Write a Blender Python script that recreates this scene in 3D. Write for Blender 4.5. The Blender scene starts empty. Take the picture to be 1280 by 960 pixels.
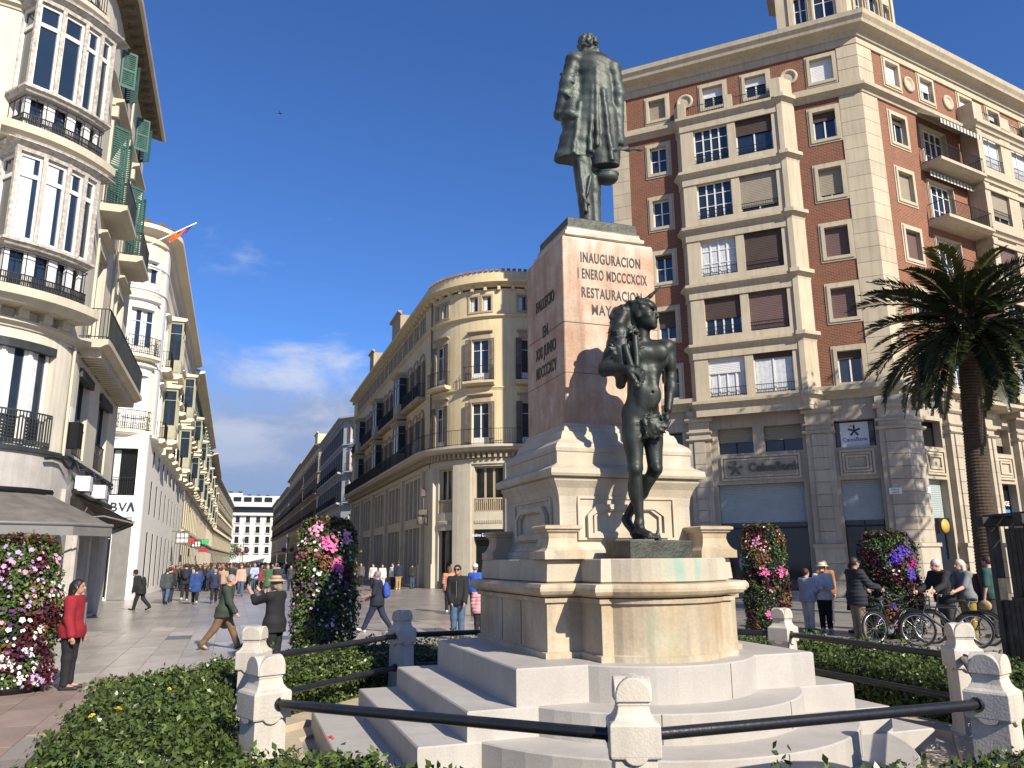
import bpy, math, random
import numpy as np
from mathutils import Vector, Matrix
random.seed(7); RNG = np.random.default_rng(7)
sc = bpy.context.scene; COL = sc.collection
R = math.radians; PI = math.pi
# ---------------------------------------------------------------- camera, sky, sun, exposure
cam = bpy.data.objects.new('camera', bpy.data.cameras.new('camera')); COL.objects.link(cam)
cam.data.lens = 27.466; cam.data.sensor_width = 36; cam.data.clip_start = .1; cam.data.clip_end = 4000
cam.matrix_world = Matrix.Translation((0, 0, 1.9)) @ Matrix.Rotation(R(90+12.63), 4, 'X') @ Matrix.Rotation(R(-.53), 4, 'Z')
sc.camera = cam
SUN_AZ, SUN_EL = 144, 33          # clockwise from +Y, above the horizon
world = bpy.data.worlds.new('World'); sc.world = world; world.use_nodes = True
CLOUD_LOC = (5.2, 2.2, 1.1)
def world_sky():
    nt = world.node_tree; N = nt.nodes; N.clear(); L = nt.links.new
    out = N.new('ShaderNodeOutputWorld'); bg = N.new('ShaderNodeBackground')
    sky = N.new('ShaderNodeTexSky'); sky.sky_type = 'NISHITA'; sky.sun_disc = False
    sky.sun_elevation = R(SUN_EL); sky.sun_rotation = R(SUN_AZ)
    sky.altitude = 0; sky.air_density = 1.0; sky.dust_density = .25; sky.ozone_density = 6.0
    tc = N.new('ShaderNodeTexCoord'); sep = N.new('ShaderNodeSeparateXYZ'); L(tc.outputs['Generated'], sep.inputs[0])
    def noise(loc, scl, s, det, rg, dist, rot=0):
        mp = N.new('ShaderNodeMapping'); mp.inputs['Scale'].default_value = scl; mp.inputs['Location'].default_value = loc; mp.inputs['Rotation'].default_value = (0, 0, R(rot)); L(tc.outputs['Generated'], mp.inputs[0])
        n = N.new('ShaderNodeTexNoise'); n.inputs['Scale'].default_value = s; n.inputs['Detail'].default_value = det; n.inputs['Roughness'].default_value = rg; n.inputs['Distortion'].default_value = dist
        L(mp.outputs[0], n.inputs['Vector']); return n.outputs['Fac']
    def rng(v, a, b, c, d, mode='LINEAR'):
        m = N.new('ShaderNodeMapRange'); m.interpolation_type = mode
        for i, x in enumerate((a, b, c, d)): m.inputs[i+1].default_value = x
        L(v, m.inputs[0]); return m.outputs[0]
    def math_(op, a, b):
        m = N.new('ShaderNodeMath'); m.operation = op
        for i, x in enumerate((a, b)):
            if hasattr(x, 'links'): L(x, m.inputs[i])
            else: m.inputs[i].default_value = x
        return m.outputs[0]
    def mix(f, a, b, mode='MIX'):
        m = N.new('ShaderNodeMix'); m.data_type = 'RGBA'; m.blend_type = mode
        for i, x in ((0, f), (6, a), (7, b)):
            if hasattr(x, 'links'): L(x, m.inputs[i])
            elif i == 0: m.inputs[0].default_value = x
            else: m.inputs[i].default_value = (*x, 1)
        return m.outputs[2]
    blue = mix(1.0, sky.outputs[0], (.66, .91, 1.27), 'MULTIPLY')
    # a soft bank of cloud all round the horizon, thicker low down, and brighter puffs along its upper edge
    n1 = noise(CLOUD_LOC, (1, 1, 2.2), 2.4, 6, .5, .2); n2 = noise((2.3, .4, 1.7), (1, 1, 2.4), 5.5, 7, .58, .35, -36.5)
    low = rng(sep.outputs['Z'], .0, .5, .58, -.46)
    bank = rng(math_('ADD', n1, low), .50, .78, 0, .86, 'SMOOTHSTEP')
    puff = math_('MULTIPLY', rng(math_('ADD', n2, rng(sep.outputs['Z'], .12, .5, .14, -.26)), .5, .74, 0, .85, 'SMOOTHSTEP'), rng(sep.outputs['Z'], .08, .2, .1, 1))
    c1 = mix(bank, blue, mix(rng(sep.outputs['Z'], .0, .33, 0, 1), (1.7, 2.25, 3.6), (3.4, 3.85, 5.1)))
    fin = mix(puff, c1, (5.4, 5.7, 6.6))
    L(fin, bg.inputs[0]); bg.inputs[1].default_value = .084
    L(bg.outputs[0], out.inputs[0])
world_sky()
sun = bpy.data.objects.new('sun', bpy.data.lights.new('sun', 'SUN')); COL.objects.link(sun)
sun.data.energy = 5.0; sun.data.angle = R(.5); sun.data.color = (1, .91, .76)
_sd = Vector((math.sin(R(SUN_AZ))*math.cos(R(SUN_EL)), math.cos(R(SUN_AZ))*math.cos(R(SUN_EL)), math.sin(R(SUN_EL))))
sun.rotation_euler = _sd.to_track_quat('Z', 'Y').to_euler()
vs = sc.view_settings; sc.display_settings.display_device = 'sRGB'
vs.view_transform = 'Standard'; vs.look = 'None'; vs.exposure = .6; vs.gamma = 1; vs.use_curve_mapping = False
sc.cycles.use_denoising = True
sc.cycles.max_bounces = 6; sc.cycles.diffuse_bounces = 3; sc.cycles.glossy_bounces = 3; sc.cycles.transparent_max_bounces = 6
# ---------------------------------------------------------------- materials
def M(name, col, rough=.8, col2=None, scale=2.0, fine=40., var=.12, bump=0., bscale=None, metal=0., spec=.5, streak=0., island=0., joints=None, objvar=0.):
    """principled material: col / col2 mixed by a stain noise, a fine grain, optional bump, vertical streaks, block joints"""
    m = bpy.data.materials.new(name); m.use_nodes = True; nt = m.node_tree; N = nt.nodes; L = nt.links.new
    b = N['Principled BSDF']; b.inputs['Roughness'].default_value = rough; b.inputs['Metallic'].default_value = metal
    b.inputs['Specular IOR Level'].default_value = spec
    tc = N.new('ShaderNodeTexCoord')
    def noise(s, det=4, vec=None, rg=.55):
        n = N.new('ShaderNodeTexNoise'); n.inputs['Scale'].default_value = s; n.inputs['Detail'].default_value = det; n.inputs['Roughness'].default_value = rg
        L(vec or tc.outputs['Object'], n.inputs['Vector']); return n.outputs['Fac']
    def mixc(f, a, c, mode='MIX'):
        x = N.new('ShaderNodeMix'); x.data_type = 'RGBA'; x.blend_type = mode
        for i, v in ((0, f), (6, a), (7, c)):
            if hasattr(v, 'links'): L(v, x.inputs[i])
            elif i == 0: x.inputs[0].default_value = v
            else: x.inputs[i].default_value = (*v[:3], 1)
        return x.outputs[2]
    def ramp(f, a, c):
        x = N.new('ShaderNodeMapRange'); x.inputs[1].default_value = a; x.inputs[2].default_value = c; L(f, x.inputs[0]); return x.outputs[0]
    c2 = col2 or tuple(v*(1-var*2) for v in col)
    out = mixc(ramp(noise(scale, 5), .35, .68), col, c2)
    if streak:
        mp = N.new('ShaderNodeMapping'); mp.inputs['Scale'].default_value = (1, 1, .08); L(tc.outputs['Object'], mp.inputs[0])
        out = mixc(ramp(noise(6, 5, mp.outputs[0]), .45, .75), out, tuple(v*(1-streak) for v in col))
    g = ramp(noise(fine, 3), .3, .7)
    out = mixc(g, out, mixc(1.0, out, (1-var,)*3, 'MULTIPLY'))
    if island:
        ge = N.new('ShaderNodeNewGeometry'); x = N.new('ShaderNodeMapRange'); x.inputs[3].default_value = 1-island; x.inputs[4].default_value = 1+island*.8
        L(ge.outputs['Random Per Island'], x.inputs[0]); cc = N.new('ShaderNodeCombineColor')
        for i in range(3): L(x.outputs[0], cc.inputs[i])
        out = mixc(1.0, out, cc.outputs[0], 'MULTIPLY')
    if objvar:
        oi = N.new('ShaderNodeObjectInfo'); x = N.new('ShaderNodeMapRange'); x.inputs[3].default_value = 1-objvar; x.inputs[4].default_value = 1+objvar*.6
        L(oi.outputs['Random'], x.inputs[0]); cc = N.new('ShaderNodeCombineColor')
        for i in range(3): L(x.outputs[0], cc.inputs[i])
        out = mixc(1.0, out, cc.outputs[0], 'MULTIPLY')
    if joints:   # (angle of the facade, block length, block height, joint size, joint colour, tone spread)
        an, bw, bh, js, jc, sp = joints
        vr = N.new('ShaderNodeVectorRotate'); vr.rotation_type = 'Z_AXIS'; vr.inputs['Angle'].default_value = -an; L(tc.outputs['Object'], vr.inputs['Vector'])
        s2 = N.new('ShaderNodeSeparateXYZ'); L(vr.outputs[0], s2.inputs[0]); c3 = N.new('ShaderNodeCombineXYZ'); L(s2.outputs[0], c3.inputs[0]); L(s2.outputs[2], c3.inputs[1])
        br = N.new('ShaderNodeTexBrick'); L(c3.outputs[0], br.inputs['Vector']); br.inputs['Scale'].default_value = 1
        br.inputs['Brick Width'].default_value = bw; br.inputs['Row Height'].default_value = bh; br.inputs['Mortar Size'].default_value = js
        br.inputs['Color1'].default_value = (1, 1, 1, 1); br.inputs['Color2'].default_value = (1-sp, 1-sp, 1-sp, 1); br.inputs['Mortar'].default_value = (1, 1, 1, 1)
        out = mixc(1.0, out, br.outputs['Color'], 'MULTIPLY'); out = mixc(br.outputs['Fac'], out, jc)
    L(out, b.inputs['Base Color'])
    if bump:
        bp = N.new('ShaderNodeBump'); bp.inputs['Strength'].default_value = bump; bp.inputs['Distance'].default_value = .02
        L(noise(bscale or fine, 5), bp.inputs['Height']); L(bp.outputs[0], b.inputs['Normal'])
    return m
MT = {}
def glass(name, col=(.02, .03, .045), rough=.06):
    m = M(name, col, rough, var=.1, scale=.8, fine=3, spec=.8); return m
# ---------------------------------------------------------------- mesh builder
class MB:
    def __init__(s): s.v = []; s.f = []; s.mi = []; s.sm = []
    def add(s, vs, fs, mi=0, sm=False):
        o = len(s.v); s.v += [tuple(v) for v in vs]
        for f in fs: s.f.append(tuple(i+o for i in f)); s.mi.append(mi); s.sm.append(sm)
    def box(s, x0, x1, y0, y1, z0, z1, mi=0):
        s.add([(x0,y0,z0),(x1,y0,z0),(x1,y1,z0),(x0,y1,z0),(x0,y0,z1),(x1,y0,z1),(x1,y1,z1),(x0,y1,z1)],
              [(0,3,2,1),(4,5,6,7),(0,1,5,4),(1,2,6,5),(2,3,7,6),(3,0,4,7)], mi)
    def hexa(s, p, mi=0):      # 8 points ordered like a box
        s.add(p, [(0,3,2,1),(4,5,6,7),(0,1,5,4),(1,2,6,5),(2,3,7,6),(3,0,4,7)], mi)
    def tube(s, pts, r, n=8, mi=0, sm=True, flat=1.):
        pts = [Vector(p) for p in pts]; rs = r if isinstance(r, (list, tuple)) else [r]*len(pts)
        vs = []; up = None
        for i, p in enumerate(pts):
            t = (pts[min(i+1, len(pts)-1)]-pts[max(i-1, 0)]).normalized()
            if up is None: up = Vector((0, 0, 1)) if abs(t.z) < .9 else Vector((1, 0, 0))
            a = t.cross(up).normalized(); b = a.cross(t).normalized(); up = b
            vs += [p+(a*math.cos(2*PI*k/n)+b*math.sin(2*PI*k/n)*flat)*rs[i] for k in range(n)]
        fs = [(i*n+k, i*n+(k+1) % n, (i+1)*n+(k+1) % n, (i+1)*n+k) for i in range(len(pts)-1) for k in range(n)]
        s.add(vs, fs, mi, sm); s.add(vs[:n], [tuple(range(n))[::-1]], mi); s.add(vs[-n:], [tuple(range(n))], mi)
    def lathe(s, prof, n=20, c=(0, 0, 0), mi=0, sm=True, sx=1, sy=1):
        vs = [(c[0]+r*math.cos(2*PI*k/n)*sx, c[1]+r*math.sin(2*PI*k/n)*sy, c[2]+z) for r, z in prof for k in range(n)]
        fs = [(i*n+k, i*n+(k+1) % n, (i+1)*n+(k+1) % n, (i+1)*n+k) for i in range(len(prof)-1) for k in range(n)]
        s.add(vs, fs, mi, sm); s.add(vs[:n], [tuple(range(n))[::-1]], mi); s.add(vs[-n:], [tuple(range(n))], mi)
    def plan(s, pts, prof, mi=0, cap=True):
        """sweep a profile [(outward offset, z)] round a closed counter-clockwise plan polygon"""
        n = len(pts); P = [Vector(p) for p in pts]; mit = []
        for i in range(n):
            a = (P[i]-P[i-1]).normalized(); b = (P[(i+1) % n]-P[i]).normalized()
            na = Vector((a.y, -a.x)); nb = Vector((b.y, -b.x)); mm = na+nb; mit.append(mm/max(.3, (1+na.dot(nb))))
        vs = [(P[i].x+mit[i].x*o, P[i].y+mit[i].y*o, z) for o, z in prof for i in range(n)]
        fs = [(j*n+i, j*n+(i+1) % n, (j+1)*n+(i+1) % n, (j+1)*n+i) for j in range(len(prof)-1) for i in range(n)]
        s.add(vs, fs, mi)
        if cap: s.add(vs[:n], [tuple(range(n))[::-1]], mi); s.add(vs[-n:], [tuple(range(n))], mi)
    def mesh(s, name, mats):
        me = bpy.data.meshes.new(name); me.from_pydata(s.v, [], s.f)
        for m in (mats if isinstance(mats, (list, tuple)) else [mats]): me.materials.append(m)
        me.polygons.foreach_set('material_index', s.mi); me.polygons.foreach_set('use_smooth', s.sm); me.update(); return me
    def build(s, name, mats, parent=None, loc=None, rz=0, bevel=0):
        return link(name, s.mesh(name, mats), parent, loc, rz, bevel)
def link(name, me, parent=None, loc=None, rz=0, bevel=0):
    o = bpy.data.objects.new(name, me); COL.objects.link(o)
    if parent: o.parent = parent
    if loc is not None: o.location = loc
    if rz: o.rotation_euler = (0, 0, rz)
    if bevel:
        b = o.modifiers.new('edge', 'BEVEL'); b.width = bevel; b.segments = 2; b.limit_method = 'ANGLE'; b.angle_limit = R(35)
    return o
def tag(o, label=None, cat=None, group=None, kind=None):
    if label: o['label'] = label
    if cat: o['category'] = cat
    if group: o['group'] = group
    if kind: o['kind'] = kind
    return o
def empty(name, loc, label, cat, group=None, rz=0):
    o = bpy.data.objects.new(name, None); COL.objects.link(o); o.location = loc; o.rotation_euler = (0, 0, rz); o.empty_display_size = .2
    return tag(o, label, cat, group)
def npmesh(name, V, F4, mats, mi=None, smooth=False):
    """mesh from numpy vertices and faces of one size"""
    me = bpy.data.meshes.new(name); k = F4.shape[1]
    me.vertices.add(len(V)); me.vertices.foreach_set('co', np.ascontiguousarray(V, np.float32).ravel())
    me.loops.add(F4.size); me.loops.foreach_set('vertex_index', np.ascontiguousarray(F4, np.int32).ravel())
    me.polygons.add(len(F4)); me.polygons.foreach_set('loop_start', np.arange(0, F4.size, k, dtype=np.int32))
    for m in (mats if isinstance(mats, (list, tuple)) else [mats]): me.materials.append(m)
    if mi is not None: me.polygons.foreach_set('material_index', np.ascontiguousarray(mi, np.int32))
    if smooth: me.polygons.foreach_set('use_smooth', np.ones(len(F4), bool))
    me.update(calc_edges=True); me.validate(); return me
def letters(name, text, size, mat, parent, loc, rot, depth=.02, sx=1., align='CENTER', space=1.0, thick=0., fit=0):
    c = bpy.data.curves.new(name, 'FONT'); c.body = text; c.size = size; c.align_x = align; c.extrude = depth; c.space_character = space; c.offset = thick
    o = bpy.data.objects.new('tmp', c); COL.objects.link(o)
    dg = bpy.context.evaluated_depsgraph_get(); dg.update()
    me = bpy.data.meshes.new_from_object(o.evaluated_get(dg)); bpy.data.objects.remove(o)
    me.materials.clear(); me.materials.append(mat); me.name = name
    if fit: xs = [v.co.x for v in me.vertices]; sx = fit/(max(xs)-min(xs))
    for v in me.vertices: v.co.x *= sx
    q = link(name, me, parent, loc); q.rotation_euler = rot; return q
# ---------------------------------------------------------------- facades
class Path:
    """plan polyline seen from outside left to right; P(u, d) is the point u along it and d out from it"""
    def __init__(s, pts):
        s.p = [Vector(q) for q in pts]; s.u = [0]
        for a, b in zip(s.p, s.p[1:]): s.u.append(s.u[-1]+(b-a).length)
        s.t = [(b-a).normalized() for a, b in zip(s.p, s.p[1:])]; s.n = [Vector((t.y, -t.x)) for t in s.t]
    def seg(s, u):
        for i in range(len(s.t)):
            if u <= s.u[i+1]+1e-6: return i
        return len(s.t)-1
    def P(s, u, d=0, z=0):
        for i in range(1, len(s.u)-1):
            if abs(u-s.u[i]) < 1e-4:
                m = (s.n[i-1]+s.n[i])/(1+s.n[i-1].dot(s.n[i])); q = s.p[i]+m*d; return (q.x, q.y, z)
        i = s.seg(u); q = s.p[i]+s.t[i]*(u-s.u[i])+s.n[i]*d; return (q.x, q.y, z)
    def rz(s, u): t = s.t[s.seg(u)]; return math.atan2(t.y, t.x)
    def stops(s, a, b): return [a]+[x for x in s.u if a+1e-3 < x < b-1e-3]+[b]
def sweep(mb, pa, u0, u1, prof, mi=0, cap=True):
    st = pa.stops(u0, u1); k = len(prof)
    vs = [pa.P(u, d, z) for u in st for d, z in prof]
    fs = [(i*k+j, (i+1)*k+j, (i+1)*k+(j+1) % k, i*k+(j+1) % k) for i in range(len(st)-1) for j in range(k)]
    mb.add(vs, fs, mi)
    if cap: mb.add(vs[:k], [tuple(range(k))], mi); mb.add(vs[-k:], [tuple(range(k))[::-1]], mi)
def pbox(mb, pa, u0, u1, d0, d1, z0, z1, mi=0): sweep(mb, pa, u0, u1, [(d0, z0), (d1, z0), (d1, z1), (d0, z1)], mi)
def wall(mb, pa, u0, u1, z0, z1, ops, depth=.25, d=0, mi=0, rmi=None):
    rmi = mi if rmi is None else rmi
    us = sorted(set([round(x, 4) for x in pa.stops(u0, u1)]+[round(x, 4) for o in ops for x in o[:2] if u0 < x < u1]))
    for a, b in zip(us, us[1:]):
        c = (a+b)/2; zs = z0
        for o in sorted([o for o in ops if o[0] < c < o[1]], key=lambda o: o[2]):
            if o[2] > zs: mb.add([pa.P(a, d, zs), pa.P(b, d, zs), pa.P(b, d, o[2]), pa.P(a, d, o[2])], [(0, 1, 2, 3)], mi)
            for z in (o[2], o[3]): mb.add([pa.P(a, d, z), pa.P(b, d, z), pa.P(b, d-depth, z), pa.P(a, d-depth, z)], [(0, 1, 2, 3)], rmi)
            zs = o[3]
        if zs < z1: mb.add([pa.P(a, d, zs), pa.P(b, d, zs), pa.P(b, d, z1), pa.P(a, d, z1)], [(0, 1, 2, 3)], mi)
    for o in ops:
        for u in o[:2]: mb.add([pa.P(u, d, o[2]), pa.P(u, d-depth, o[2]), pa.P(u, d-depth, o[3]), pa.P(u, d, o[3])], [(0, 1, 2, 3)], rmi)
def frame(mb, pa, o, w, d0, d1, mi=0, sill=None):
    """stone surround round an opening"""
    a, b, z0, z1 = o; s = w if sill is None else sill
    pbox(mb, pa, a-w, a, d0, d1, z0-s, z1+w, mi); pbox(mb, pa, b, b+w, d0, d1, z0-s, z1+w, mi)
    pbox(mb, pa, a, b, d0, d1-.003, z1, z1+w, mi)
    if s > 0: pbox(mb, pa, a, b, d0, d1-.003, z0-s, z0, mi)
# ---------------------------------------------------------------- windows (built once per kind, copied afterwards)
_WIN = {}
def win_tree(w, h, cols=2, rows=(.5,), fw=.06, bar=.035, fmat='white', blind=0., bmat='blind', rail=0., shut=0., smat='shutter', gmat='glass', solid=0., curtain=0.):
    """local frame: x along the wall, y into it, z up; returns (name, mesh, offset, children)"""
    key = (round(w, 2), round(h, 2), cols, tuple(rows), fw, bar, fmat, round(blind, 2), bmat, rail, shut, smat, gmat, solid, curtain)
    if key in _WIN: return _WIN[key]
    f = MB(); x0, x1 = -w/2, w/2
    f.box(x0, x0+fw, -.03, .05, 0, h); f.box(x1-fw, x1, -.03, .05, 0, h); f.box(x0+fw, x1-fw, -.03, .05, 0, fw); f.box(x0+fw, x1-fw, -.03, .05, h-fw, h)
    kids = []; cw = (w-2*fw)/cols
    for i in range(1, cols):
        c = x0+fw+cw*i; f.box(c-fw*.65, c+fw*.65, -.028, .05, fw, h-fw)
    for r in rows: f.box(x0+fw, x1-fw, -.024, .03, h*r-bar/2, h*r+bar/2)
    if solid:
        for i in range(cols): f.box(x0+fw+cw*i+.04, x0+fw+cw*(i+1)-.04, -.015, .03, fw, h*solid)
    zb = h*solid if solid else fw
    for i in range(cols):
        p = MB(); a = x0+fw+cw*i; p.box(a, a+cw, .02, .035, zb, h-fw); kids.append(('pane', p.mesh('pane', MT[gmat]), (0, 0, 0), []))
        if curtain:
            cu = MB(); n = 7; vs = []
            for j in range(n+1):
                t = a+.02+(cw-.04)*curtain*j/n; yy = .012+.005*(j % 2); vs += [(t, yy, zb+.02), (t, yy, h-fw-.01)]
            cu.add(vs, [(2*j, 2*j+2, 2*j+3, 2*j+1) for j in range(n)]); kids.append(('curtain', cu.mesh('curtain', MT['curtain']), (0, 0, 0), []))
    if blind:
        b = MB(); bz = h*(1-blind); n = max(2, int(h*blind/.09))
        for j in range(n):
            za = bz+(h-bz)*j/n; zc = bz+(h-bz)*(j+1)/n; b.add([(x0+.01, -.045, za), (x1-.01, -.045, za), (x1-.01, -.058, (za+zc)/2), (x0+.01, -.058, (za+zc)/2), (x1-.01, -.045, zc), (x0+.01, -.045, zc)], [(0, 1, 2, 3), (3, 2, 4, 5)])
        b.box(x0+.01, x1-.01, -.07, -.03, bz-.04, bz); kids.append(('roller_blind', b.mesh('roller_blind', MT[bmat]), (0, 0, 0), []))
    if rail:
        kids.append(('railing', rail_mesh(w+.12, .16, rail, max(6, int(w/.11))), (0, -.17, 0), []))
    if shut:
        sw = shut
        for sg in (-1, 1):
            s = MB(); a = sg*(w/2+.02); b = sg*(w/2+.02+sw)
            lo, hi = min(a, b), max(a, b)
            s.box(lo, lo+.05, -.33, -.29, 0, h); s.box(hi-.05, hi, -.33, -.29, 0, h)
            for z in (0, h*.5-.04, h-.08): s.box(lo+.05, hi-.05, -.328, -.292, z, z+.08)
            n = int(h/.085)
            for j in range(n):
                z = .08+(h-.16)*j/n; s.add([(lo+.05, -.325, z), (hi-.05, -.325, z), (hi-.05, -.297, z+.07), (lo+.05, -.297, z+.07)], [(0, 1, 2, 3)])
            kids.append(('shutter', s.mesh('shutter', MT[smat]), (0, 0, 0), []))
    t = ('window', f.mesh('window', MT[fmat]), (0, 0, 0), kids); _WIN[key] = t; return t
def rail_mesh(w, d, h, n, mat='iron', curl=False, solid=False, t=.014):
    """iron balcony railing: origin at its front's bottom middle, returns back to the wall at +y"""
    m = MB(); x0, x1 = -w/2, w/2; y1 = d
    for z in (.05, h-.03):
        m.box(x0, x1, -.015, .015, z, z+.03); m.box(x0-.015, x0+.015, .015, y1, z, z+.03); m.box(x1-.015, x1+.015, .015, y1, z, z+.03)
    for i in range(n+1):
        x = x0+(x1-x0)*i/n; m.box(x-t/2, x+t/2, -t/2, t/2, .08, h-.03)
    k = max(2, int(d/(w/n)))
    for j in range(1, k):
        y = d*j/k
        for x in (x0, x1): m.box(x-t/2, x+t/2, y-t/2, y+t/2, .08, h-.03)
    if curl:
        for i in range(n):
            x = x0+(x1-x0)*(i+.5)/n; rr = (x1-x0)/n*.45
            for zc in (h*.25, h*.5, h*.75):
                m.tube([(x+rr*math.cos(a*PI/4), 0, zc+rr*1.1*math.sin(a*PI/4)) for a in range(9)], .012, 4, sm=False)
    return m.mesh('railing', MT[mat])
def inst(tree, parent, loc, rz=0, name=None):
    o = link(name or tree[0], tree[1], parent, loc, rz)
    for k in tree[3]: inst(k, o, k[2])
    return o
def put_win(pa, root, o, depth, tree_args, d=0, z=None):
    a, b, z0, z1 = o; u = (a+b)/2
    dd = d-depth+.06
    x, y, _ = pa.P(u, dd)
    t = win_tree(b-a-.004, z1-z0-.004, **tree_args)
    return inst(t, root, (x, y, z0+.002), pa.rz(u))
def shift(root, pa): pass
# ---------------------------------------------------------------- palette
MT['white'] = M('white_paint', (.74, .72, .67), .5, var=.05, scale=4)
MT['oldwhite'] = M('weathered_white_wood', (.62, .58, .52), .75, (.28, .24, .2), scale=9, var=.2, streak=.25)
MT['glass'] = glass('window_glass', (.018, .03, .05), .05)
MT['glass2'] = glass('shop_glass', (.012, .014, .016), .08)
MT['glassg'] = glass('frosted_glass', (.22, .30, .30), .25)
MT['curtain'] = M('curtain_cloth', (.62, .65, .68), .9, var=.12, scale=5)
MT['blind'] = M('brown_blind', (.07, .045, .035), .6, var=.1)
MT['blindb'] = M('beige_blind', (.30, .26, .19), .6, var=.06)
MT['blindm'] = M('mauve_blind', (.14, .085, .075), .6, var=.08)
MT['blindw'] = M('white_blind', (.66, .66, .66), .6, var=.05)
MT['shutter'] = M('grey_shutter', (.15, .125, .105), .7, var=.15)
MT['shutg'] = M('green_shutter', (.035, .12, .095), .6, var=.15)
MT['shutw'] = M('white_shutter', (.72, .72, .72), .6, var=.05)
MT['iron'] = M('black_iron', (.018, .019, .022), .5, var=.2, metal=.3)
MT['irong'] = M('grey_green_iron', (.045, .055, .058), .55, var=.2, metal=.2)
aL = math.atan2(-.4067, .9135); aR = math.atan2(.5, .866)
MT['brickL'] = M('red_brick', (.235, .066, .028), .85, (.17, .05, .024), scale=1.2, fine=60, var=.12, bump=.25, joints=(aL, .26, .083, .012, (.24, .15, .10), .35))
MT['brickR'] = M('red_brick', (.27, .078, .034), .85, (.20, .06, .028), scale=1.2, fine=60, var=.12, bump=.25, joints=(aR, .26, .083, .012, (.28, .18, .12), .35))
MT['cream'] = M('cream_stone', (.50, .43, .31), .8, (.44, .375, .27), scale=.9, fine=50, var=.07, streak=.26, objvar=.09)
MT['creaml'] = M('cream_stone_blocks', (.46, .40, .31), .8, (.39, .335, .25), scale=1.1, fine=50, var=.09, streak=.26, objvar=.12)
MT['dutti'] = M('yellow_render', (.62, .52, .32), .85, (.54, .44, .27), scale=.7, fine=40, var=.05, streak=.18)
MT['duttit'] = M('ochre_trim', (.40, .32, .215), .85, var=.08, scale=1.2, streak=.2)
MT['duttis'] = M('pale_ashlar', (.50, .455, .36), .8, (.44, .39, .30), scale=1.3, fine=70, var=.09, streak=.15)
MT['shopblack'] = M('black_fascia', (.008, .008, .009), .35, var=.1)
MT['aren'] = M('pale_cream_render', (.64, .60, .50), .88, (.53, .49, .395), scale=.6, fine=40, var=.08, streak=.30)
MT['atrim'] = M('cream_trim', (.56, .51, .40), .85, (.46, .41, .31), scale=1.1, var=.07, streak=.15)
MT['marble'] = M('grey_marble', (.48, .455, .42), .45, (.39, .365, .34), scale=2.6, fine=30, var=.12, streak=.25)
MT['bren'] = M('ivory_render', (.78, .69, .51), .88, (.70, .61, .45), scale=.5, var=.05, streak=.12)
MT['bwhite'] = M('bright_white_render', (.84, .82, .77), .7, var=.03, scale=.8, streak=.06)
MT['greymetal'] = M('grey_metal', (.26, .25, .235), .45, var=.1, metal=.4)
MT['olive'] = M('olive_wood', (.36, .35, .25), .7, var=.12)
MT['awning'] = M('grey_awning_cloth', (.17, .15, .13), .85, (.10, .09, .08), scale=2, var=.15)
MT['blue'] = M('blue_grey_render', (.43, .46, .49), .85, var=.08, scale=.8, streak=.15)
MT['tile'] = M('roof_tile', (.27, .15, .09), .85, var=.2)
MT['navy'] = M('navy_lettering', (.01, .02, .06), .5, var=.05)
MT['wtext'] = M('white_lettering', (.75, .75, .75), .5, var=.02)
MT['eave'] = M('eave_wood', (.19, .145, .095), .85, var=.15)

SD = Vector((-.3305, .9438)); WN = Vector((.9438, .3305))
def S(s, w): return SD*s+WN*w
def lpath(root, pts): return Path([(p[0]-root.location.x, p[1]-root.location.y) for p in pts])
def arc(c, r, a0, a1, n, f):   # f maps an angle to a direction
    return [Vector(c)+Vector(f(R(a0+(a1-a0)*i/n)))*r for i in range(n+1)]
COR = lambda z, h, d: [(0, z), (d*.25, z), (d*.35, z+h*.3), (d*.8, z+h*.55), (d, z+h*.6), (d, z+h), (0, z+h)]     # cornice profile
SLB = lambda z, h, d: [(0, z), (d*.75, z), (d*.9, z+h*.3), (d, z+h*.4), (d, z+h), (0, z+h)]
def part(root, name, mat, fn, bevel=0):
    m = MB(); fn(m); return m.build(name, mat, root, bevel=bevel)

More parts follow.
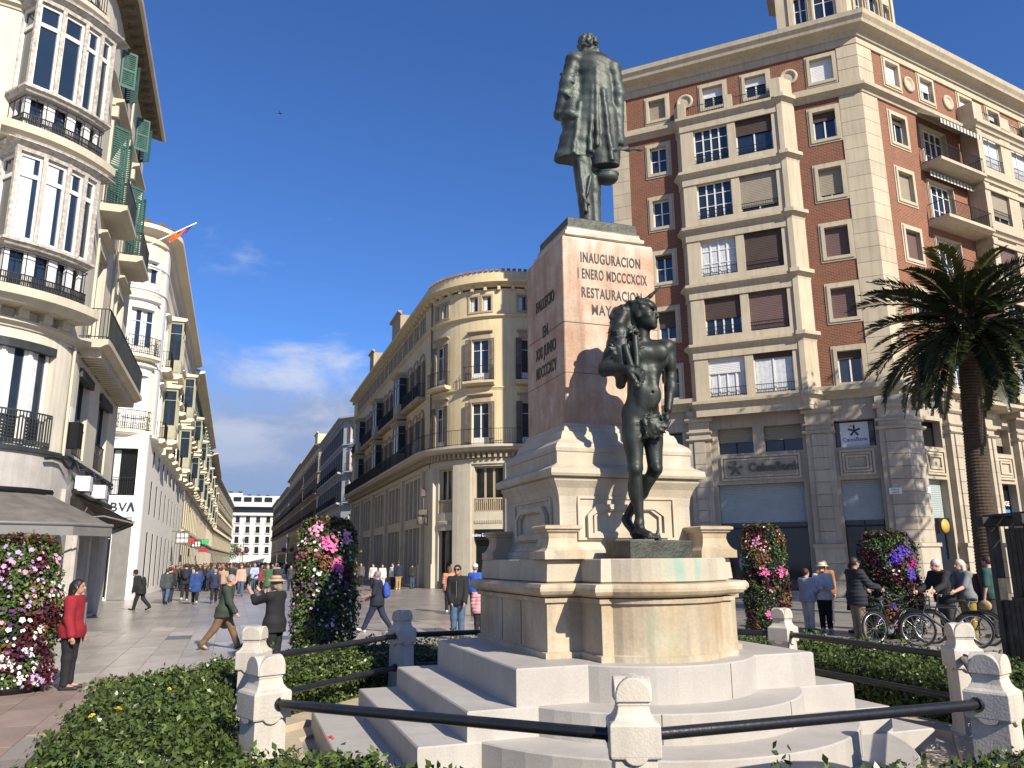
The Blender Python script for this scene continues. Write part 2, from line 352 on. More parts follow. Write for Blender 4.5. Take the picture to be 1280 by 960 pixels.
# ---------------------------------------------------------------- brick corner building on the right
def brick_building():
    C = Vector((18.87, 37.52)); dl = Vector((-.9135, .4067)); dr = Vector((.866, .5))
    root = empty('corner_building', (C.x, C.y, 0), 'tall red brick and cream stone corner building with a bank on its ground floor', 'building')
    LL = 13.9
    pa = lpath(root, [C+dl*LL, C, C+dr*27]); A = lambda a: LL-a; B = lambda b: LL+b; UE = LL+27
    nl = Vector((-dl.y, dl.x)); nl = nl if nl.dot(-C) > 0 else -nl
    nr = Vector((-dr.y, dr.x)); nr = nr if nr.dot(-C) > 0 else -nr
    bay = lpath(root, [C+dl*9.95, C+dl*9.6+nl*.7, C+dl*4.05+nl*.7, C+dl*3.45])
    bb = lpath(root, [C+dr*9.0, C+dr*9.0+nr*.95, C+dr*15.6+nr*.95, C+dr*15.6])
    z0s = [23.9-3.37*k for k in range(5)]
    opsL, opsR = [], []
    for k, z in enumerate(z0s):
        opsL += [(A(11.57), A(10.6), z, z+1.65), (A(2.52), A(1.38), z, z+1.65)]
        opsR += [(B(2.3), B(3.55), z, z+1.65), (B(5.0), B(7.3), z-.45, z+1.75)]
    att = [(A(11.5), A(10.5), 27.35, 28.65), (A(8.3), A(7.15), 27.35, 28.65), (A(5.9), A(4.75), 27.35, 28.65), (A(2.4), A(1.25), 27.35, 28.75)]
    attR = [(B(2.35), B(3.5), 27.5, 28.9)]+[(B(b), B(b+1.2), 27.5, 28.9) for b in (5.5, 9.4, 12.4, 16.3, 19.4)]
    part(root, 'brick_wall', [MT['brickL'], MT['cream']], lambda m: (wall(m, pa, 0, LL, 10.2, 26.2, opsL, .28, rmi=1), wall(m, pa, 0, LL, 27, 29.15, att, .28, rmi=1)))
    part(root, 'brick_wall', [MT['brickR'], MT['cream']], lambda m: (wall(m, pa, LL, UE, 10.2, 26.2, opsR, .28, rmi=1), wall(m, pa, LL, UE, 27, 29.15, attR, .28, rmi=1)))
    # ground floor
    mz = (7.17, 8.53); gz = (.25, 5.57)
    gl = [(A(8.75), A(6.95), *mz), (A(6.4), A(4.55), *mz), (A(3.0), A(1.15), *mz), (A(8.9), A(4.65), *gz), (A(2.95), A(1.15), *gz), (A(12.9), A(10.6), *mz), (A(12.9), A(10.6), *gz)]
    bo = [(1.55, 3.25), (4.85, 6.55), (7.75, 9.45), (10.9, 12.6), (14, 15.7), (17.2, 18.9)]
    gr = [(B(a), B(b), *mz) for a, b in bo]+[(B(a), B(b), *gz) for a, b in bo]
    part(root, 'stone_wall', MT['creaml'], lambda m: (wall(m, pa, 0, LL, 0, 9.6, gl, .55), wall(m, pa, LL, UE, 0, 9.6, gr, .55)))
    def pil(m, a, b, d=.32):
        for u0, u1, d0, z0, z1 in ((a+.012, b-.012, d-.012, 2.4, 8.95), (a-.1, b+.1, d+.2, 2.3, 2.47)): pbox(m, pa, u0, u1, -.01, d0, z0, z1)
        for z, h, e in ((7.9, .14, .14), (8.3, .12, .1), (8.95, .2, .16), (9.15, .4, .05)): sweep(m, pa, a-e, b+e, [(-.01, z), (d+e*.4, z), (d+e, z+h*.5), (d+e, z+h), (-.01, z+h)])
    for a, b in ((A(10.2), A(9.1)), (A(4.35), A(3.1)), (A(1.0), B(1.2)), (B(3.5), B(4.6)), (B(6.8), B(7.5)), (B(9.7), B(10.65)), (B(12.85), B(13.75)), (B(15.9), B(17))):
        po = part(root, 'pilaster', MT['creaml'], lambda m: pil(m, a, b))
        for j in range(9):
            z = 2.47+.6*j; part(po, 'stone_block', MT['creaml'], lambda m: (pbox(m, pa, a, b, -.01, .32, z+.012, min(7.9, z+.6)-.012), pbox(m, pa, a+.28, b-.28, .3, .39, z+.012, min(7.9, z+.6)-.012)))
        for j in range(3): z = .77*j; part(po, 'stone_block', MT['creaml'], lambda m: pbox(m, pa, a-.05, b+.05, -.01, .44, z+.01, z+.76))
    def panel(m, a, b, z0, z1):
        for i, (w, d) in enumerate(((0, .1), (.14, .05), (.28, .09))[:2 if b-a > 3 else 3]):
            frame(m, pa, (a+w+.1, b-w-.1, z0+w+.1, z1-w-.1), .1-.004*i, -.01, d)
    for a, b in ((A(8.65), A(4.72)), (A(2.9), A(1.3)), (B(1.6), B(3.2)), (B(4.9), B(6.5)), (B(7.8), B(9.4)), (B(11), B(12.5))):
        part(root, 'wall_panel', MT['cream'], lambda m: panel(m, a, b, 5.77, 7.03))
    # bands and cornices
    part(root, 'ledge', MT['cream'], lambda m: sweep(m, pa, 0, UE, COR(9.6, .62, .55)))
    part(root, 'ledge', MT['cream'], lambda m: (sweep(m, pa, 0, UE, COR(26.2, .45, .4)), pbox(m, pa, 0, UE, -.02, .12, 26.65, 27.0)))
    part(root, 'cornice', MT['cream'], lambda m: (pbox(m, pa, 0, UE, -.02, .1, 29.15, 29.55), sweep(m, pa, 0, UE, [(-.02, 29.55), (.2, 29.55), (.3, 29.8), (.75, 29.95), (.8, 30.1), (.95, 30.3), (1.0, 30.55), (-.02, 30.6)])))
    part(root, 'roof', MT['tile'], lambda m: m.add([pa.P(0, -.1, 30.58), pa.P(LL, -.1, 30.58), pa.P(UE, -.1, 30.58), pa.P(UE, -14, 30.58), (5, 16, 30.58), pa.P(0, -9, 30.58)], [tuple(range(6))]))
    part(root, 'parapet', MT['cream'], lambda m: (pbox(m, pa, .5, LL-4, -1.6, -1.2, 30.58, 31.5), pbox(m, pa, LL+6, UE, -1.6, -1.2, 30.58, 31.3)))
    part(root, 'side_wall', MT['creaml'], lambda m: m.add([pa.P(0, 0, 0), pa.P(0, -12, 0), pa.P(0, -12, 30.5), pa.P(0, 0, 30.5), pa.P(UE, 0, 0), pa.P(UE, -12, 0), pa.P(UE, -12, 30.5), pa.P(UE, 0, 30.5)], [(0, 1, 2, 3), (5, 4, 7, 6)]))
    # quoins, one stone each
    nq = 20; hq = 16.0/nq
    for k in range(nq):
        z = 10.21+hq*k
        part(root, 'quoin', MT['cream'], lambda m: pbox(m, pa, A(1.12), B(1.28), -.02, .05, z, z+hq-.02))
        part(root, 'quoin', MT['cream'], lambda m: pbox(m, pa, 0, 1.05, -.02, .05, z, z+hq-.02))
    for k in range(3):
        z = 27.01+.71*k
        part(root, 'quoin', MT['cream'], lambda m: pbox(m, pa, A(1.0), B(1.2), -.02, .07, z, z+.68)); part(root, 'quoin', MT['cream'], lambda m: pbox(m, pa, 0, 1.0, -.02, .07, z, z+.68))
    # windows with stone surrounds
    def sw(o, d=.28, surr=.28, **kw):
        w = put_win(pa, root, o, d, kw)
        if surr:
            m = MB(); W2 = (o[1]-o[0])/2; H = o[3]-o[2]; y0, y1 = -(d-.06)-.09, -(d-.06)+.02
            for i, (s0, s1, yy) in enumerate(((0, surr*.62, y0), (surr*.62, surr, y0+.05))):
                m.box(-W2-s1, -W2-s0, yy, y1, -s1, H+s1); m.box(W2+s0, W2+s1, yy, y1, -s1, H+s1); m.box(-W2-s0, W2+s0, yy+.002, y1, H+s0, H+s1); m.box(-W2-s0, W2+s0, yy+.002, y1, -s1, -s0)
            m.build('surround', MT['cream'], w)
        return w
    spec = [dict(blind=.28), dict(blind=.86, bmat='blindb'), dict(blind=.97, bmat='blindm'), dict(blind=.97, bmat='blindm'), dict(blind=.22)]
    for k in range(5):
        sw(opsL[2*k], rows=(.52,), **([{}, {}, dict(blind=.1), dict(blind=.55), dict(blind=.4)][k])); sw(opsL[2*k+1], rows=(), **spec[k])
        sw(opsR[2*k], rows=(), **[dict(blind=.2, bmat='blind'), dict(blind=.96, bmat='blindb'), dict(blind=.95, bmat='blindm'), dict(blind=.5, bmat='blindw'), dict(blind=.2)][k])
        sw(opsR[2*k+1], surr=.1, cols=4, rows=(.3, .72), fw=.07)
    for i, o in enumerate(att): sw(o, rows=(), surr=.26, **[dict(blind=.97, bmat='blindb'), dict(blind=.42, bmat='blindw', rail=.5), dict(blind=.35, bmat='blindw', rail=.5), dict(blind=.97, bmat='blindw')][i])
    for i, o in enumerate(attR): sw(o, rows=(), surr=.26, blind=(.97, .45, .6, .3, .97, .5)[i], bmat='blindw')
    for u in (A(9.35), A(3.55), B(4.45), B(8.2), B(11.5), B(15), B(18)):
        m = MB(); m.lathe([(.27, -.02), (.46, -.02), (.5, .05), (.44, .12), (.36, .12), (.3, .05), (.27, .03)], 24); o = m.build('medallion', MT['cream'], root, pa.P(u, .0, 28.05)); o.rotation_euler = (PI/2, 0, pa.rz(u))
    # projecting bay on the left face
    q = bay.u; f0, f1 = q[1], q[2]
    bo2 = []
    for k in range(5):
        z = 23.6-3.37*k; bo2 += [(f0+.72, f0+2.62, z, z+2.15), (f1-2.5, f1-.55, z, z+2.2)]
    part(root, 'bay', MT['cream'], lambda m: wall(m, bay, 0, q[3], 9.6, 26.6, bo2, .28))
    for k in range(6):
        z = 26.15-3.37*k
        if z < 10: z = 9.55
        part(root, 'bay_band', MT['cream'], lambda m: (sweep(m, bay, .02, q[3]-.02, COR(z, .38, .3)), pbox(m, bay, .02, q[3]-.02, -.01, .06, z-.42, z)))
        part(root, 'capital', MT['cream'], lambda m: (sweep(m, bay, f1-.28, q[3]-.04, COR(z-.02, .5, .4)), pbox(m, bay, f1-.22, q[3]-.06, -.01, .1, z-3.0 if z > 12 else z-.2, z-.02)))
    sp2 = [(dict(cols=4, rows=(.36, .7)), dict(blind=.42)), (dict(cols=4, rows=(.36, .7)), dict(blind=.86, bmat='blindb')), (dict(cols=4, rows=(.36, .7), curtain=1), dict(blind=.93)),
           (dict(blind=.55, cols=4), dict(blind=.93, bmat='blindm')), (dict(blind=.38, bmat='blindw', cols=4, curtain=1), dict(blind=.14, curtain=1))]
    for k in range(5):
        for j in (0, 1):
            kw = dict(rows=()); kw.update(sp2[k][j]); put_win(bay, root, bo2[2*k+j], .28, dict(rail=.5, **kw))
    part(root, 'terrace_post', MT['cream'], lambda m: pbox(m, bay, .1, f0+.35, -.45, .1, 26.5, 27.55)); part(root, 'terrace_post', MT['cream'], lambda m: pbox(m, bay, f1-.5, q[3]-.1, -.45, .1, 26.5, 27.75)); part(root, 'terrace_post', MT['cream'], lambda m: pbox(m, bay, (f0+f1)/2-.22, (f0+f1)/2+.22, -.4, .05, 26.5, 27.45))
    part(root, 'terrace_floor', MT['cream'], lambda m: m.add([bay.P(u, 0, 26.55) for u in q], [(0, 1, 2, 3)]))
    for a, b in ((f0+.4, (f0+f1)/2-.25), ((f0+f1)/2+.25, f1-.55)): x, y, _ = bay.P((a+b)/2, -.15); link('railing', rail_mesh(b-a, .05, .75, 16), root, (x, y, 26.6), bay.rz((a+b)/2))
    # projecting bay and balconies on the right face
    q2 = bb.u; g0 = q2[1]; ob = []
    for k in range(5):
        z = 23.85-3.37*k
        for a in (.55, 3.55): ob.append((g0+a, g0+a+1.9, z, z+2.3))
    part(root, 'bay', MT['cream'], lambda m: wall(m, bb, 0, q2[3], 9.6, 26.7, ob, .28))
    for k in range(6):
        z = 26.2-3.37*k
        if z < 10: z = 9.55
        part(root, 'bay_band', MT['cream'], lambda m: (sweep(m, bb, .02, q2[3]-.02, COR(z, .4, .26)), pbox(m, bb, .02, q2[3]-.02, -.01, .07, z-.5, z-.2)))
    part(root, 'parapet', MT['cream'], lambda m: (pbox(m, bb, .02, g0+.9, -.35, .02, 26.6, 27.9), pbox(m, bb, q2[2]-1, q2[3]-.02, -.35, .02, 26.6, 27.9), pbox(m, bb, (g0+q2[2])/2-.5, (g0+q2[2])/2+.5, -.3, .0, 26.6, 27.75), pbox(m, bb, g0+.9, q2[2]-1, -.3, .0, 26.6, 27.0)))
    for a, b in ((g0+.95, (g0+q2[2])/2-.55), ((g0+q2[2])/2+.55, q2[2]-1.05)): x, y, _ = bb.P((a+b)/2, -.15); link('railing', rail_mesh(b-a, .05, .65, 14), root, (x, y, 27.0), bb.rz((a+b)/2))
    for i, o in enumerate(ob): put_win(bb, root, o, .28, dict(rows=(), rail=.75, **[dict(curtain=1), dict(curtain=1), dict(blind=.8, bmat='blindb'), dict(blind=.8, bmat='blindb'), dict(blind=.8, bmat='blindm'), {}, {}, dict(blind=.5, bmat='blindm'), dict(curtain=1), {}][i]))
    for k in range(5):
        z = 23.1-3.37*k
        part(root, 'balcony', MT['cream'], lambda m: sweep(m, pa, B(4.6), B(8.95), SLB(z-.28, .3, 1.2)))
        x, y, _ = pa.P(B(6.78), 1.12); link('railing', rail_mesh(4.2, 1.1, .95, 34), root, (x, y, z+.02), pa.rz(B(6.8)))
    aw = M('striped_awning_cloth', (.62, .6, .54), .9, var=.1)
    for k in range(2):
        z = 26.35-3.37*k
        aws = MB(); n = 26
        for i in range(n):
            a, b = B(4.75)+4.1*i/n, B(4.75)+4.1*(i+1)/n; e0, e1 = (1.35, z-1.0) if k == 0 else (.4, z-.35)
            aws.add([pa.P(a, .1, z), pa.P(b, .1, z), pa.P(b, e0, e1), pa.P(a, e0, e1), pa.P(b, e0, e1-.3), pa.P(a, e0, e1-.3)], [(0, 1, 2, 3), (3, 2, 4, 5)], i % 2)
        aws.build('awning', [aw if k < 2 else MT['blind'], MT['shutter']], root)
    # shop windows
    for i, o in enumerate(gl):
        w, h = o[1]-o[0], o[3]-o[2]
        if o[2] > 7: put_win(pa, root, o, .5, dict(cols=2 if i < 3 else 3, rows=(), fw=.05, fmat='iron', gmat='glass2', blind=.5 if i < 2 else 0, bmat='blindb'))
        else: put_win(pa, root, o, .5, dict(cols=2, rows=(.58, .7), fw=.05, bar=.09, fmat='iron', gmat='glass2', blind=.36, bmat='frost'))
    for i, o in enumerate(gr):
        if o[2] > 7: put_win(pa, root, o, .5, dict(cols=2, rows=(), fw=.05, fmat='iron', gmat='glass2', blind=.6 if i else 0, bmat='blindb'))
        else: put_win(pa, root, o, .5, dict(cols=1, rows=(.54, .66), fw=.05, bar=.08, fmat='iron', gmat='glass2' if i == 8 else 'glass', blind=.4 if i in (6, 7, 9) else 0, bmat='frost'))
    # lettering, emblems and plates
    rz = pa.rz(1)
    letters('bank_lettering', 'CaixaBank', .62, MT['shutter'], root, pa.P(A(6.05), .06, 6.2), (PI/2, 0, rz), .03, .95, thick=.012)
    def star(c, s, mat, nm='star_emblem'):
        m = MB()
        for a in (90, 162, 234, 306, 18):
            a = R(a); d = Vector((math.cos(a), math.sin(a), 0)); n = Vector((-d.y, d.x, 0))
            m.hexa([tuple(n*-.1*s), tuple(d*s-n*.16*s), tuple(d*s+n*.16*s), tuple(n*.1*s)]+[tuple(v+Vector((0, 0, .04))) for v in (n*-.1*s, d*s-n*.16*s, d*s+n*.16*s, n*.1*s)])
        m.lathe([(.1*s, 0), (.1*s, .05)], 8, (-.55*s, .9*s, 0)); o = m.build(nm, mat, root, c); o.rotation_euler = (PI/2, 0, rz); return o
    star(pa.P(A(7.95), .05, 6.38), .38, MT['shutter'])
    part(root, 'poster', MT['wtext'], lambda m: pbox(m, pa, A(2.75), A(1.45), -.43, -.41, 7.2, 8.45))
    star(pa.P(A(2.1), -.4, 8.02), .28, MT['navy']); letters('poster_lettering', 'CaixaBank', .27, MT['navy'], root, pa.P(A(2.1), -.405, 7.5), (PI/2, 0, rz), .004)
    m = MB(); m.lathe([(.52, 0), (.62, 0), (.62, .04), (.52, .04)], 32); m.box(-.3, -.22, -.32, .32, 0, .04); m.box(.2, .28, -.32, .1, 0, .04); m.box(-.22, .2, .24, .32, 0, .04); m.box(-.2, .2, -.1, .2, 0, .02)
    o = m.build('round_emblem', MT['frost'], root, pa.P(A(7.55), -.4, 1.6)); o.rotation_euler = (PI/2, 0, rz)
    star(pa.P(A(6.9), -.42, 3.55), .2, MT['blindw'])
    part(root, 'street_plate', MT['wtext'], lambda m: pbox(m, pa, A(.85), A(.3), .4, .42, 4.75, 5.05)); part(root, 'street_plate', MT['wtext'], lambda m: pbox(m, pa, B(.75), B(1.1), .4, .42, 4.8, 5.1))
    letters('plate_lettering', 'CALLE', .12, MT['navy'], root, pa.P(A(.58), .425, 4.92), (PI/2, 0, rz), .003)
    letters('plate_lettering', 'LARIOS', .1, MT['navy'], root, pa.P(A(.58), .425, 4.79), (PI/2, 0, rz), .003)
    part(root, 'notice_board', MT['shopblack'], lambda m: pbox(m, pa, A(.7), A(.2), .4, .5, 1.0, 1.75)); part(root, 'notice', MT['wtext'], lambda m: pbox(m, pa, A(.53), A(.37), .5, .505, 1.2, 1.55))
    ps = part(root, 'sign_box', MT['shopblack'], lambda m: pbox(m, pa, B(1.6), B(2.5), .1, .3, 2.9, 3.65))
    mm = MB(); mm.lathe([(.3, 0), (.33, .02), (.33, .04), (0.01, .05)], 24); o = mm.build('sign_disc', M('yellow_disc', (.62, .38, .06), .5), root, pa.P(B(2.05), .3, 3.27)); o.rotation_euler = (PI/2, 0, pa.rz(B(2)))
    part(root, 'door_canopy', MT['shopblack'], lambda m: pbox(m, pa, B(1.5), B(2.4), -.3, .3, 1.0, 1.7))
    rzr = pa.rz(B(2))
    letters('exchange_lettering', 'CHANGE', .34, MT['wtext'], root, pa.P(B(8.62), -.42, 4.45), (PI/2, 0, rzr), .01, thick=.006)
    part(root, 'blue_panel', M('blue_sign', (.05, .28, .62), .4), lambda m: pbox(m, pa, B(7.85), B(9.35), -.46, -.44, 3.4, 4.25))
    vt = letters('vertical_lettering', 'CHANGE', .5, MT['wtext'], root, (0, 0, 0), (0, 0, 0), .01, thick=.006)
    vt.matrix_basis = Matrix.Translation(pa.P(B(8.9), -.42, 1.7)) @ Matrix.Rotation(rzr, 4, 'Z') @ Matrix.Rotation(PI/2, 4, 'X') @ Matrix.Rotation(PI/2, 4, 'Z')
    # roof tower
    tp = lpath(root, [C+dl*3.9-nl*4.6, C+dl*3.9-nl*.35, C-(nl+nr).normalized()*.4, C+dr*4.6-nr*.35, C+dr*4.6-nr*4.6])
    tu = tp.u; tl, tr = tu[1], tu[2]
    to = [(tl+.95, tl+1.65, 31.35, 33.3), (tl+2.0, tl+3.1, 31.35, 33.6), (tr+.75, tr+1.45, 31.35, 33.3), (tr+1.9, tr+2.9, 31.35, 33.6), (tr+3.3, tr+3.95, 31.35, 33.3)]
    part(root, 'roof_tower', MT['cream'], lambda m: (wall(m, tp, 0, tu[-1], 30.58, 36, to, .3), m.add([tp.P(u, 0, 36) for u in tu], [tuple(range(5))])))
    part(root, 'tower_band', MT['cream'], lambda m: (sweep(m, tp, 0, tu[-1], COR(30.85, .25, .18)), sweep(m, tp, 0, tu[-1], COR(35.2, .6, .6))))
    for o in to:
        w = put_win(tp, root, o, .3, dict(rows=(.55,), fw=.06)); m = MB(); W2 = (o[1]-o[0])/2; H = o[3]-o[2]
        for sg in (-1, 1):
            pts = [(sg*W2, H)]+[(sg*W2*math.cos(a*PI/16), H-W2+W2*math.sin(a*PI/16)) for a in range(9)]
            f = [(x, -.2, z) for x, z in pts]; g = [(x, -.06, z) for x, z in pts]; n = len(pts)
            m.add(f+g, [tuple(range(n)) if sg < 0 else tuple(range(n))[::-1]]+[(i, (i+1) % n, n+(i+1) % n, n+i) for i in range(n)])
        m.build('arch_head', MT['cream'], w)
        part(root, 'tower_pilaster', MT['cream'], lambda m: (pbox(m, tp, o[0]-.3, o[0]-.08, -.01, .1, 31.1, 33.9), pbox(m, tp, o[1]+.08, o[1]+.3, -.01, .1, 31.1, 33.9)))
    part(root, 'sill', MT['cream'], lambda m: sweep(m, tp, tl+.3, tu[3]-.3, COR(31.12, .2, .14)))
    m = MB(); x, y, _ = pa.P(B(13), -2); m.tube([(x, y, 30.5), (x, y, 34)], .03, 6)
    for z, l in ((33.8, .7), (33.3, .9), (32.8, .5)): m.tube([(x-l/2, y, z), (x+l/2, y, z)], .015, 4)
    m.build('antenna', MT['iron'], root)
    part(root, 'chimney', MT['creaml'], lambda m: pbox(m, pa, B(9.6), B(10.6), -1.9, -1.2, 30.5, 31.9)); part(root, 'chimney', MT['creaml'], lambda m: pbox(m, pa, B(13.4), B(14.3), -1.9, -1.2, 30.5, 31.8))
MT['frost'] = M('pale_blind', (.33, .38, .38), .5, var=.05)
brick_building()

# ---------------------------------------------------------------- rounded yellow building on the street corner
def door_win(pa, root, o, shutter=.42, pedi=True, arch=False, trim='duttit', depth=.25, **kw):
    a = dict(cols=2, rows=(.74,), fw=.07, solid=.2, shut=shutter); a.update(kw)
    w = put_win(pa, root, o, depth, a)
    part(root, 'surround', MT[trim], lambda m: (frame(m, pa, o, .16, -.01, .07, sill=0), sweep(m, pa, o[0]-.3, o[1]+.3, COR(o[3]+.42, .16, .26)) if pedi else None, pbox(m, pa, o[0]-.15, o[1]+.15, -.01, .04, o[3]+.16, o[3]+.42) if pedi else None))
    if arch:
        x, y, _ = pa.P((o[0]+o[1])/2, .04); m = MB(); W2 = (o[1]-o[0])/2+.2
        m.tube([(W2*math.cos(i*PI/10), 0, W2*.7*math.sin(i*PI/10)) for i in range(11)], .09, 6); m.build('arch_moulding', MT[trim], root, (x, y, o[3]+.12), pa.rz((o[0]+o[1])/2))
    return w
def balcony(pa, root, u0, u1, z, d=.7, h=1.0, mat='dutti', rmat='iron', pitch=.12, curl=False):
    part(root, 'balcony', MT[mat], lambda m: sweep(m, pa, u0, u1, SLB(z-.26, .26, d)))
    m = MB(); st = pa.stops(u0+.05, u1-.05); dd = d-.08
    for z1 in (z+.07, z+h-.03): sweep(m, pa, u0+.05, u1-.05, [(dd-.02, z1), (dd+.02, z1), (dd+.02, z1+.03), (dd-.02, z1+.03)])
    n = max(3, int((u1-u0)/pitch))
    for i in range(n+1):
        u = u0+.06+(u1-u0-.12)*i/n; x, y, _ = pa.P(u, dd); m.box(x-.009, x+.009, y-.009, y+.009, z, z+h)
        if curl and i < n:
            x2, y2, _ = pa.P(u0+.06+(u1-u0-.12)*(i+.5)/n, dd); t = pa.rz(u)
            for zc in (.3, .68): m.tube([(x2+.055*math.cos(a*PI/3)*math.cos(t), y2+.055*math.cos(a*PI/3)*math.sin(t), z+zc+.12*math.sin(a*PI/3)) for a in range(7)], .011, 3, sm=False)
    for u in (u0+.06, u1-.06):
        for z1 in (z+.07, z+h-.03):
            p, q = pa.P(u, 0), pa.P(u, dd); m.tube([(p[0], p[1], z1+.015), (q[0], q[1], z1+.015)], .016, 4)
        for j in range(1, int(d/pitch)):
            x, y, _ = pa.P(u, dd*j/int(d/pitch)); m.box(x-.009, x+.009, y-.009, y+.009, z, z+h)
    m.build('railing', MT[rmat], root)
def dentils(pa, root, u0, u1, z, h, d, w, gap, mat, name='dentil'):
    m = MB(); n = int((u1-u0)/(w+gap))
    for i in range(n):
        u = u0+(u1-u0)*(i+.5)/n; pbox(m, pa, u-w/2, u+w/2, -.01, d, z, z+h)
    o = m.build(name, MT[mat], root); o['kind'] = 'stuff'; return o
def mirador(pa, root, u0, u1, z0, z1, d=.8, n=3, fmat='olive', trim='duttit', rail=.9, kw=None):
    """glazed bay: base slab, glazed front and sides, roof slab"""
    a, b = Vector(pa.P(u0)[:2]), Vector(pa.P(u0, d)[:2]); c, e = Vector(pa.P(u1, d)[:2]), Vector(pa.P(u1)[:2])
    mp = Path([a, b, c, e]); q = mp.u
    part(root, 'mirador_base', MT[trim], lambda m: (sweep(m, pa, u0-.12, u1+.12, SLB(z0-.3, .3, d+.14)),))
    part(root, 'mirador_roof', MT[trim], lambda m: (sweep(m, pa, u0-.12, u1+.12, [(-.02, z1), (d+.1, z1), (d+.2, z1+.12), (d+.2, z1+.2), (-.02, z1+.3)]),))
    ops = [(.05, q[1]-.04)]+[(q[1]+.04+(q[2]-q[1]-.08)*i/n+.04, q[1]+.04+(q[2]-q[1]-.08)*(i+1)/n-.04) for i in range(n)]+[(q[2]+.04, q[3]-.05)]
    ops = [(x, y, z0+rail, z1-.12) for x, y in ops]
    part(root, 'mirador_panel', MT[fmat], lambda m: (wall(m, mp, 0, q[3], z0, z1, ops, .1), [pbox(m, mp, o[0]+.08, o[1]-.08, -.01, .03, z0+.15, z0+rail-.12) for o in ops]))
    for o in ops: put_win(mp, root, o, .1, dict(cols=1, rows=(.72,), fw=.05, fmat=fmat, **(kw or {})))
def dutti():
    c = Vector((-.5, 58.5)); f = lambda a: (math.sin(a), -math.cos(a)); AO = -70.7; r = 6
    root = empty('corner_building', (c.x, c.y, 0), 'yellow building with a rounded balconied corner above a black shop front', 'building')
    p1 = c+Vector(f(R(AO)))*r; far = p1+SD*40
    tdir = Vector((math.cos(R(42)), math.sin(R(42)))); ar = arc(c, r, AO, 42, 26, f)
    pa = lpath(root, [far]+ar+[ar[-1]+tdir*16]); U0 = pa.u[1]; U = lambda th: U0+r*R(th-AO); UE = pa.u[-1]; s = lambda x: U0-(x-55.4)   # street position -> u
    Y = MT['dutti']
    wa = [-50, -16.5, 17]
    sp = [57.6+2.25*i for i in range(16)]
    o1 = [(U(a)-.62, U(a)+.62, 9.42, 12.45) for a in wa]; o2 = [(U(a)-.62, U(a)+.62, 13.95, 16.95) for a in wa]
    o3 = [(U(a)+k-.32, U(a)+k+.32, 19.0, 20.1) for a in wa for k in (-.48, .48)]
    mir = {3, 8, 13}
    s1 = [(s(x)-.58, s(x)+.58, 9.42, 12.3) for i, x in enumerate(sp) if i not in mir]; s2 = [(s(x)-.58, s(x)+.58, 13.95, 16.7) for i, x in enumerate(sp) if i not in mir]
    s3 = [(s(x)+k-.3, s(x)+k+.3, 19.0, 20.2) for x in sp for k in (-.42, .42)]
    part(root, 'wall', Y, lambda m: wall(m, pa, 0, UE, 8.4, 20.6, o1+o2+o3+s1+s2+s3, .25))
    for o in o1+o2: door_win(pa, root, o)
    for o in s1: door_win(pa, root, o, shutter=.42, pedi=False, arch=True)
    for o in s2: door_win(pa, root, o, shutter=.42, pedi=False, arch=True)
    for o in o3+s3: put_win(pa, root, o, .25, dict(cols=1, rows=(), fw=.05, fmat='duttit', curtain=.5 if o in o3 else 0))
    for o in o3+s3: part(root, 'attic_surround', MT['duttit'], lambda m: frame(m, pa, o, .13, -.01, .06))
    for i in mir:
        x = sp[i]; mirador(pa, root, s(x)-1.1, s(x)+1.1, 9.5, 12.9, .75, 2); mirador(pa, root, s(x)-1.1, s(x)+1.1, 13.6, 17.0, .75, 2)
    # ground and first floor
    G = MT['duttis']
    gw = [(-50+6.2, 15.5), (-11.1, 19.5), (24, 19)]
    g1 = [(U(a)-r*R(w)/2, U(a)+r*R(w)/2) for a, w in gw]
    g0 = [(a, b, 0.02, 3.85) for a, b in g1]; gm = [(a, b, 5.0, 8.05) for a, b in g1]
    sx = [(60.2+7.4*i) for i in range(5)]
    ss = []; sm = []
    for x in sx:
        for k in (-2.3, -.78, .78, 2.3): ss.append((s(x+k)-.68, s(x+k)+.68, .1, 4.25)); sm.append((s(x+k)-.62, s(x+k)+.62, 4.95, 7.9))
    part(root, 'stone_wall', G, lambda m: wall(m, pa, 0, UE, 0, 8.4, g0+gm+ss+sm, .5))
    for i, o in enumerate(gm):
        put_win(pa, root, o, .5, dict(cols=3, rows=(), fw=.11, fmat='duttit' if i else 'duttis', gmat='glass2'))
        part(root, 'balustrade', MT['duttit'], lambda m: (pbox(m, pa, o[0], o[1], -.12, -.02, 5.82, 5.92), pbox(m, pa, o[0], o[1], -.12, -.02, 5.0, 5.08), [pbox(m, pa, o[0]+(o[1]-o[0])*(j+.5)/14-.035, o[0]+(o[1]-o[0])*(j+.5)/14+.035, -.1, -.04, 5.08, 5.82) for j in range(14)]))
        dentils(pa, root, o[0]+.05, o[1]-.05, 4.25, .22, .06, .07, .05, 'duttis', 'fluting')
    for i, o in enumerate(g0): put_win(pa, root, o, .5, dict(cols=2, rows=(.8,), fw=.06, fmat='shopblack', gmat='glass2'))
    part(root, 'shop_fascia', MT['shopblack'], lambda m: pbox(m, pa, g0[1][0]+.01, g0[1][1]-.01, -.2, -.05, 3.15, 3.84))
    u = U(-17.2); letters('shop_lettering', 'Massimo Dutti', .3, MT['wtext'], root, pa.P(u, -.02, 3.38), (PI/2, 0, pa.rz(u)), .01, thick=.006, fit=1.4)
    for o in ss: put_win(pa, root, o, .5, dict(cols=1, rows=(.78,), fw=.05, fmat='iron', gmat='glass2'))
    for o in sm: put_win(pa, root, o, .5, dict(cols=1, rows=(.34,), fw=.08, fmat='duttit', gmat='glass2', solid=.12))
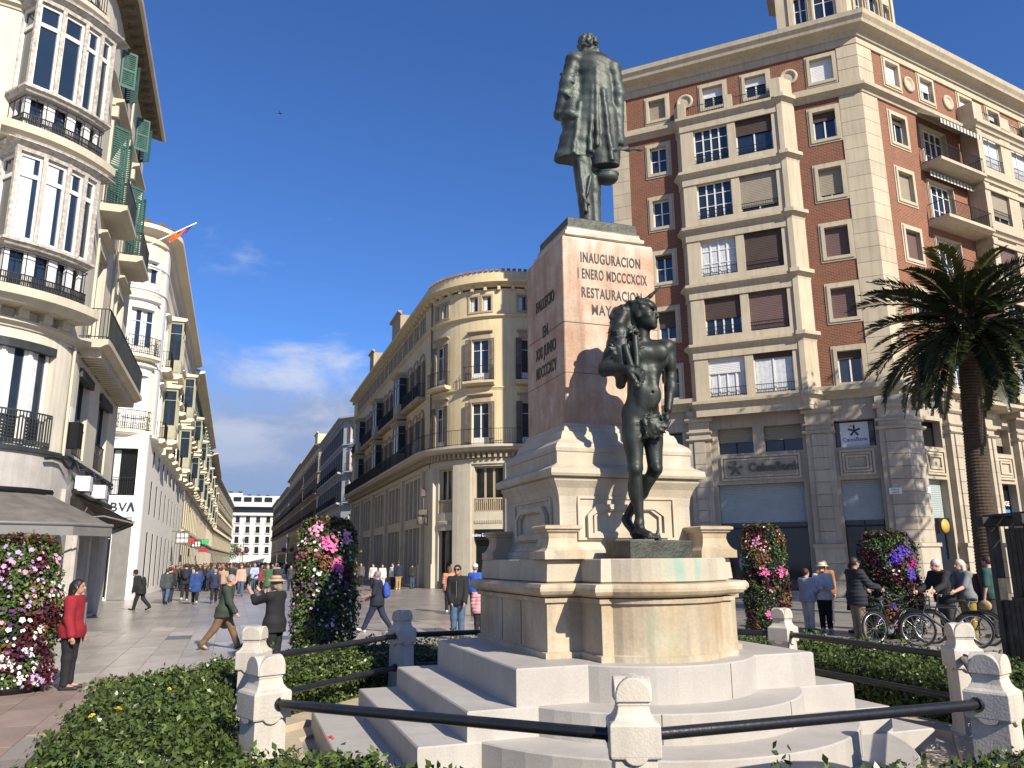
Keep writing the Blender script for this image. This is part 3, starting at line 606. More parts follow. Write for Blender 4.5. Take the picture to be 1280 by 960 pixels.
    def pil(m, a, b, d=.24): pbox(m, pa, a, b, -.01, d, 1.6, 8.2); pbox(m, pa, a-.04, b+.04, -.01, d+.1, 0, 1.6)
    for a, b in [(U(-35.3), U(-22.3)), (U(-.2), U(12)), (U(-62), U(-55)), (U(36), U(42))]+[(s(x)-.28, s(x)+.28) for x in (56.5, 63.9, 71.3, 78.7, 86.1, 93.5)]: part(root, 'pilaster', G, lambda m: pil(m, a, b))
    part(root, 'cornice', MT['duttis'], lambda m: (pbox(m, pa, 0, UE, -.02, .12, 8.2, 8.55), sweep(m, pa, 0, UE, COR(8.95, .22, .75))))
    dentils(pa, root, 0, UE-10, 8.6, .34, .42, .16, .2, 'duttit', 'bracket')
    balcony(pa, root, .5, UE-8, 9.4, .95, 1.08, 'duttis', pitch=.14)
    for a in wa: balcony(pa, root, U(a)-1.05, U(a)+1.05, 13.88, .6, 1.05, 'dutti')
    for i, x in enumerate(sp):
        if i not in mir: balcony(pa, root, s(x)-1.05, s(x)+1.05, 13.88, .6, 1.05, 'duttit')
    for z, d in ((13.3, .1), (18.45, .22)): part(root, 'string_course', Y, lambda m: sweep(m, pa, 0, UE, COR(z, .2, d)))
    dentils(pa, root, 0, UE-6, 20.45, .3, .3, .2, .75, 'dutti', 'bracket')
    part(root, 'cornice', Y, lambda m: (sweep(m, pa, 0, UE, COR(20.72, .4, .6)), pbox(m, pa, 0, UE, -.5, .2, 21.12, 21.85)))
    rm = MB(); n = 60
    for i in range(n):
        u = U(-68)+(UE-4-U(-68))*i/n; x, y, _ = pa.P(u, .1); rm.box(x-.12, x+.12, y-.2, y+.2, 21.85, 22.0)
    ro = rm.build('ridge_tile', MT['tile'], root); ro['kind'] = 'stuff'
    part(root, 'roof', MT['tile'], lambda m: m.add([pa.P(U0-20, .2, 21.86), pa.P(U0, .2, 21.86), pa.P(U(-10), .2, 21.86), pa.P(UE, .2, 21.86), (9, 9, 24), (-2, 14, 24)], [(0, 1, 2, 3, 4, 5)]))
    part(root, 'attic_storey', MT['duttit'], lambda m: (pbox(m, pa, s(70.5), s(66.5), -3, .1, 21.2, 23.4), sweep(m, pa, s(70.6), s(66.4), COR(23.4, .35, .35)), pbox(m, pa, s(83.5), s(81), -3, .1, 21.2, 23.6), sweep(m, pa, s(83.6), s(80.9), COR(23.6, .3, .3))))
    part(root, 'drainpipe', MT['shutter'], lambda m: m.tube([pa.P(U(-62.5), .1, .3), pa.P(U(-62.5), .1, 20.5)], .06, 6))
    m = MB(); x, y, _ = pa.P(U(-65), .45); m.box(x-.3, x+.3, y-.25, y+.25, 5.0, 5.35); m.lathe([(.12, 0), (.22, .1), (.2, .5), (.08, .6)], 10, (x-.25, y, 4.3)); m.lathe([(.12, 0), (.22, .1), (.2, .5), (.08, .6)], 10, (x+.25, y, 4.3)); m.tube([(x, y, 4.4), (x, y, 6.9)], .05, 6); m.box(x-.15, x+.15, y-.15, y+.15, 6.3, 6.8)
    m.build('wall_lamp', MT['shutter'], root)
dutti()
# ---------------------------------------------------------------- cream building with glazed bays on the left corner
def left_building():
    s0, Rr = 26.0, 3.0; c = S(s0, -4.8-Rr)
    f = lambda a: WN*math.cos(a)-SD*math.sin(a)
    root = empty('corner_building', (c.x, c.y, 0), 'old cream building with curved white glazed bays and green shutters', 'building')
    ar = arc(c, Rr, 100, 0, 20, f); td = (ar[1]-ar[0]).normalized()
    pa = lpath(root, [ar[0]-td*8]+ar+[S(34.6, -4.8), S(34.6, -16)])
    U0 = pa.u[1]; F = lambda ph: U0+Rr*R(100-ph); UA = F(0); s = lambda x: UA+(x-s0); UE = pa.u[-2]
    big = [(F(84), F(28), 4.98, 7.8)]
    w1 = [(s(26.3), s(28.3), 5.1, 7.62), (s(30.2), s(32.6), 5.1, 7.62)]
    w2 = [(s(27.0), s(28.4), 8.95, 11.9), (s(31.4), s(32.9), 8.95, 11.9)]
    w3 = [(s(26.9), s(28.5), 13.35, 16.4), (s(31.5), s(33.0), 13.35, 16.4)]
    w4 = [(s(27.2), s(28.3), 18.0, 19.4), (s(31.7), s(32.8), 18.0, 19.4)]
    arcd = [(F(58), F(34), 18.55, 20.0)]
    part(root, 'wall', MT['aren'], lambda m: wall(m, pa, 0, pa.u[-1], 4.85, 20.2, big+w1+w2+w3+w4+arcd, .3))
    gs = [(F(88), F(22), .1, 3.75), (s(26.4), s(28.1), .1, 3.9), (s(28.6), s(30.4), .1, 3.9), (s(31.0), s(33.6), .1, 3.9)]
    part(root, 'stone_wall', MT['marble'], lambda m: wall(m, pa, 0, pa.u[-1], 0, 4.85, gs, .35))
    for o in gs: put_win(pa, root, o, .35, dict(cols=2, rows=(.72,), fw=.06, fmat='greymetal', gmat='glass2'))
    for a, b in ((s(25.7), s(26.35)), (s(28.15), s(28.55)), (s(30.45), s(30.95)), (s(33.65), s(34.6))): part(root, 'pilaster', MT['marble'], lambda m: pbox(m, pa, a, b, -.01, .12, 0, 4.0))
    # arc window of the first floor, four lights
    a0, a1 = big[0][:2]; n = 4; bars = MB()
    for i in range(n):
        o = (a0+(a1-a0)*i/n+.05, a0+(a1-a0)*(i+1)/n-.05, 4.98, 7.8)
        w = put_win(pa, root, o, .25, dict(cols=1, rows=(), fw=.09, curtain=.45))
        part(root, 'mullion', MT['white'], lambda m: pbox(m, pa, o[0]-.1, o[0], -.26, -.1, 4.98, 7.8))
    part(root, 'shade_box', MT['irong'], lambda m: pbox(m, pa, a0, a1, -.15, .04, 7.62, 7.85))
    m = MB(); sl = MB()
    for z in (5.0, 5.12, 5.9): pbox(m, pa, a0-.1, a1+.1, .04, .07, z, z+.04)
    N = 34
    for i in range(N+1):
        u = a0-.1+(a1-a0+.2)*i/N; x, y, _ = pa.P(u, .055); m.box(x-.012, x+.012, y-.012, y+.012, 5.0, 5.9)
        if i < N:
            x, y, _ = pa.P(u+(a1-a0+.2)/N/2, .055); m.tube([(x, y, 5.06+.05*k) for k in range(3)], .03, 4)
    m.build('railing', MT['irong'], root)
    for i in range(9): pbox(sl, pa, a0, a1, -.2, -.17, 5.05+.09*i, 5.1+.09*i)
    sl.build('slatted_screen', MT['irong'], root)
    for i, o in enumerate(w1):
        put_win(pa, root, o, .3, dict(cols=2, rows=(.28,), fw=.08, fmat='irong', curtain=.4, rail=.95, solid=.25)); part(root, 'shade_box', MT['irong'], lambda m: pbox(m, pa, o[0]-.1, o[1]+.1, -.1, .1, 7.45, 7.72))
    # string courses, corbels, slabs
    part(root, 'string_course', MT['irong'], lambda m: pbox(m, pa, 0, UE, -.02, .1, 4.85, 4.95))
    part(root, 'cornice', MT['atrim'], lambda m: (sweep(m, pa, 0, UE, COR(8.15, .22, .2)),))
    for ph in (76, 64, 52, 40, 29):
        u = F(ph); part(root, 'corbel', MT['atrim'], lambda m: (pbox(m, pa, u-.14, u+.14, -.02, .5, 8.62, 8.85), pbox(m, pa, u-.12, u+.12, -.02, .3, 8.4, 8.62), pbox(m, pa, u-.17, u+.17, -.02, .2, 8.36, 8.44)))
    balcony(pa, root, s(25.6), s(34.55), 8.5, .85, .98, 'atrim', 'irong', .11)
    dentils(pa, root, s(25.8), s(34.4), 8.0, .26, .6, .14, .2, 'atrim', 'bracket')
    for o in w2:
        door_win(pa, root, o, shutter=0, trim='atrim', depth=.3, fmat='irong')
    for i, o in enumerate(w3):
        put_win(pa, root, o, .3, dict(cols=2, rows=(.74,), fw=.07, fmat='irong', solid=.2)); part(root, 'surround', MT['atrim'], lambda m: (frame(m, pa, o, .18, -.01, .08, sill=0), sweep(m, pa, o[0]-.35, o[1]+.35, COR(16.9, .25, .35)), pbox(m, pa, o[0]-.3, o[0]-.1, -.01, .2, 16.5, 16.9), pbox(m, pa, o[1]+.1, o[1]+.3, -.01, .2, 16.5, 16.9)))
        shut_leaf(pa, root, o[0]-.05, 13.4, 2.95, .62, 52); shut_leaf(pa, root, o[1]+.05, 13.4, 2.95, .62, 128)
        if i == 0: balcony(pa, root, o[0]-.45, o[1]+.45, 13.3, .8, .98, 'atrim', 'irong', .11)
        else: balcony(pa, root, o[0]-.45, o[1]+.45, 13.3, .8, .98, 'atrim', 'irong', .11)
    for o in w4:
        put_win(pa, root, o, .3, dict(cols=2, rows=(), fw=.06)); shut_leaf(pa, root, o[0]-.03, 18.0, 1.4, .5, 65); shut_leaf(pa, root, o[1]+.03, 18.0, 1.4, .5, 115)
    part(root, 'string_course', MT['atrim'], lambda m: sweep(m, pa, 0, UE, COR(17.45, .2, .16)))
    put_win(pa, root, arcd[0], .3, dict(cols=3, rows=(), fw=.07))
    balcony(pa, root, F(62), F(30), 18.5, .55, .95, 'atrim', 'iron', .1)
    # eaves
    part(root, 'eaves', MT['eave'], lambda m: (sweep(m, pa, 0, UE, [(-.02, 20.1), (.12, 20.1), (.16, 20.2), (.62, 20.32), (.62, 20.42), (-.02, 20.5)])))
    part(root, 'gutter', MT['atrim'], lambda m: sweep(m, pa, 0, UE+.0, [(.6, 20.3), (.7, 20.36), (.72, 20.5), (.58, 20.5)]))
    m = MB(); n = int(UE/.55)
    for i in range(n):
        u = UE*(i+.5)/n; pbox(m, pa, u-.07, u+.07, -.01, .5, 20.08, 20.3)
    o = m.build('rafter_end', MT['eave'], root); o['kind'] = 'stuff'
    part(root, 'roof', MT['tile'], lambda m: m.add([pa.P(0, .68, 20.5)]+[pa.P(u, .68, 20.5) for u in pa.u[1:-2]]+[pa.P(UE-.01, .68, 20.5), (S(34.6, -16)-c).to_tuple()+(20.5,), tuple(pa.p[0]-Vector((9, -6)))+(22,)], [tuple(range(len(pa.u)+1))]))
    # two glazed bays on the curve
    for zb, zr, zt, first in ((9.05, 10.28, 12.85, True), (13.62, 14.75, 17.5, False)):
        d = .80; rr = Rr+d; N = 4; A0, A1 = 65, 30
        fan = [A0, 55, 45, 37, A1]
        mk = lambda r2, e: Path([tuple(f(R(A0+4.5-e))*Rr)]+[tuple(f(R(a))*r2) for a in fan]+[tuple(f(R(A1-7+e))*Rr)])
        mp, lp = mk(rr, 0), mk(rr-.16, 2); q, ql = mp.u, lp.u
        part(root, 'mirador_base', MT['atrim'], lambda m: sweep(m, pa, F(A0+7), F(A1-9), SLB(zb-.4, .4, d+.12)))
        hi = [(q[i]+.04, q[i+1]-.04, zr+.1, zt-.04) for i in range(len(q)-1)]
        lo = []
        for i in range(len(ql)-1):
            L_ = ql[i+1]-ql[i]-.16; n = max(1, int(L_/.26))
            lo += [(ql[i]+.08+L_*(j+.14)/n, ql[i]+.08+L_*(j+.86)/n, zb+.06, zr-.2) for j in range(n)]
        part(root, 'mirador_frame', MT['oldwhite'], lambda m: (wall(m, mp, 0, q[-1], zr-.1, zt+.1, hi, .12), [pbox(m, mp, max(0, q[i]-.05), min(q[-1], q[i]+.05), -.02, .06, zr, zt) for i in range(1, len(q)-1)]))
        part(root, 'balustrade', MT['white'], lambda m: wall(m, lp, 0, ql[-1], zb, zr-.1, lo, .08))
        part(root, 'dark_glazing', MT['glass'], lambda m: pbox(m, mk(rr-.30, 4), .02, mk(rr-.30, 4).u[-1]-.02, -.03, 0, zb, zr-.1))
        part(root, 'mirador_sill', MT['oldwhite'], lambda m: sweep(m, mp, 0, q[-1], [(-.3, zr-.14), (.05, zr-.14), (.09, zr-.08), (.16, zr-.04), (.16, zr+.03), (-.1, zr+.06)]))
        part(root, 'mirador_roof', MT['oldwhite'], lambda m: (sweep(m, mp, 0, q[-1], [(-.05, zt), (.06, zt), (.08, zt+.12), (.2, zt+.2), (.24, zt+.3), (-.05, zt+.3)]), sweep(m, pa, F(A0+5), F(A1-7), [(-.02, zt+.22), (d+.24, zt+.22), (d+.2, zt+.27), (-.02, zt+.42)])))
        for i, o in enumerate(hi):
            w = o[1]-o[0]; put_win(mp, root, o, .12, dict(cols=1, rows=(.76,), fw=.065, bar=.12, curtain=(.75 if first and i in (1, 2) else .3 if i == 3 else 0)))
        m = MB()
        for z in (zb+.02, zb+.17, zb+.33): sweep(m, mp, .02, q[-1]-.02, [(.0, z), (.03, z), (.03, z+.03), (.0, z+.03)])
        n = 90
        for i in range(n):
            u = .03+(q[-1]-.06)*i/(n-1); x, y, _ = mp.P(u, .015); m.tube([(x, y, zb+.04), (x, y, zb+.33)], .013 if i % 2 else .022, 4)
        sweep(m, mp, .02, q[-1]-.02, [(.0, zr-.26), (.025, zr-.26), (.025, zr-.24), (.0, zr-.24)])
        for i in range(0, n, 6): u = .03+(q[-1]-.06)*i/(n-1); x, y, _ = mp.P(u, .012); m.box(x-.008, x+.008, y-.008, y+.008, zb, zr-.24)
        m.build('railing', MT['iron'], root)
    # small things fixed to the wall
    part(root, 'drainpipe', MT['atrim'], lambda m: m.tube([pa.P(F(14), .09, 4.9), pa.P(F(14), .09, 8.1)], .05, 6)); part(root, 'drainpipe', MT['atrim'], lambda m: m.tube([pa.P(s(30), .09, 9.0), pa.P(s(30), .09, 20)], .05, 6))
    part(root, 'cable', MT['iron'], lambda m: m.tube([pa.P(F(20)+(s(34)-F(20))*i/12, .05, 8.02+.05*math.sin(i*2)) for i in range(13)], .012, 4))
    part(root, 'street_plate', MT['wtext'], lambda m: pbox(m, pa, F(8), F(0), .0, .03, 5.9, 6.4))
    part(root, 'loudspeaker', MT['shopblack'], lambda m: pbox(m, pa, s(25.35), s(25.7), .05, .4, 5.15, 5.9))
    for a in (26.9, 30.0): part(root, 'sign_box', MT['wtext'], lambda m: pbox(m, pa, s(a), s(a+.5), .1, .5, 4.05, 4.5)); part(root, 'sign_lamp', MT['shutter'], lambda m: pbox(m, pa, s(a+.55), s(a+1.3), .15, .4, 4.1, 4.45))
    m = MB(); pts = []
    for i in range(30): u = F(30)+(s(34)-F(30))*i/29; x, y, _ = pa.P(u, .16); pts.append((x, y, 4.72+.18*math.sin(i*1.3)*abs(math.sin(i*.35))))
    m.tube(pts, .05, 5); m.build('cable', MT['shopblack'], root)
    return root, pa, s, F
def shut_leaf(pa, root, u, z, h, w, ang):
    """a green louvred leaf hinged at u, open by ang degrees from the wall"""
    m = MB(); m.box(0, .06, -.02, .02, 0, h); m.box(w-.06, w, -.02, .02, 0, h)
    for zz in (0, h*.5-.05, h-.09): m.box(.06, w-.06, -.018, .018, zz, zz+.09)
    n = int(h/.085)
    for j in range(n):
        zz = .08+(h-.16)*j/n; m.add([(.06, -.016, zz), (w-.06, -.016, zz), (w-.06, .016, zz+.07), (.06, .016, zz+.07)], [(0, 1, 2, 3)])
    x, y, _ = pa.P(u, .03); return m.build('shutter', MT['shutg'], root, (x, y, z), pa.rz(u)-R(ang))
LROOT, LPA, LS, LF = left_building()
def awning(name, pts_in, pts_out, z0, z1, label, valance=.28):
    """sheet of cloth between a wall line and a front bar, with its arms"""
    n = len(pts_in); o = empty(name, (*pts_in[0], z0), label, 'awning'); L = Vector((pts_in[0][0], pts_in[0][1], z0))
    m = MB(); vs = [Vector((*p, z0))-L for p in pts_in]+[Vector((*p, z1))-L for p in pts_out]; vs += [v-Vector((0, 0, .03)) for v in vs]
    k = 2*n; fs = []
    for i in range(n-1): fs += [(i, i+1, n+i+1, n+i), (k+i+1, k+i, k+n+i, k+n+i+1)]
    m.add(vs, fs); m.build('cloth', MT['awning'], o)
    b = MB(); b.tube([Vector((*p, z1))-L for p in pts_out], .05, 6); vs = []
    for p in pts_out: vs += [Vector((*p, z1+.02))-L, Vector((*p, z1-valance))-L]
    b.add(vs, [(2*i, 2*i+1, 2*i+3, 2*i+2) for i in range(n-1)]); b.build('front_bar', MT['greymetal'], o)
    b = MB(); b.tube([Vector((*p, z0+.06))-L for p in pts_in], .09, 6); b.build('roller_case', MT['shopblack'], o)
    for a, c in ((pts_in[0], pts_out[0]), (pts_in[-1], pts_out[-1])):
        b = MB(); b.tube([Vector((*a, z0-.75))-L, (Vector((*a, z0))+Vector((*c, z1)))/2-L-Vector((0, 0, .25)), Vector((*c, z1-.04))-L], .03, 6); b.build('arm', MT['greymetal'], o)
    return o
def wp(u, d): x, y, _ = LPA.P(u, d); return (x+LROOT.location.x, y+LROOT.location.y)
us = [LF(120-a) for a in (25, 40, 55, 70, 85, 98)]
_i = [wp(u, .06) for u in us]
awning('awning', [_i[0], _i[2], _i[4], wp(LF(20), .06)], [wp(LF(96)-2.2, 2.3), wp(LF(66)-.8, 2.35), wp(LF(42), 2.35), wp(LF(28), 2.3)], 3.75, 2.86, 'wide dark grey awning over the shop front beside the big flower tower')
awning('awning', [wp(LS(26.6), .15), wp(LS(34.2), .15)], [wp(LS(27.6), 1.75), wp(LS(34.6), 1.75)], 3.95, 3.15, 'narrow dark awning on folding arms above the side shop windows', .12)
# flag on a slanting pole
def flag():
    b = Vector(wp(LS(32.2), .8)); o = empty('flag', (b.x, b.y, 14.2), 'orange and purple flag on a slanting white pole above the street', 'flag')
    d = (WN*.85+SD*.5).normalized(); tip = Vector((d.x*1.9, d.y*1.9, 1.6))
    m = MB(); m.tube([(0, 0, 0), tip], .03, 6); m.build('pole', MT['wtext'], o)
    a = tip*.95; e = tip*.45; n = 9; vs = []
    for i in range(n):
        t = i/(n-1); p = a.lerp(e, t)
        for j in range(4):
            q = p+Vector((0, 0, -1))*(.17*j)*(1-.35*t)+Vector((-d.y, d.x, 0))*.09*math.sin(i*1.5+j)-Vector((d.x, d.y, 0))*.10*j*(1-t); vs.append(q)
    m = MB(); m.add(vs, [(i*4+j, i*4+j+1, i*4+j+5, i*4+j+4) for i in range(n-1) for j in range(3)])
    for k in range(len(m.f)): m.mi[k] = 1 if (k//3) < 3 else 0
    m.build('cloth', [M('orange_cloth', (.75, .14, .02), .8), M('purple_cloth', (.16, .05, .28), .8)], o)
flag()

MT['dull'] = M('dull_dark_glass', (.02, .022, .025), .55, spec=.2)
# ---------------------------------------------------------------- white bank building beyond it
def bank():
    root = empty('bank_building', (*S(46.5, -6.6), 0), 'ivory building with a bright white bank storey and wrought iron balconies', 'building')
    r = 1.8; c = S(46.5+r, -4.8-r); f = lambda a: WN*math.cos(a)-SD*math.sin(a)
    ar = arc(c, r, 90, 0, 8, f)
    pa = lpath(root, [S(46.5, -22)]+ar+[S(80, -4.8)])
    U0 = pa.u[1]; F = lambda ph: U0+r*R(90-ph); s = lambda x: F(0)+(x-46.5-r); Fw = lambda w: U0+(w+6.6); UE = pa.u[-1]
    gx = [50.3+3.35*i for i in range(9)]
    c2 = S(46.85, -5.15); gp = lpath(root, [S(46.5, -22)]+arc(c2, .35, 90, 0, 3, f)+[S(80, -4.8)]); GW = lambda w: 22+w; gs_ = lambda x: gp.u[-1]-(80-x); GE = gp.u[-1]
    gop = [(GW(-7.7), GW(-5.25), 5.4, 7.95), (GW(-8.0), GW(-6.15), .05, 3.7)]
    sg = [(gs_(x)-.45, gs_(x)+.45, .4, 3.6) for x in gx]; sm = [(gs_(x)-.42, gs_(x)+.42, 4.6, 6.5) for x in gx]+[(gs_(x)-.42, gs_(x)+.42, 7.3, 8.3) for x in gx]
    part(root, 'white_wall', MT['bwhite'], lambda m: (wall(m, gp, 0, GW(-4.9), 0, 8.9, gop, .45), wall(m, gp, GW(-4.9), GE, 0, 8.9, sg+sm, .1)))
    part(root, 'grey_panel', MT['greymetal'], lambda m: pbox(m, gp, GW(-6.1), GW(-5.22), -.01, .06, .02, 4.15))
    put_win(gp, root, gop[0], .45, dict(cols=2, rows=(), fw=.06, fmat='iron', gmat='glass2', curtain=.3, rail=1.0)); put_win(gp, root, gop[1], .45, dict(cols=2, rows=(.85,), fw=.09, fmat='white', gmat='glass2'))
    for o in sg+sm: put_win(gp, root, o, .1, dict(cols=1, rows=(), fw=.05, fmat='iron', gmat='dull'))
    part(root, 'sign_board', MT['wtext'], lambda m: pbox(m, gp, GW(-9.2), GW(-5.2), -.01, .1, 4.25, 5.35))
    for i, ch in enumerate('BBV'): letters('bank_lettering', ch, .66, MT['navy'], root, gp.P(GW(-6.6)+.43*i, .11, 4.56), (PI/2, 0, pa.rz(1)), .02, thick=.012)
    m = MB(); W, H, t = .21, .48, .11; v = [(-W, 0), (-W+t, 0), (0, H-.2), (W-t, 0), (W, 0), (t*.5, H), (-t*.5, H)]
    m.add([(x, 0, y) for x, y in v]+[(x, -.03, y) for x, y in v], [(0, 1, 2, 6), (2, 5, 6), (2, 3, 4, 5), (7, 13, 9, 8), (9, 13, 12), (9, 12, 11, 10)]); m.build('bank_lettering', MT['navy'], root, gp.P(GW(-5.34), .115, 4.56), gp.rz(1))
    fl = [8.95, 13.2, 16.9]; fx = [53.5, 70]; mid = [50.2, 57.4, 61.2, 65.2, 74, 77.6]
    cw = [(F(80), F(38), z, z+h) for z, h in ((9.0, 3.1), (13.25, 2.7), (17.3, 1.6))]
    fw = [(Fw(-10.8), Fw(-9.3), z, z+2.8) for z in (9.0, 13.2)]
    sw_ = [(s(x)-.6, s(x)+.6, z, z+2.75) for x in mid for z in fl]
    top = [(s(x)-.5, s(x)+.5, 18.6+.0, 19.6) for x in fx+mid]
    part(root, 'wall', MT['bren'], lambda m: wall(m, pa, 0, UE, 8.9, 20.6, cw+fw+[o for o in sw_ if o[3] < 18.3], .3))
    for i, o in enumerate(cw): door_win(pa, root, o, shutter=0, trim='bwhite', depth=.3, pedi=i < 2, cols=2, **(dict(blind=.97, bmat='shutw') if i == 0 else dict(curtain=.5)))
    for o in fw: door_win(pa, root, o, shutter=.4, trim='bwhite', depth=.3, smat='shutw')
    for o in sw_:
        if o[3] < 18.3:
            door_win(pa, root, o, shutter=.42, trim='bwhite', depth=.3, smat='shutw'); balcony(pa, root, o[0]-.5, o[1]+.5, o[2]-.05, .6, 1, 'bren', 'iron', .13)
    balcony(pa, root, Fw(-9), F(32), 8.95, .45, 1.1, 'bren', 'iron', .12, True); balcony(pa, root, F(85), F(30), 13.2, .5, 1.05, 'bren', 'iron', .12, True)
    for x in fx:
        mirador(pa, root, s(x)-1.0, s(x)+1.0, 9.3, 12.6, .85, 2, 'olive', 'bren'); mirador(pa, root, s(x)-1.0, s(x)+1.0, 13.5, 17.0, .85, 2, 'olive', 'bren')
        for dx in (-.8, .8):
            for z in (8.55, 12.8): part(root, 'bracket', MT['bren'], lambda m: (pbox(m, pa, s(x)+dx-.12, s(x)+dx+.12, -.01, .75, z+.2, z+.45), pbox(m, pa, s(x)+dx-.1, s(x)+dx+.1, -.01, .4, z-.15, z+.2)))
    for z, h, d in ((8.45, .4, .3), (12.55, .25, .12), (16.9, .25, .15), (18.4, .2, .12)): part(root, 'string_course', MT['bwhite'], lambda m: sweep(m, pa, 0, UE, COR(z, h, d)))
    part(root, 'cornice', MT['bren'], lambda m: (sweep(m, pa, 0, UE, [(-.02, 19.9), (.15, 19.95), (.25, 20.3), (.75, 20.55), (.75, 20.8), (-.02, 20.95)])))
    part(root, 'corner_pier', MT['bwhite'], lambda m: (pbox(m, pa, F(20), s(48.9), -.01, .08, 8.9, 19.9)))
    rm = MB(); n = 70
    for i in range(n):
        u = UE*(i+.5)/n; x, y, _ = pa.P(u, .35); rm.box(x-.14, x+.14, y-.3, y+.3, 20.85, 21.1)
    ro = rm.build('ridge_tile', MT['tile'], root); ro['kind'] = 'stuff'
    part(root, 'roof', MT['tile'], lambda m: m.add([pa.P(0, .6, 20.9), pa.P(U0, .6, 20.9), pa.P(F(45), .6, 20.9), pa.P(s(48.3), .6, 20.9), pa.P(UE, .6, 20.9), pa.P(UE, -9, 22.5), pa.P(s(50), -9, 22.5), pa.P(0, -9, 22.5)], [tuple(range(8))]))
    part(root, 'glazed_attic', MT['white'], lambda m: pbox(m, pa, Fw(-14), Fw(-6.3), -4, -.8, 20.9, 23.2))
bank()

# ---------------------------------------------------------------- the other street fronts
def front(name, label, pts, H, wm, trim='duttit', pitch=3.2, base=4.6, floors=((5.2, 2.6), (9.4, 2.9), (13.4, 2.8), (17.2, 2.2)), shutter=.42, smat='shutter', bal=True, miradors=(), basemat=None, shopm='glass2', offset=1.6, segs=None, arch=False, slab='duttit', rails='iron', eave=.7):
    root = empty(name, (pts[0][0], pts[0][1], 0), label, 'building')
    pa = lpath(root, pts); UE = pa.u[-1]; ops, doors, shops, wins = [], [], [], []
    segs = range(len(pa.t)) if segs is None else segs
    slots = []
    for g in segs:
        L = pa.u[g+1]-pa.u[g]; n = max(1, int(L/pitch))
        slots += [(pa.u[g]+L*(i+.5)/n, i, g) for i in range(n)]
    for u, i, g in slots:
        shops.append((u-pitch*.33, u+pitch*.33, .1, base-.9))
        for k, (z, h) in enumerate(floors):
            if z+h > H-.8: continue
            if k > 0 and (i % 5) in miradors and z+h < H-3: continue
            w = min(.62, pitch*.22); (doors if k > 0 else wins).append((u-w, u+w, z, z+h))
    part(root, 'wall', MT[wm], lambda m: wall(m, pa, 0, UE, base, H, doors+wins, .25))
    part(root, 'stone_wall', MT[basemat or 'duttis'], lambda m: wall(m, pa, 0, UE, 0, base, shops, .16))
    for o in shops: put_win(pa, root, o, .16, dict(cols=2, rows=(.76,), fw=.06, fmat='iron', gmat='dull'))
    for o in wins: put_win(pa, root, o, .25, dict(cols=2, rows=(.4,), fw=.06, gmat='glass'))
    for o in doors:
        put_win(pa, root, o, .25, dict(cols=2, rows=(.74,), fw=.07, solid=.2, shut=shutter, smat=smat))
        part(root, 'surround', MT[trim], lambda m: (frame(m, pa, o, .15, -.01, .06, sill=0), sweep(m, pa, o[0]-.25, o[1]+.25, COR(o[3]+.3, .15, .22))))
        if bal and o[3]-o[2] > 2.4: balcony(pa, root, o[0]-.55, o[1]+.55, o[2]-.04, .6, 1.0, slab, rails, .16)
    for u, i, g in slots:
        if (i % 5) in miradors:
            for k, (z, h) in enumerate(floors):
                if 0 < k < 3 and z+h < H-3: mirador(pa, root, u-.95, u+.95, z+.1, z+h+.5, .75, 2, 'olive', slab)
    for z in (base, 8.7, 12.8, 16.7):
        if z < H-2: part(root, 'string_course', MT[trim], lambda m: sweep(m, pa, 0, UE, COR(z, .28, .2)))
    part(root, 'cornice', MT[trim], lambda m: sweep(m, pa, 0, UE, COR(H-.5, .55, eave)))
    part(root, 'roof', MT['tile'], lambda m: m.add([pa.P(0, eave-.1, H+.05), pa.P(UE, eave-.1, H+.05), pa.P(UE, -8, H+2), pa.P(0, -8, H+2)], [(0, 1, 2, 3)]) if len(pts) == 2 else m.add([pa.P(u, eave-.1, H+.05) for u in pa.u]+[pa.P(UE, -9, H+1.5)], [tuple(range(len(pa.u)+1))]))
    return root, pa
MT['c1'] = M('cream_render', (.58, .51, .37), .85, var=.06, scale=.6, streak=.2); MT['c2'] = M('sand_render', (.60, .51, .37), .85, var=.06, scale=.6, streak=.2); MT['c3'] = M('pale_yellow_render', (.62, .55, .38), .85, var=.06, scale=.6, streak=.15)
MT['c4'] = M('grey_render', (.55, .53, .48), .85, var=.06, scale=.6, streak=.2); MT['c5'] = M('ochre_render', (.54, .43, .29), .85, var=.06, scale=.6, streak=.2)
# left row, seen at a glancing angle
front('street_building', 'pale yellow street front with glazed bays right after the white bank', [S(80.6, -4.8), S(112, -4.8)], 20.2, 'c3', 'bren', miradors=(2,), smat='shutg', slab='bren', eave=1.0)
front('street_building', 'cream street front with green shutters halfway down the sunny side', [S(112.3, -4.8), S(146, -4.8)], 21.5, 'c1', 'bren', miradors=(2,), smat='shutg', slab='bren')
front('street_building', 'ivory street front with a darker eave on the sunny side, third after the bank', [S(146.4, -4.8), S(190, -4.8)], 20.6, 'bren', 'c1', miradors=(1,), slab='bren', pitch=3.6, eave=1.1)
front('street_building', 'narrow looking last cream front at the far end of the sunny side', [S(190.4, -4.8), S(300, -1.3)], 21, 'c3', 'c1', slab='bren', pitch=5.4)
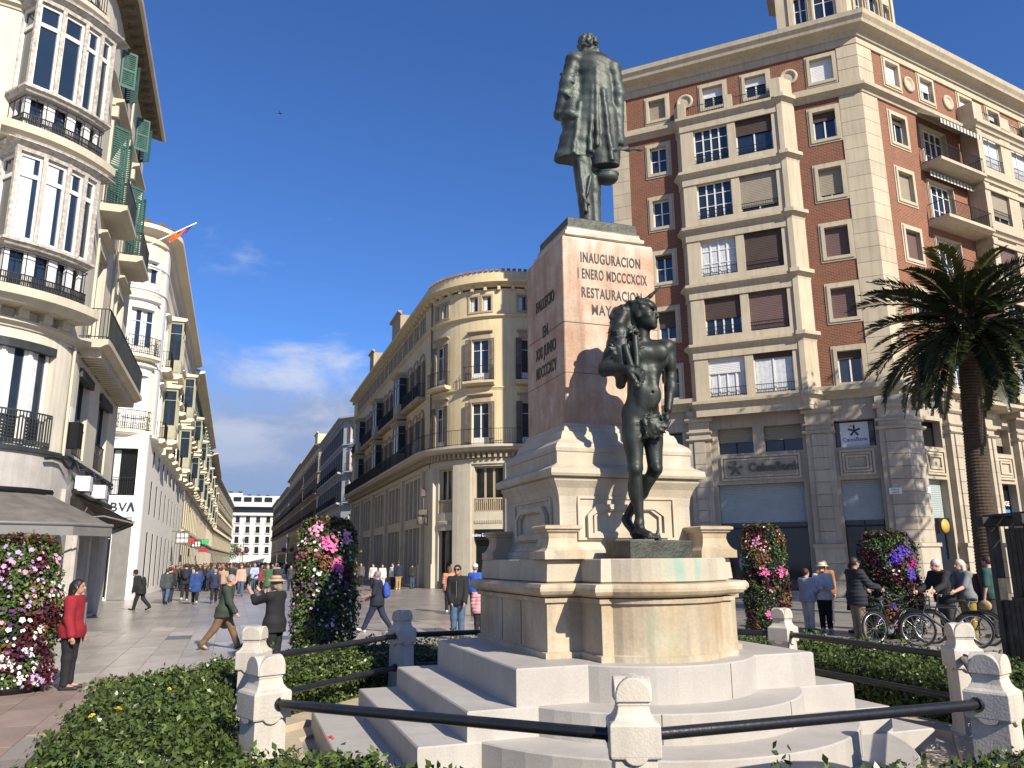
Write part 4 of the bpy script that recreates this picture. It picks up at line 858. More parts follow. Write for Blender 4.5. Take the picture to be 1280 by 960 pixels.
# right row
W2 = 12.86
bl = front('street_building', 'blue grey building with a cut corner and black balconies', [S(134, W2), S(105, W2), S(102, W2+2.4), S(101.5, W2+14)], 20.6, 'blue', 'blue', pitch=2.7, slab='blue', smat='shutter', shutter=.35, basemat='c4', segs=(0, 1, 2))
rt, pp = front('street_building', 'sand coloured shaded building with an arched corner window left of the blue grey one', [S(170, W2), S(139, W2), S(136.5, W2+2), S(136, W2+9)], 21.8, 'c2', 'duttit', slab='duttit')
part(rt, 'roof_cabin', MT['c3'], lambda m: (pbox(m, pp, 24, 29, -3, .1, 21.8, 24), sweep(m, pp, 23.8, 29.2, COR(24, .3, .3))))
front('street_building', 'ochre street front in shade with long balconies', [S(215, W2), S(171, W2)], 22.3, 'c5', 'duttit', slab='duttit', pitch=3.5)
front('street_building', 'grey stone street front in shade near the far end', [S(262, W2), S(216, W2)], 21, 'c4', 'duttit', slab='duttit', pitch=4)
front('street_building', 'dark sand street front closing the shaded row', [S(305, W2), S(263, W2)], 21.5, 'c2', 'duttit', slab='duttit', pitch=4.4)
# building closing the street
def end_building():
    p0, p1 = S(335, -13), S(335, 22)
    root = empty('end_building', (*p0, 0), 'white building with a stepped flat roof that closes the far end of the street', 'building')
    pa = lpath(root, [p0, p1]); UE = pa.u[-1]; H = 20; MT['endw'] = M('shaded_end_white', (.60, .585, .55), .8, var=.08, scale=.3, streak=.2)  # white toned down, the partial shadow on this front put into its colour
    ops = [(u-.75, u+.75, z, z+2.6) for i in range(9) for u in [UE*(i+.5)/9] for z in (5, 9, 13, 17)]
    part(root, 'wall', MT['endw'], lambda m: wall(m, pa, 0, UE, 0, H, ops, .4))
    for o in ops:
        put_win(pa, root, o, .4, dict(cols=2, rows=(.6,), fw=.08, fmat='iron', gmat='glass2')); balcony(pa, root, o[0]-.4, o[1]+.4, o[2], .6, 1, 'bwhite', 'iron', .3)
    part(root, 'dark_panel', MT['shopblack'], lambda m: pbox(m, pa, 4.0, 8.8, -.01, .1, 3, 23.4))
    part(root, 'glass_strip', MT['glass2'], lambda m: pbox(m, pa, 4, UE, -1.2, -.6, 21, 23.4))
    part(root, 'cornice', MT['endw'], lambda m: (pbox(m, pa, 8, UE, -.5, 1.2, 19.9, 21), pbox(m, pa, 4, UE, -1.5, 1.0, 23.4, 25.2)))
    part(root, 'penthouse', MT['endw'], lambda m: (pbox(m, pa, 4.6, 15, -6, -2, 25.2, 29.0), pbox(m, pa, 15, 30, -6, -2.2, 25.2, 28)))
    for i in range(5): part(root, 'penthouse_window', MT['glass2'], lambda m: pbox(m, pa, 7.5+4*i, 10.5+4*i, -2.1, -1.95, 25.6, 27.4))
    for i in range(6): part(root, 'roof_unit', MT['shopblack'], lambda m: pbox(m, pa, 6+3.6*i, 7.4+3.6*i, -5, -4, 28 if i > 2 else 29.0, 28.6 if i > 2 else 29.8))
end_building()
# signs that hang out over the left pavement, striped awnings
def hang_sign(s_, w, z, sx, sz, mat, label, mat2=None, name='hanging_sign'):
    p = S(s_, w); o = empty(name, (*p, z), label, 'sign', rz=math.atan2(WN.y, WN.x))
    m = MB(); m.box(0, sx, -.08, .08, 0, sz); m.build('board', mat, o)
    m = MB(); m.box(-.35, sx, -.03, .03, sz+.05, sz+.1); m.build('bracket', MT['iron'], o)
    if mat2:
        m = MB()
        for i in range(3):
            for j in range(2): m.box(sx*(.12+.28*i), sx*(.32+.28*i), -.1, -.081, sz*(.15+.42*j), sz*(.45+.42*j))
        m.build('emblem', mat2, o)
hang_sign(69, -4.5, 3.3, 1.05, .95, MT['shutter'], 'grey square sign with pale marks hung out from the white wall', MT['wtext'])
RED = M('red_sign', (.45, .015, .02), .5); GRN = M('green_sign', (.02, .45, .12), .5)
hang_sign(81, -4.6, 3.6, 1.0, .5, RED, 'red shop sign on the first yellow front')
hang_sign(96, -4.6, 3.5, 1.1, .7, MT['shopblack'], 'black shop sign farther along the sunny pavement', MT['wtext'])
hang_sign(112, -4.6, 4.2, 1.4, .5, GRN, 'green pharmacy sign above the crowd on the sunny side')
hang_sign(116, -4.6, 3.2, 1.2, .4, RED, 'small red sign under the green pharmacy sign')
# ---------------------------------------------------------------- the monument
CX, CY, TH = .9275, 8.9086, R(19.33)
MT['step'] = M('pale_marble_step', (.455, .43, .39), .6, (.37, .345, .31), scale=1.5, fine=55, var=.1, bump=.12, streak=.18)
MT['die'] = M('stained_cream_marble', (.52, .445, .325), .65, (.40, .295, .175), scale=2.2, fine=26, var=.15, bump=.18, streak=.42)
MT['die2'] = M('cream_marble', (.51, .455, .355), .65, (.42, .35, .25), scale=2.0, fine=40, var=.1, bump=.14, streak=.3)
MT['shaft'] = M('pink_marble', (.46, .275, .175), .7, (.58, .46, .35), scale=4.2, fine=26, var=.2, bump=.22, streak=.3)
MT['letter'] = M('dark_letters', (.02, .017, .015), .6, var=.1)
MT['cap'] = M('worn_cap_marble', (.60, .55, .44), .7, (.40, .36, .29), scale=5, var=.15, bump=.2)
MT['bronze'] = M('patinated_bronze', (.020, .021, .018), .5, (.055, .070, .060), scale=3.2, fine=60, var=.3, bump=.12, metal=.35, streak=.35)
MT['bronzeg'] = M('green_streaked_bronze', (.026, .029, .026), .5, (.11, .14, .12), scale=3.0, fine=55, var=.35, bump=.25, metal=.35, streak=-1.1)
MT['bronzes'] = M('bronze_block', (.035, .036, .03), .55, (.075, .085, .066), scale=9, fine=40, var=.3, bump=.4, metal=.4)
MROOT = empty('monument', (CX, CY, 0), 'tall stepped marble monument with an inscribed pink shaft', 'monument', rz=TH)
def sqp(a): return [(-a, -a), (a, -a), (a, a), (-a, a)]      # local y points away from the front
def arcp(r, n0, half, n=20, sg=1):                            # arc bulging to the front (sg 1) or the back
    cy = -n0*sg; out = []
    a0 = math.asin(half/r)
    for i in range(n+1):
        a = -a0+2*a0*i/n; out.append((r*math.sin(a), cy-sg*r*math.cos(a)))
    return out
def step_plan(T, nf, nb, r, nc):
    dh = math.sqrt(max(.01, r*r-(nf-nc)**2)); fr = arcp(r, nc, min(dh, T-.05)); bk = arcp(r, .3, math.sqrt(max(.01, r*r-(-nb-.3)**2)), sg=-1) if False else []
    return [(-T, -nf)]+fr+[(T, -nf), (T, -nb), (-T, -nb)]
for T, nf, nb, r, z0, z1 in ((2.86, 1.62, -1.7, 2.42, -.05, .225), (2.36, 1.60, -1.5, 1.98, .225, .46), (1.95, 1.585, -1.35, 1.52, .46, .695), (1.52, 1.57, -1.15, 1.12, .695, 1.0)):
    m = MB(); m.plan(step_plan(T, nf, nb, r, .85), [(0, z0), (0, z1-.012), (-.012, z1)]); m.build('step', MT['step'], MROOT)
# pedestal with a rounded bay to the front and the back
def die_plan(h=1.03, w=.68, n1=1.5, nf=1.06):
    a = arcp((.57**2+.26**2)/(2*.26), 1.76-(.57**2+.26**2)/(2*.26), .57, 14)
    f = [(-h, -nf), (-w, -nf), (-w, -n1), (-.57, -n1)]+a[1:-1]+[(.57, -n1), (w, -n1), (w, -nf), (h, -nf)]
    return f+[(-x, -y) for x, y in f]
dp = die_plan()
m = MB(); m.plan(dp, [(.03, .99), (.03, 1.05), (0, 1.06), (0, 1.495), (.028, 1.5), (.03, 1.54), (-.01, 1.548)]); m.build('pedestal_die', MT['die'], MROOT)
m = MB(); m.plan(dp, [(-.02, 1.548), (.03, 1.552), (.085, 1.575), (.105, 1.605), (.105, 1.635), (.085, 1.668), (-.02, 1.676)]); m.build('pedestal_moulding', MT['die'], MROOT)
m = MB(); m.plan(dp, [(-.03, 1.676), (-.005, 1.69), (-.02, 1.885), (-.03, 1.895)]); m.build('pedestal_top', MT['die2'], MROOT)
for x in (-.35, .25):     # joints of the die blocks
    for s in (-1, 1): m = MB(); m.box(s*1.031-.004, s*1.031+.004, x-.004, x+.004, 1.06, 1.49); m.build('joint', MT['shutter'], MROOT)
# upper block with panels, cornice and the set-backs under the shaft
m = MB(); m.plan(sqp(.75), [(.08, 1.895), (.08, 1.97), (.035, 1.985), (.02, 2.02), (0, 2.05), (0, 2.42), (.012, 2.52), (.04, 2.60), (.085, 2.67), (.09, 2.70)]); m.build('plinth', MT['die2'], MROOT)
m = MB(); m.plan(sqp(.75), [(.06, 2.70), (.13, 2.715), (.14, 2.74), (.135, 2.79), (.06, 2.83), (.035, 2.85)]); m.build('plinth_cornice', MT['die2'], MROOT)
m = MB(); m.plan(sqp(.75), [(.03, 2.85), (.03, 2.965), (.04, 2.975), (.045, 3.01), (.02, 3.06), (-.02, 3.09), (-.06, 3.12), (-.07, 3.16), (-.09, 3.2), (-.12, 3.215), (-.13, 3.255), (-.15, 3.27), (-.155, 3.30)]); m.build('shaft_base', MT['die2'], MROOT)
def relief(rotz):
    m = MB()
    def ring(pts, t, d0, d1):
        n = len(pts); c = (sum(p[0] for p in pts)/n, sum(p[1] for p in pts)/n); q = [(c[0]+(x-c[0])*(1-t/max(.1, abs(x-c[0]) if abs(x-c[0]) > .1 else .3)), c[1]+(z-c[1])*(1-t/max(.1, abs(z-c[1]) if abs(z-c[1]) > .05 else .2))) for x, z in pts]
        for i in range(n):
            j = (i+1) % n; a, b, e, g = pts[i], pts[j], q[j], q[i]
            m.hexa([(a[0], d0, a[1]), (b[0], d0, b[1]), (e[0], d0, e[1]), (g[0], d0, g[1]), (a[0], d1, a[1]), (b[0], d1, b[1]), (e[0], d1, e[1]), (g[0], d1, g[1])])
    ring([(-.56, 2.08), (.56, 2.08), (.56, 2.52), (-.56, 2.52)], .025, -.755, -.775)
    k = .11; x0, x1, z0, z1 = -.46, .46, 2.0, 2.44
    o = [(x0, 2.1), (x1, 2.1), (x1, z1-k), (x1-k, z1), (x0+k, z1), (x0, z1-k)]
    ring(o, .05, -.755, -.80); ring([(x*.84, 2.28+(z-2.28)*.8) for x, z in o], .03, -.755, -.785)
    a = m.build('panel_relief', MT['die2'], MROOT); a.rotation_euler = (0, 0, rotz)
for k in range(4): relief(k*PI/2)
for (x, y) in ((-.85, -.9), (.85, -.9), (-.80, .86), (.85, .9)):
    m = MB(); m.plan([(x+a, y+b) for a, b in sqp(.15)], [(.06, 1.895), (.06, 1.97), (.045, 1.975), (.02, 2.0), (0, 2.04), (-.012, 2.09), (-.005, 2.14), (.02, 2.155), (.025, 2.175), (.045, 2.18), (.045, 2.205), (.02, 2.215)]); m.build('corner_pedestal', MT['die'], MROOT)
# shaft
m = MB(); ch = .012
def chp(a, c): return [(-a+c, -a), (a-c, -a), (a, -a+c), (a, a-c), (a-c, a), (-a+c, a), (-a, a-c), (-a, -a+c)]
m.plan(chp(.58, ch), [(0, 3.29), (-.008, 5.40), (-.02, 5.44), (-.06, 5.46)]); SH = m.build('shaft', MT['shaft'], MROOT)
m = MB(); m.plan(sqp(.47), [(0, 5.455), (.0, 5.49), (.03, 5.5), (.035, 5.54), (.0, 5.56), (-.01, 5.60), (.0, 5.61)]); m.build('shaft_cap', MT['cap'], MROOT)
m = MB(); m.plan(sqp(.44), [(0, 5.61), (0, 5.735), (-.01, 5.745)]); m.build('cap_slab', MT['bronzes'], MROOT)
for i, (tx, w) in enumerate((('INAUGURACION', .75), ('I ENERO MDCCCXCIX', .87), ('RESTAURACION', .75), ('MAYO 1', .42))):
    letters('inscription', tx, .165, MT['letter'], SH, ((.02, .035, .02, -.02)[i], -.573, (5.15, 4.955, 4.735, 4.54)[i]), (PI/2, 0, 0), .006, space=1.15, thick=.003, fit=w)
for i, (tx, w) in enumerate((('FALLECIO', .56), ('EN', .16), ('XXI JUNIO', .62), ('MDCCCXCV', .62))):
    letters('inscription', tx, .19, MT['letter'], SH, (-.577, -.03, (4.76, 4.41, 4.18, 3.95)[i]), (PI/2, 0, -PI/2), .006, space=1.1, thick=.003, fit=w)
for z in (4.43, 3.86): m = MB(); m.plan(chp(.581, ch), [(-.03, z-.003), (0, z-.003), (0, z+.003), (-.03, z+.003)]); m.build('joint', MT['shutter'], MROOT)
for (t, z0, z1, r) in ((.35, .70, .99, 1.12), (-.55, .47, .69, 1.52), (.75, .47, .69, 1.52), (-1.1, .235, .455, 1.98), (.2, .235, .455, 1.98), (1.3, .235, .455, 1.98)):
    n_ = .85+math.sqrt(r*r-t*t); a = math.atan2(t, n_-.85); m = MB(); m.box(-.003, .003, -.0025, .03, z0, z1); m.build('joint', MT['shutter'], MROOT, (t, -n_, 0), a)
def stain(mat, x0, x1, z0, z1, colour, amt):
    nt = mat.node_tree; N = nt.nodes; L = nt.links.new; b = N['Principled BSDF']; src = b.inputs['Base Color'].links[0].from_socket; tc = N.new('ShaderNodeTexCoord'); sp = N.new('ShaderNodeSeparateXYZ'); L(tc.outputs['Object'], sp.inputs[0])
    def hat(o, a, c):
        m1 = N.new('ShaderNodeMapRange'); m1.interpolation_type = 'SMOOTHSTEP'; m1.inputs[1].default_value = a; m1.inputs[2].default_value = (a+c)/2; L(o, m1.inputs[0]); m2 = N.new('ShaderNodeMapRange'); m2.interpolation_type = 'SMOOTHSTEP'; m2.inputs[1].default_value = c; m2.inputs[2].default_value = (a+c)/2; L(o, m2.inputs[0])
        q = N.new('ShaderNodeMath'); q.operation = 'MULTIPLY'; L(m1.outputs[0], q.inputs[0]); L(m2.outputs[0], q.inputs[1]); return q.outputs[0]
    mp = N.new('ShaderNodeMapping'); mp.inputs['Scale'].default_value = (9, 9, 1.6); L(tc.outputs['Object'], mp.inputs[0]); nz = N.new('ShaderNodeTexNoise'); nz.inputs['Scale'].default_value = 1; nz.inputs['Detail'].default_value = 5; L(mp.outputs[0], nz.inputs['Vector'])
    rp = N.new('ShaderNodeMapRange'); rp.inputs[1].default_value = .35; rp.inputs[2].default_value = .65; rp.inputs[4].default_value = amt; L(nz.outputs['Fac'], rp.inputs[0])
    f = hat(sp.outputs[0], x0, x1)
    for o in (hat(sp.outputs[2], z0, z1), rp.outputs[0]): q = N.new('ShaderNodeMath'); q.operation = 'MULTIPLY'; L(f, q.inputs[0]); L(o, q.inputs[1]); f = q.outputs[0]
    x = N.new('ShaderNodeMix'); x.data_type = 'RGBA'; L(f, x.inputs[0]); L(src, x.inputs[6]); x.inputs[7].default_value = (*colour, 1); L(x.outputs[2], b.inputs['Base Color'])
stain(MT['die2'], -.35, .45, 1.5, 2.1, (.16, .34, .27), .8); stain(MT['die'], -.5, .1, .85, 1.75, (.22, .27, .17), .75); stain(MT['die'], .15, .65, .8, 1.7, (.30, .19, .09), .6)
stain(MT['shaft'], -.75, .2, 5.05, 5.8, (.66, .60, .52), .95); stain(MT['shaft'], -.2, .9, 5.2, 5.7, (.62, .55, .46), .7); stain(MT['shaft'], -1.2, .0, 3.0, 3.9, (.27, .17, .11), .6); stain(MT['step'], -1.2, .4, -.1, 1.2, (.36, .31, .25), .45)
# bronze block under the front figure
m = MB(); m.box(-.37, .30, -1.50, -.98, 1.89, 2.06); BB = m.build('statue_block', MT['bronzes'], MROOT, bevel=.012)
# ---------------------------------------------------------------- octagonal fence
MT['post'] = M('white_post_stone', (.60, .55, .475), .6, (.52, .465, .385), scale=3, fine=60, var=.12, bump=.2, streak=.3, objvar=.06)
MT['railp'] = M('black_rail_paint', (.012, .015, .02), .3, (.02, .019, .019), scale=7, fine=30, var=.3, bump=.12)
MT['kerb'] = M('cream_kerb_stone', (.50, .42, .31), .7, (.42, .34, .24), scale=3, fine=40, var=.12, bump=.15)
FR = 3.82; FA = R(-3.17)
def fence():
    root = empty('fence', (CX, CY, 0), 'octagonal fence of white stone posts and round black rails about the monument', 'fence', rz=FA)
    m = MB()
    def prism(w, prof): m.plan([(-w, -w), (w, -w), (w, w), (-w, w)], prof)
    prism(.125, [(.03, -.05), (.03, .12), (.012, .14), (.008, .2), (0, .755)])
    prism(.125, [(.0, .74), (.022, .745), (.026, .76), (.026, .925), (.018, .94), (-.004, .955), (-.022, .985), (-.03, 1.02), (-.032, 1.035)])
    prism(.098, [(0, 1.035), (0, 1.05), (-.008, 1.055)])
    # barrel topped cap, its axis pointing outwards
    n = 12; prof = [(.105, 1.055), (.105, 1.09)]+[(.105*math.cos(PI*i/n), 1.09+.105*math.sin(PI*i/n)) for i in range(1, n)]+[(-.105, 1.09), (-.105, 1.055)]
    k = len(prof); vs = [(-.112, x, z) for x, z in prof]+[(.112, x, z) for x, z in prof]; fc = [tuple(range(k))[::-1], tuple(range(k, 2*k))]+[(i, (i+1) % k, k+(i+1) % k, k+i) for i in range(k)]
    m.add(vs, fc); m.add([(x, y, z-.0015) for y, x, z in [(a, -b, c) for a, b, c in vs]], fc)   # two crossing barrels
    # half round tongues under the collar on each face
    for r in range(4):
        c, s = math.cos(r*PI/2), math.sin(r*PI/2); pts = [(.072*math.cos(a*PI/8), .765-.055*math.sin(a*PI/8)) for a in range(9)]
        f = [(.150, y, z) for y, z in pts]; g = [(.115, y, z) for y, z in pts]
        q = [(x*c-y*s, x*s+y*c, z) for x, y, z in f+g]; m.add(q, [tuple(range(9)), tuple(range(9, 18))[::-1]]+[(i, i+9, (i+1) % 9+9, (i+1) % 9) for i in range(9)])
    me = m.mesh('post', MT['post'])
    P = [(FR*math.cos(k*PI/4), FR*math.sin(k*PI/4)) for k in range(8)]
    for k in range(8): po = link('post', me, root, (*P[k], 0), k*PI/4, bevel=.006); po.rotation_euler = (R(random.uniform(-.5, .5)), R(random.uniform(-.5, .5)), k*PI/4+R(random.uniform(-1.2, 1.2)))
    L = (Vector(P[1])-Vector(P[0])).length; meshes = []
    m = MB(); m.tube([(-.02, 0, 0), (L+.02, 0, 0)], .037, 14)
    for x in (.13, L-.13): m.tube([(x, 0, 0), (x+(.035 if x < 1 else -.035), 0, 0)], .052, 14)
    rm = m.mesh('rail', MT['railp'])
    for k in range(8):
        a = Vector(P[k]); b = Vector(P[(k+1) % 8]); t = b-a
        for z in (.845, .42): link('rail', rm, root, (a.x, a.y, z), math.atan2(t.y, t.x))
    oc = lambda r: [(r*math.cos(k*PI/4), r*math.sin(k*PI/4)) for k in range(8)]
    for k in range(8):
        a, b = Vector(oc(FR+.22)[k]), Vector(oc(FR+.22)[(k+1) % 8]); c, d = Vector(oc(FR-.2)[(k+1) % 8]), Vector(oc(FR-.2)[k])
        g = .004; a, b, c, d = a.lerp(b, g), b.lerp(a, g), c.lerp(d, g), d.lerp(c, g)
        m = MB(); m.hexa([(*p, -.05) for p in (a, b, c, d)]+[(*p, .1) for p in (a, b, c, d)]); m.build('kerb', MT['kerb'], root, bevel=.01)
    # lower outer course
    for k in range(8):
        pts = [Vector(oc(FR-.2)[k]), Vector(oc(FR-.2)[(k+1) % 8]), Vector(oc(FR-.55)[(k+1) % 8]), Vector(oc(FR-.55)[k])]
        m = MB(); m.hexa([(*p, -.05) for p in pts]+[(*p, .03) for p in pts]); m.build('kerb', MT['kerb'], root, bevel=.006)
fence()
# ---------------------------------------------------------------- smooth figures: distance field + surface nets
class SDF:
    def __init__(s): s.p = []; s.clips = []
    def cone(s, a, b, ra, rb, k=.03, sq=None, zc=None, op=1):
        s.p.append(('c', np.array(a, float), np.array(b, float), ra, rb, k, sq, zc, op)); return s
    def ell(s, c, r, k=.03, f=None, op=1):     # f: direction of the local y axis (in plan)
        s.p.append(('e', np.array(c, float), np.array(r if hasattr(r, '__len__') else (r, r, r), float), f, None, k, None, None, op)); return s
    def clip(s, p, n): s.clips.append((np.array(p, float), np.array(n, float))); return s
    def grow(s, d): 
        s.p = [(q[0], q[1], q[2], q[3]+d, q[4]+d, *q[5:]) if q[0] == 'c' else (q[0], q[1], q[2]+d, *q[3:]) for q in s.p]; return s
    def mesh(s, name, h, mats, disp=None):
        lo = np.full(3, 1e9); hi = -lo
        bb = []
        for q in s.p:
            if q[0] == 'c': r = max(q[3], q[4]); a = np.minimum(q[1], q[2])-r; b = np.maximum(q[1], q[2])+r
            else: r = q[2].max(); a = q[1]-r; b = q[1]+r
            bb.append((a, b))
            if q[8] > 0: lo = np.minimum(lo, a); hi = np.maximum(hi, b)
        lo -= 2.5*h+.01; hi += 2.5*h+.01; n = np.ceil((hi-lo)/h).astype(int)+1
        ax = [lo[i]+h*np.arange(n[i]) for i in range(3)]
        D = np.full(n, .25, np.float32)
        for q, (a, b) in zip(s.p, bb):
            k = q[5]; pad = k+2.5*h
            i0 = np.clip(((a-pad-lo)/h).astype(int), 0, n-1); i1 = np.clip(((b+pad-lo)/h).astype(int)+2, 1, n)
            if (i1 <= i0).any(): continue
            X, Y, Z = np.meshgrid(*[ax[i][i0[i]:i1[i]].astype(np.float32) for i in range(3)], indexing='ij')
            if q[0] == 'c':
                _, A, B, ra, rb, k, sq, zc, op = q; P = [X-A[0], Y-A[1], Z-A[2]]; v = B-A
                if sq is not None:
                    sx = np.array(sq[0], float); sx /= np.linalg.norm(sx); g = 1/sq[1]-1; d = (P[0]*sx[0]+P[1]*sx[1]+P[2]*sx[2])*g; P = [P[i]+sx[i]*d for i in range(3)]; v = v+sx*(v@sx)*g
                t = np.clip((P[0]*v[0]+P[1]*v[1]+P[2]*v[2])/max(1e-9, v@v), 0, 1)
                d = np.sqrt((P[0]-t*v[0])**2+(P[1]-t*v[1])**2+(P[2]-t*v[2])**2)-(ra+(rb-ra)*t)
                if zc is not None: d = np.maximum(d, zc-Z)
            else:
                _, c, r, f, _, k, _, _, op = q; x, y, z = X-c[0], Y-c[1], Z-c[2]
                if f is not None: l = math.hypot(f[0], f[1]); fx, fy = f[0]/l, f[1]/l; x, y = x*fy-y*fx, x*fx+y*fy
                k0 = np.sqrt((x/r[0])**2+(y/r[1])**2+(z/r[2])**2); k1 = np.sqrt((x/r[0]**2)**2+(y/r[1]**2)**2+(z/r[2]**2)**2)+1e-9; d = k0*(k0-1)/k1
            sl = tuple(slice(i0[i], i1[i]) for i in range(3)); o = D[sl]
            if op > 0: w = np.maximum(k-np.abs(o-d), 0)/k; D[sl] = np.minimum(o, d)-w*w*k*.25
            else: d = -d; w = np.maximum(k-np.abs(o-d), 0)/k; D[sl] = np.maximum(o, d)+w*w*k*.25
        if disp or s.clips:
            X, Y, Z = np.meshgrid(*[a.astype(np.float32) for a in ax], indexing='ij')
            if disp: D = D+disp(X, Y, Z)
            for p, m in s.clips: D = np.maximum(D, (X-p[0])*m[0]+(Y-p[1])*m[1]+(Z-p[2])*m[2])
        for i in range(3):
            sl = [slice(None)]*3
            for e in (0, -1): sl[i] = e; D[tuple(sl)] = np.maximum(D[tuple(sl)], .01)
        # surface nets
        N = np.array(D.shape)-1; acc = np.zeros((*N, 3), np.float32); cnt = np.zeros(N, np.float32)
        c8 = [(i, j, k) for i in (0, 1) for j in (0, 1) for k in (0, 1)]
        V8 = {c: D[c[0]:N[0]+c[0], c[1]:N[1]+c[1], c[2]:N[2]+c[2]] for c in c8}
        for c in c8:
            for i in range(3):
                if c[i] == 0:
                    e = list(c); e[i] = 1; a, b = V8[c], V8[tuple(e)]; m = (a < 0) != (b < 0); t = a/np.where(m, a-b, 1)
                    for j in range(3): acc[..., j] += np.where(m, (t if j == i else c[j]), 0)
                    cnt += m
        idx = np.full(N, -1); act = cnt > 0; idx[act] = np.arange(act.sum()); w = np.argwhere(act)
        V = (w+acc[act]/cnt[act][:, None])*h+lo
        F = []
        for i in range(3):
            j, k = (i+1) % 3, (i+2) % 3
            a = [slice(0, N[i])]*3; a[i] = slice(0, N[i]); 
            s0 = [None]*3; s1 = [None]*3; s0[i] = slice(0, N[i]); s1[i] = slice(1, N[i]+1)
            for q in (j, k): s0[q] = slice(1, N[q]); s1[q] = slice(1, N[q])
            d0, d1 = D[tuple(s0)] < 0, D[tuple(s1)] < 0
            def cell(dj, dk):
                q = [None]*3; q[i] = slice(0, N[i]); q[j] = slice(1-dj, N[j]-dj); q[k] = slice(1-dk, N[k]-dk); return idx[tuple(q)]
            c00, c10, c11, c01 = cell(1, 1), cell(0, 1), cell(0, 0), cell(1, 0)
            m = d0 & ~d1; F.append(np.stack([c00[m], c10[m], c11[m], c01[m]], -1)); m = ~d0 & d1; F.append(np.stack([c00[m], c01[m], c11[m], c10[m]], -1))
        return npmesh(name, V, np.concatenate(F), mats, smooth=True)

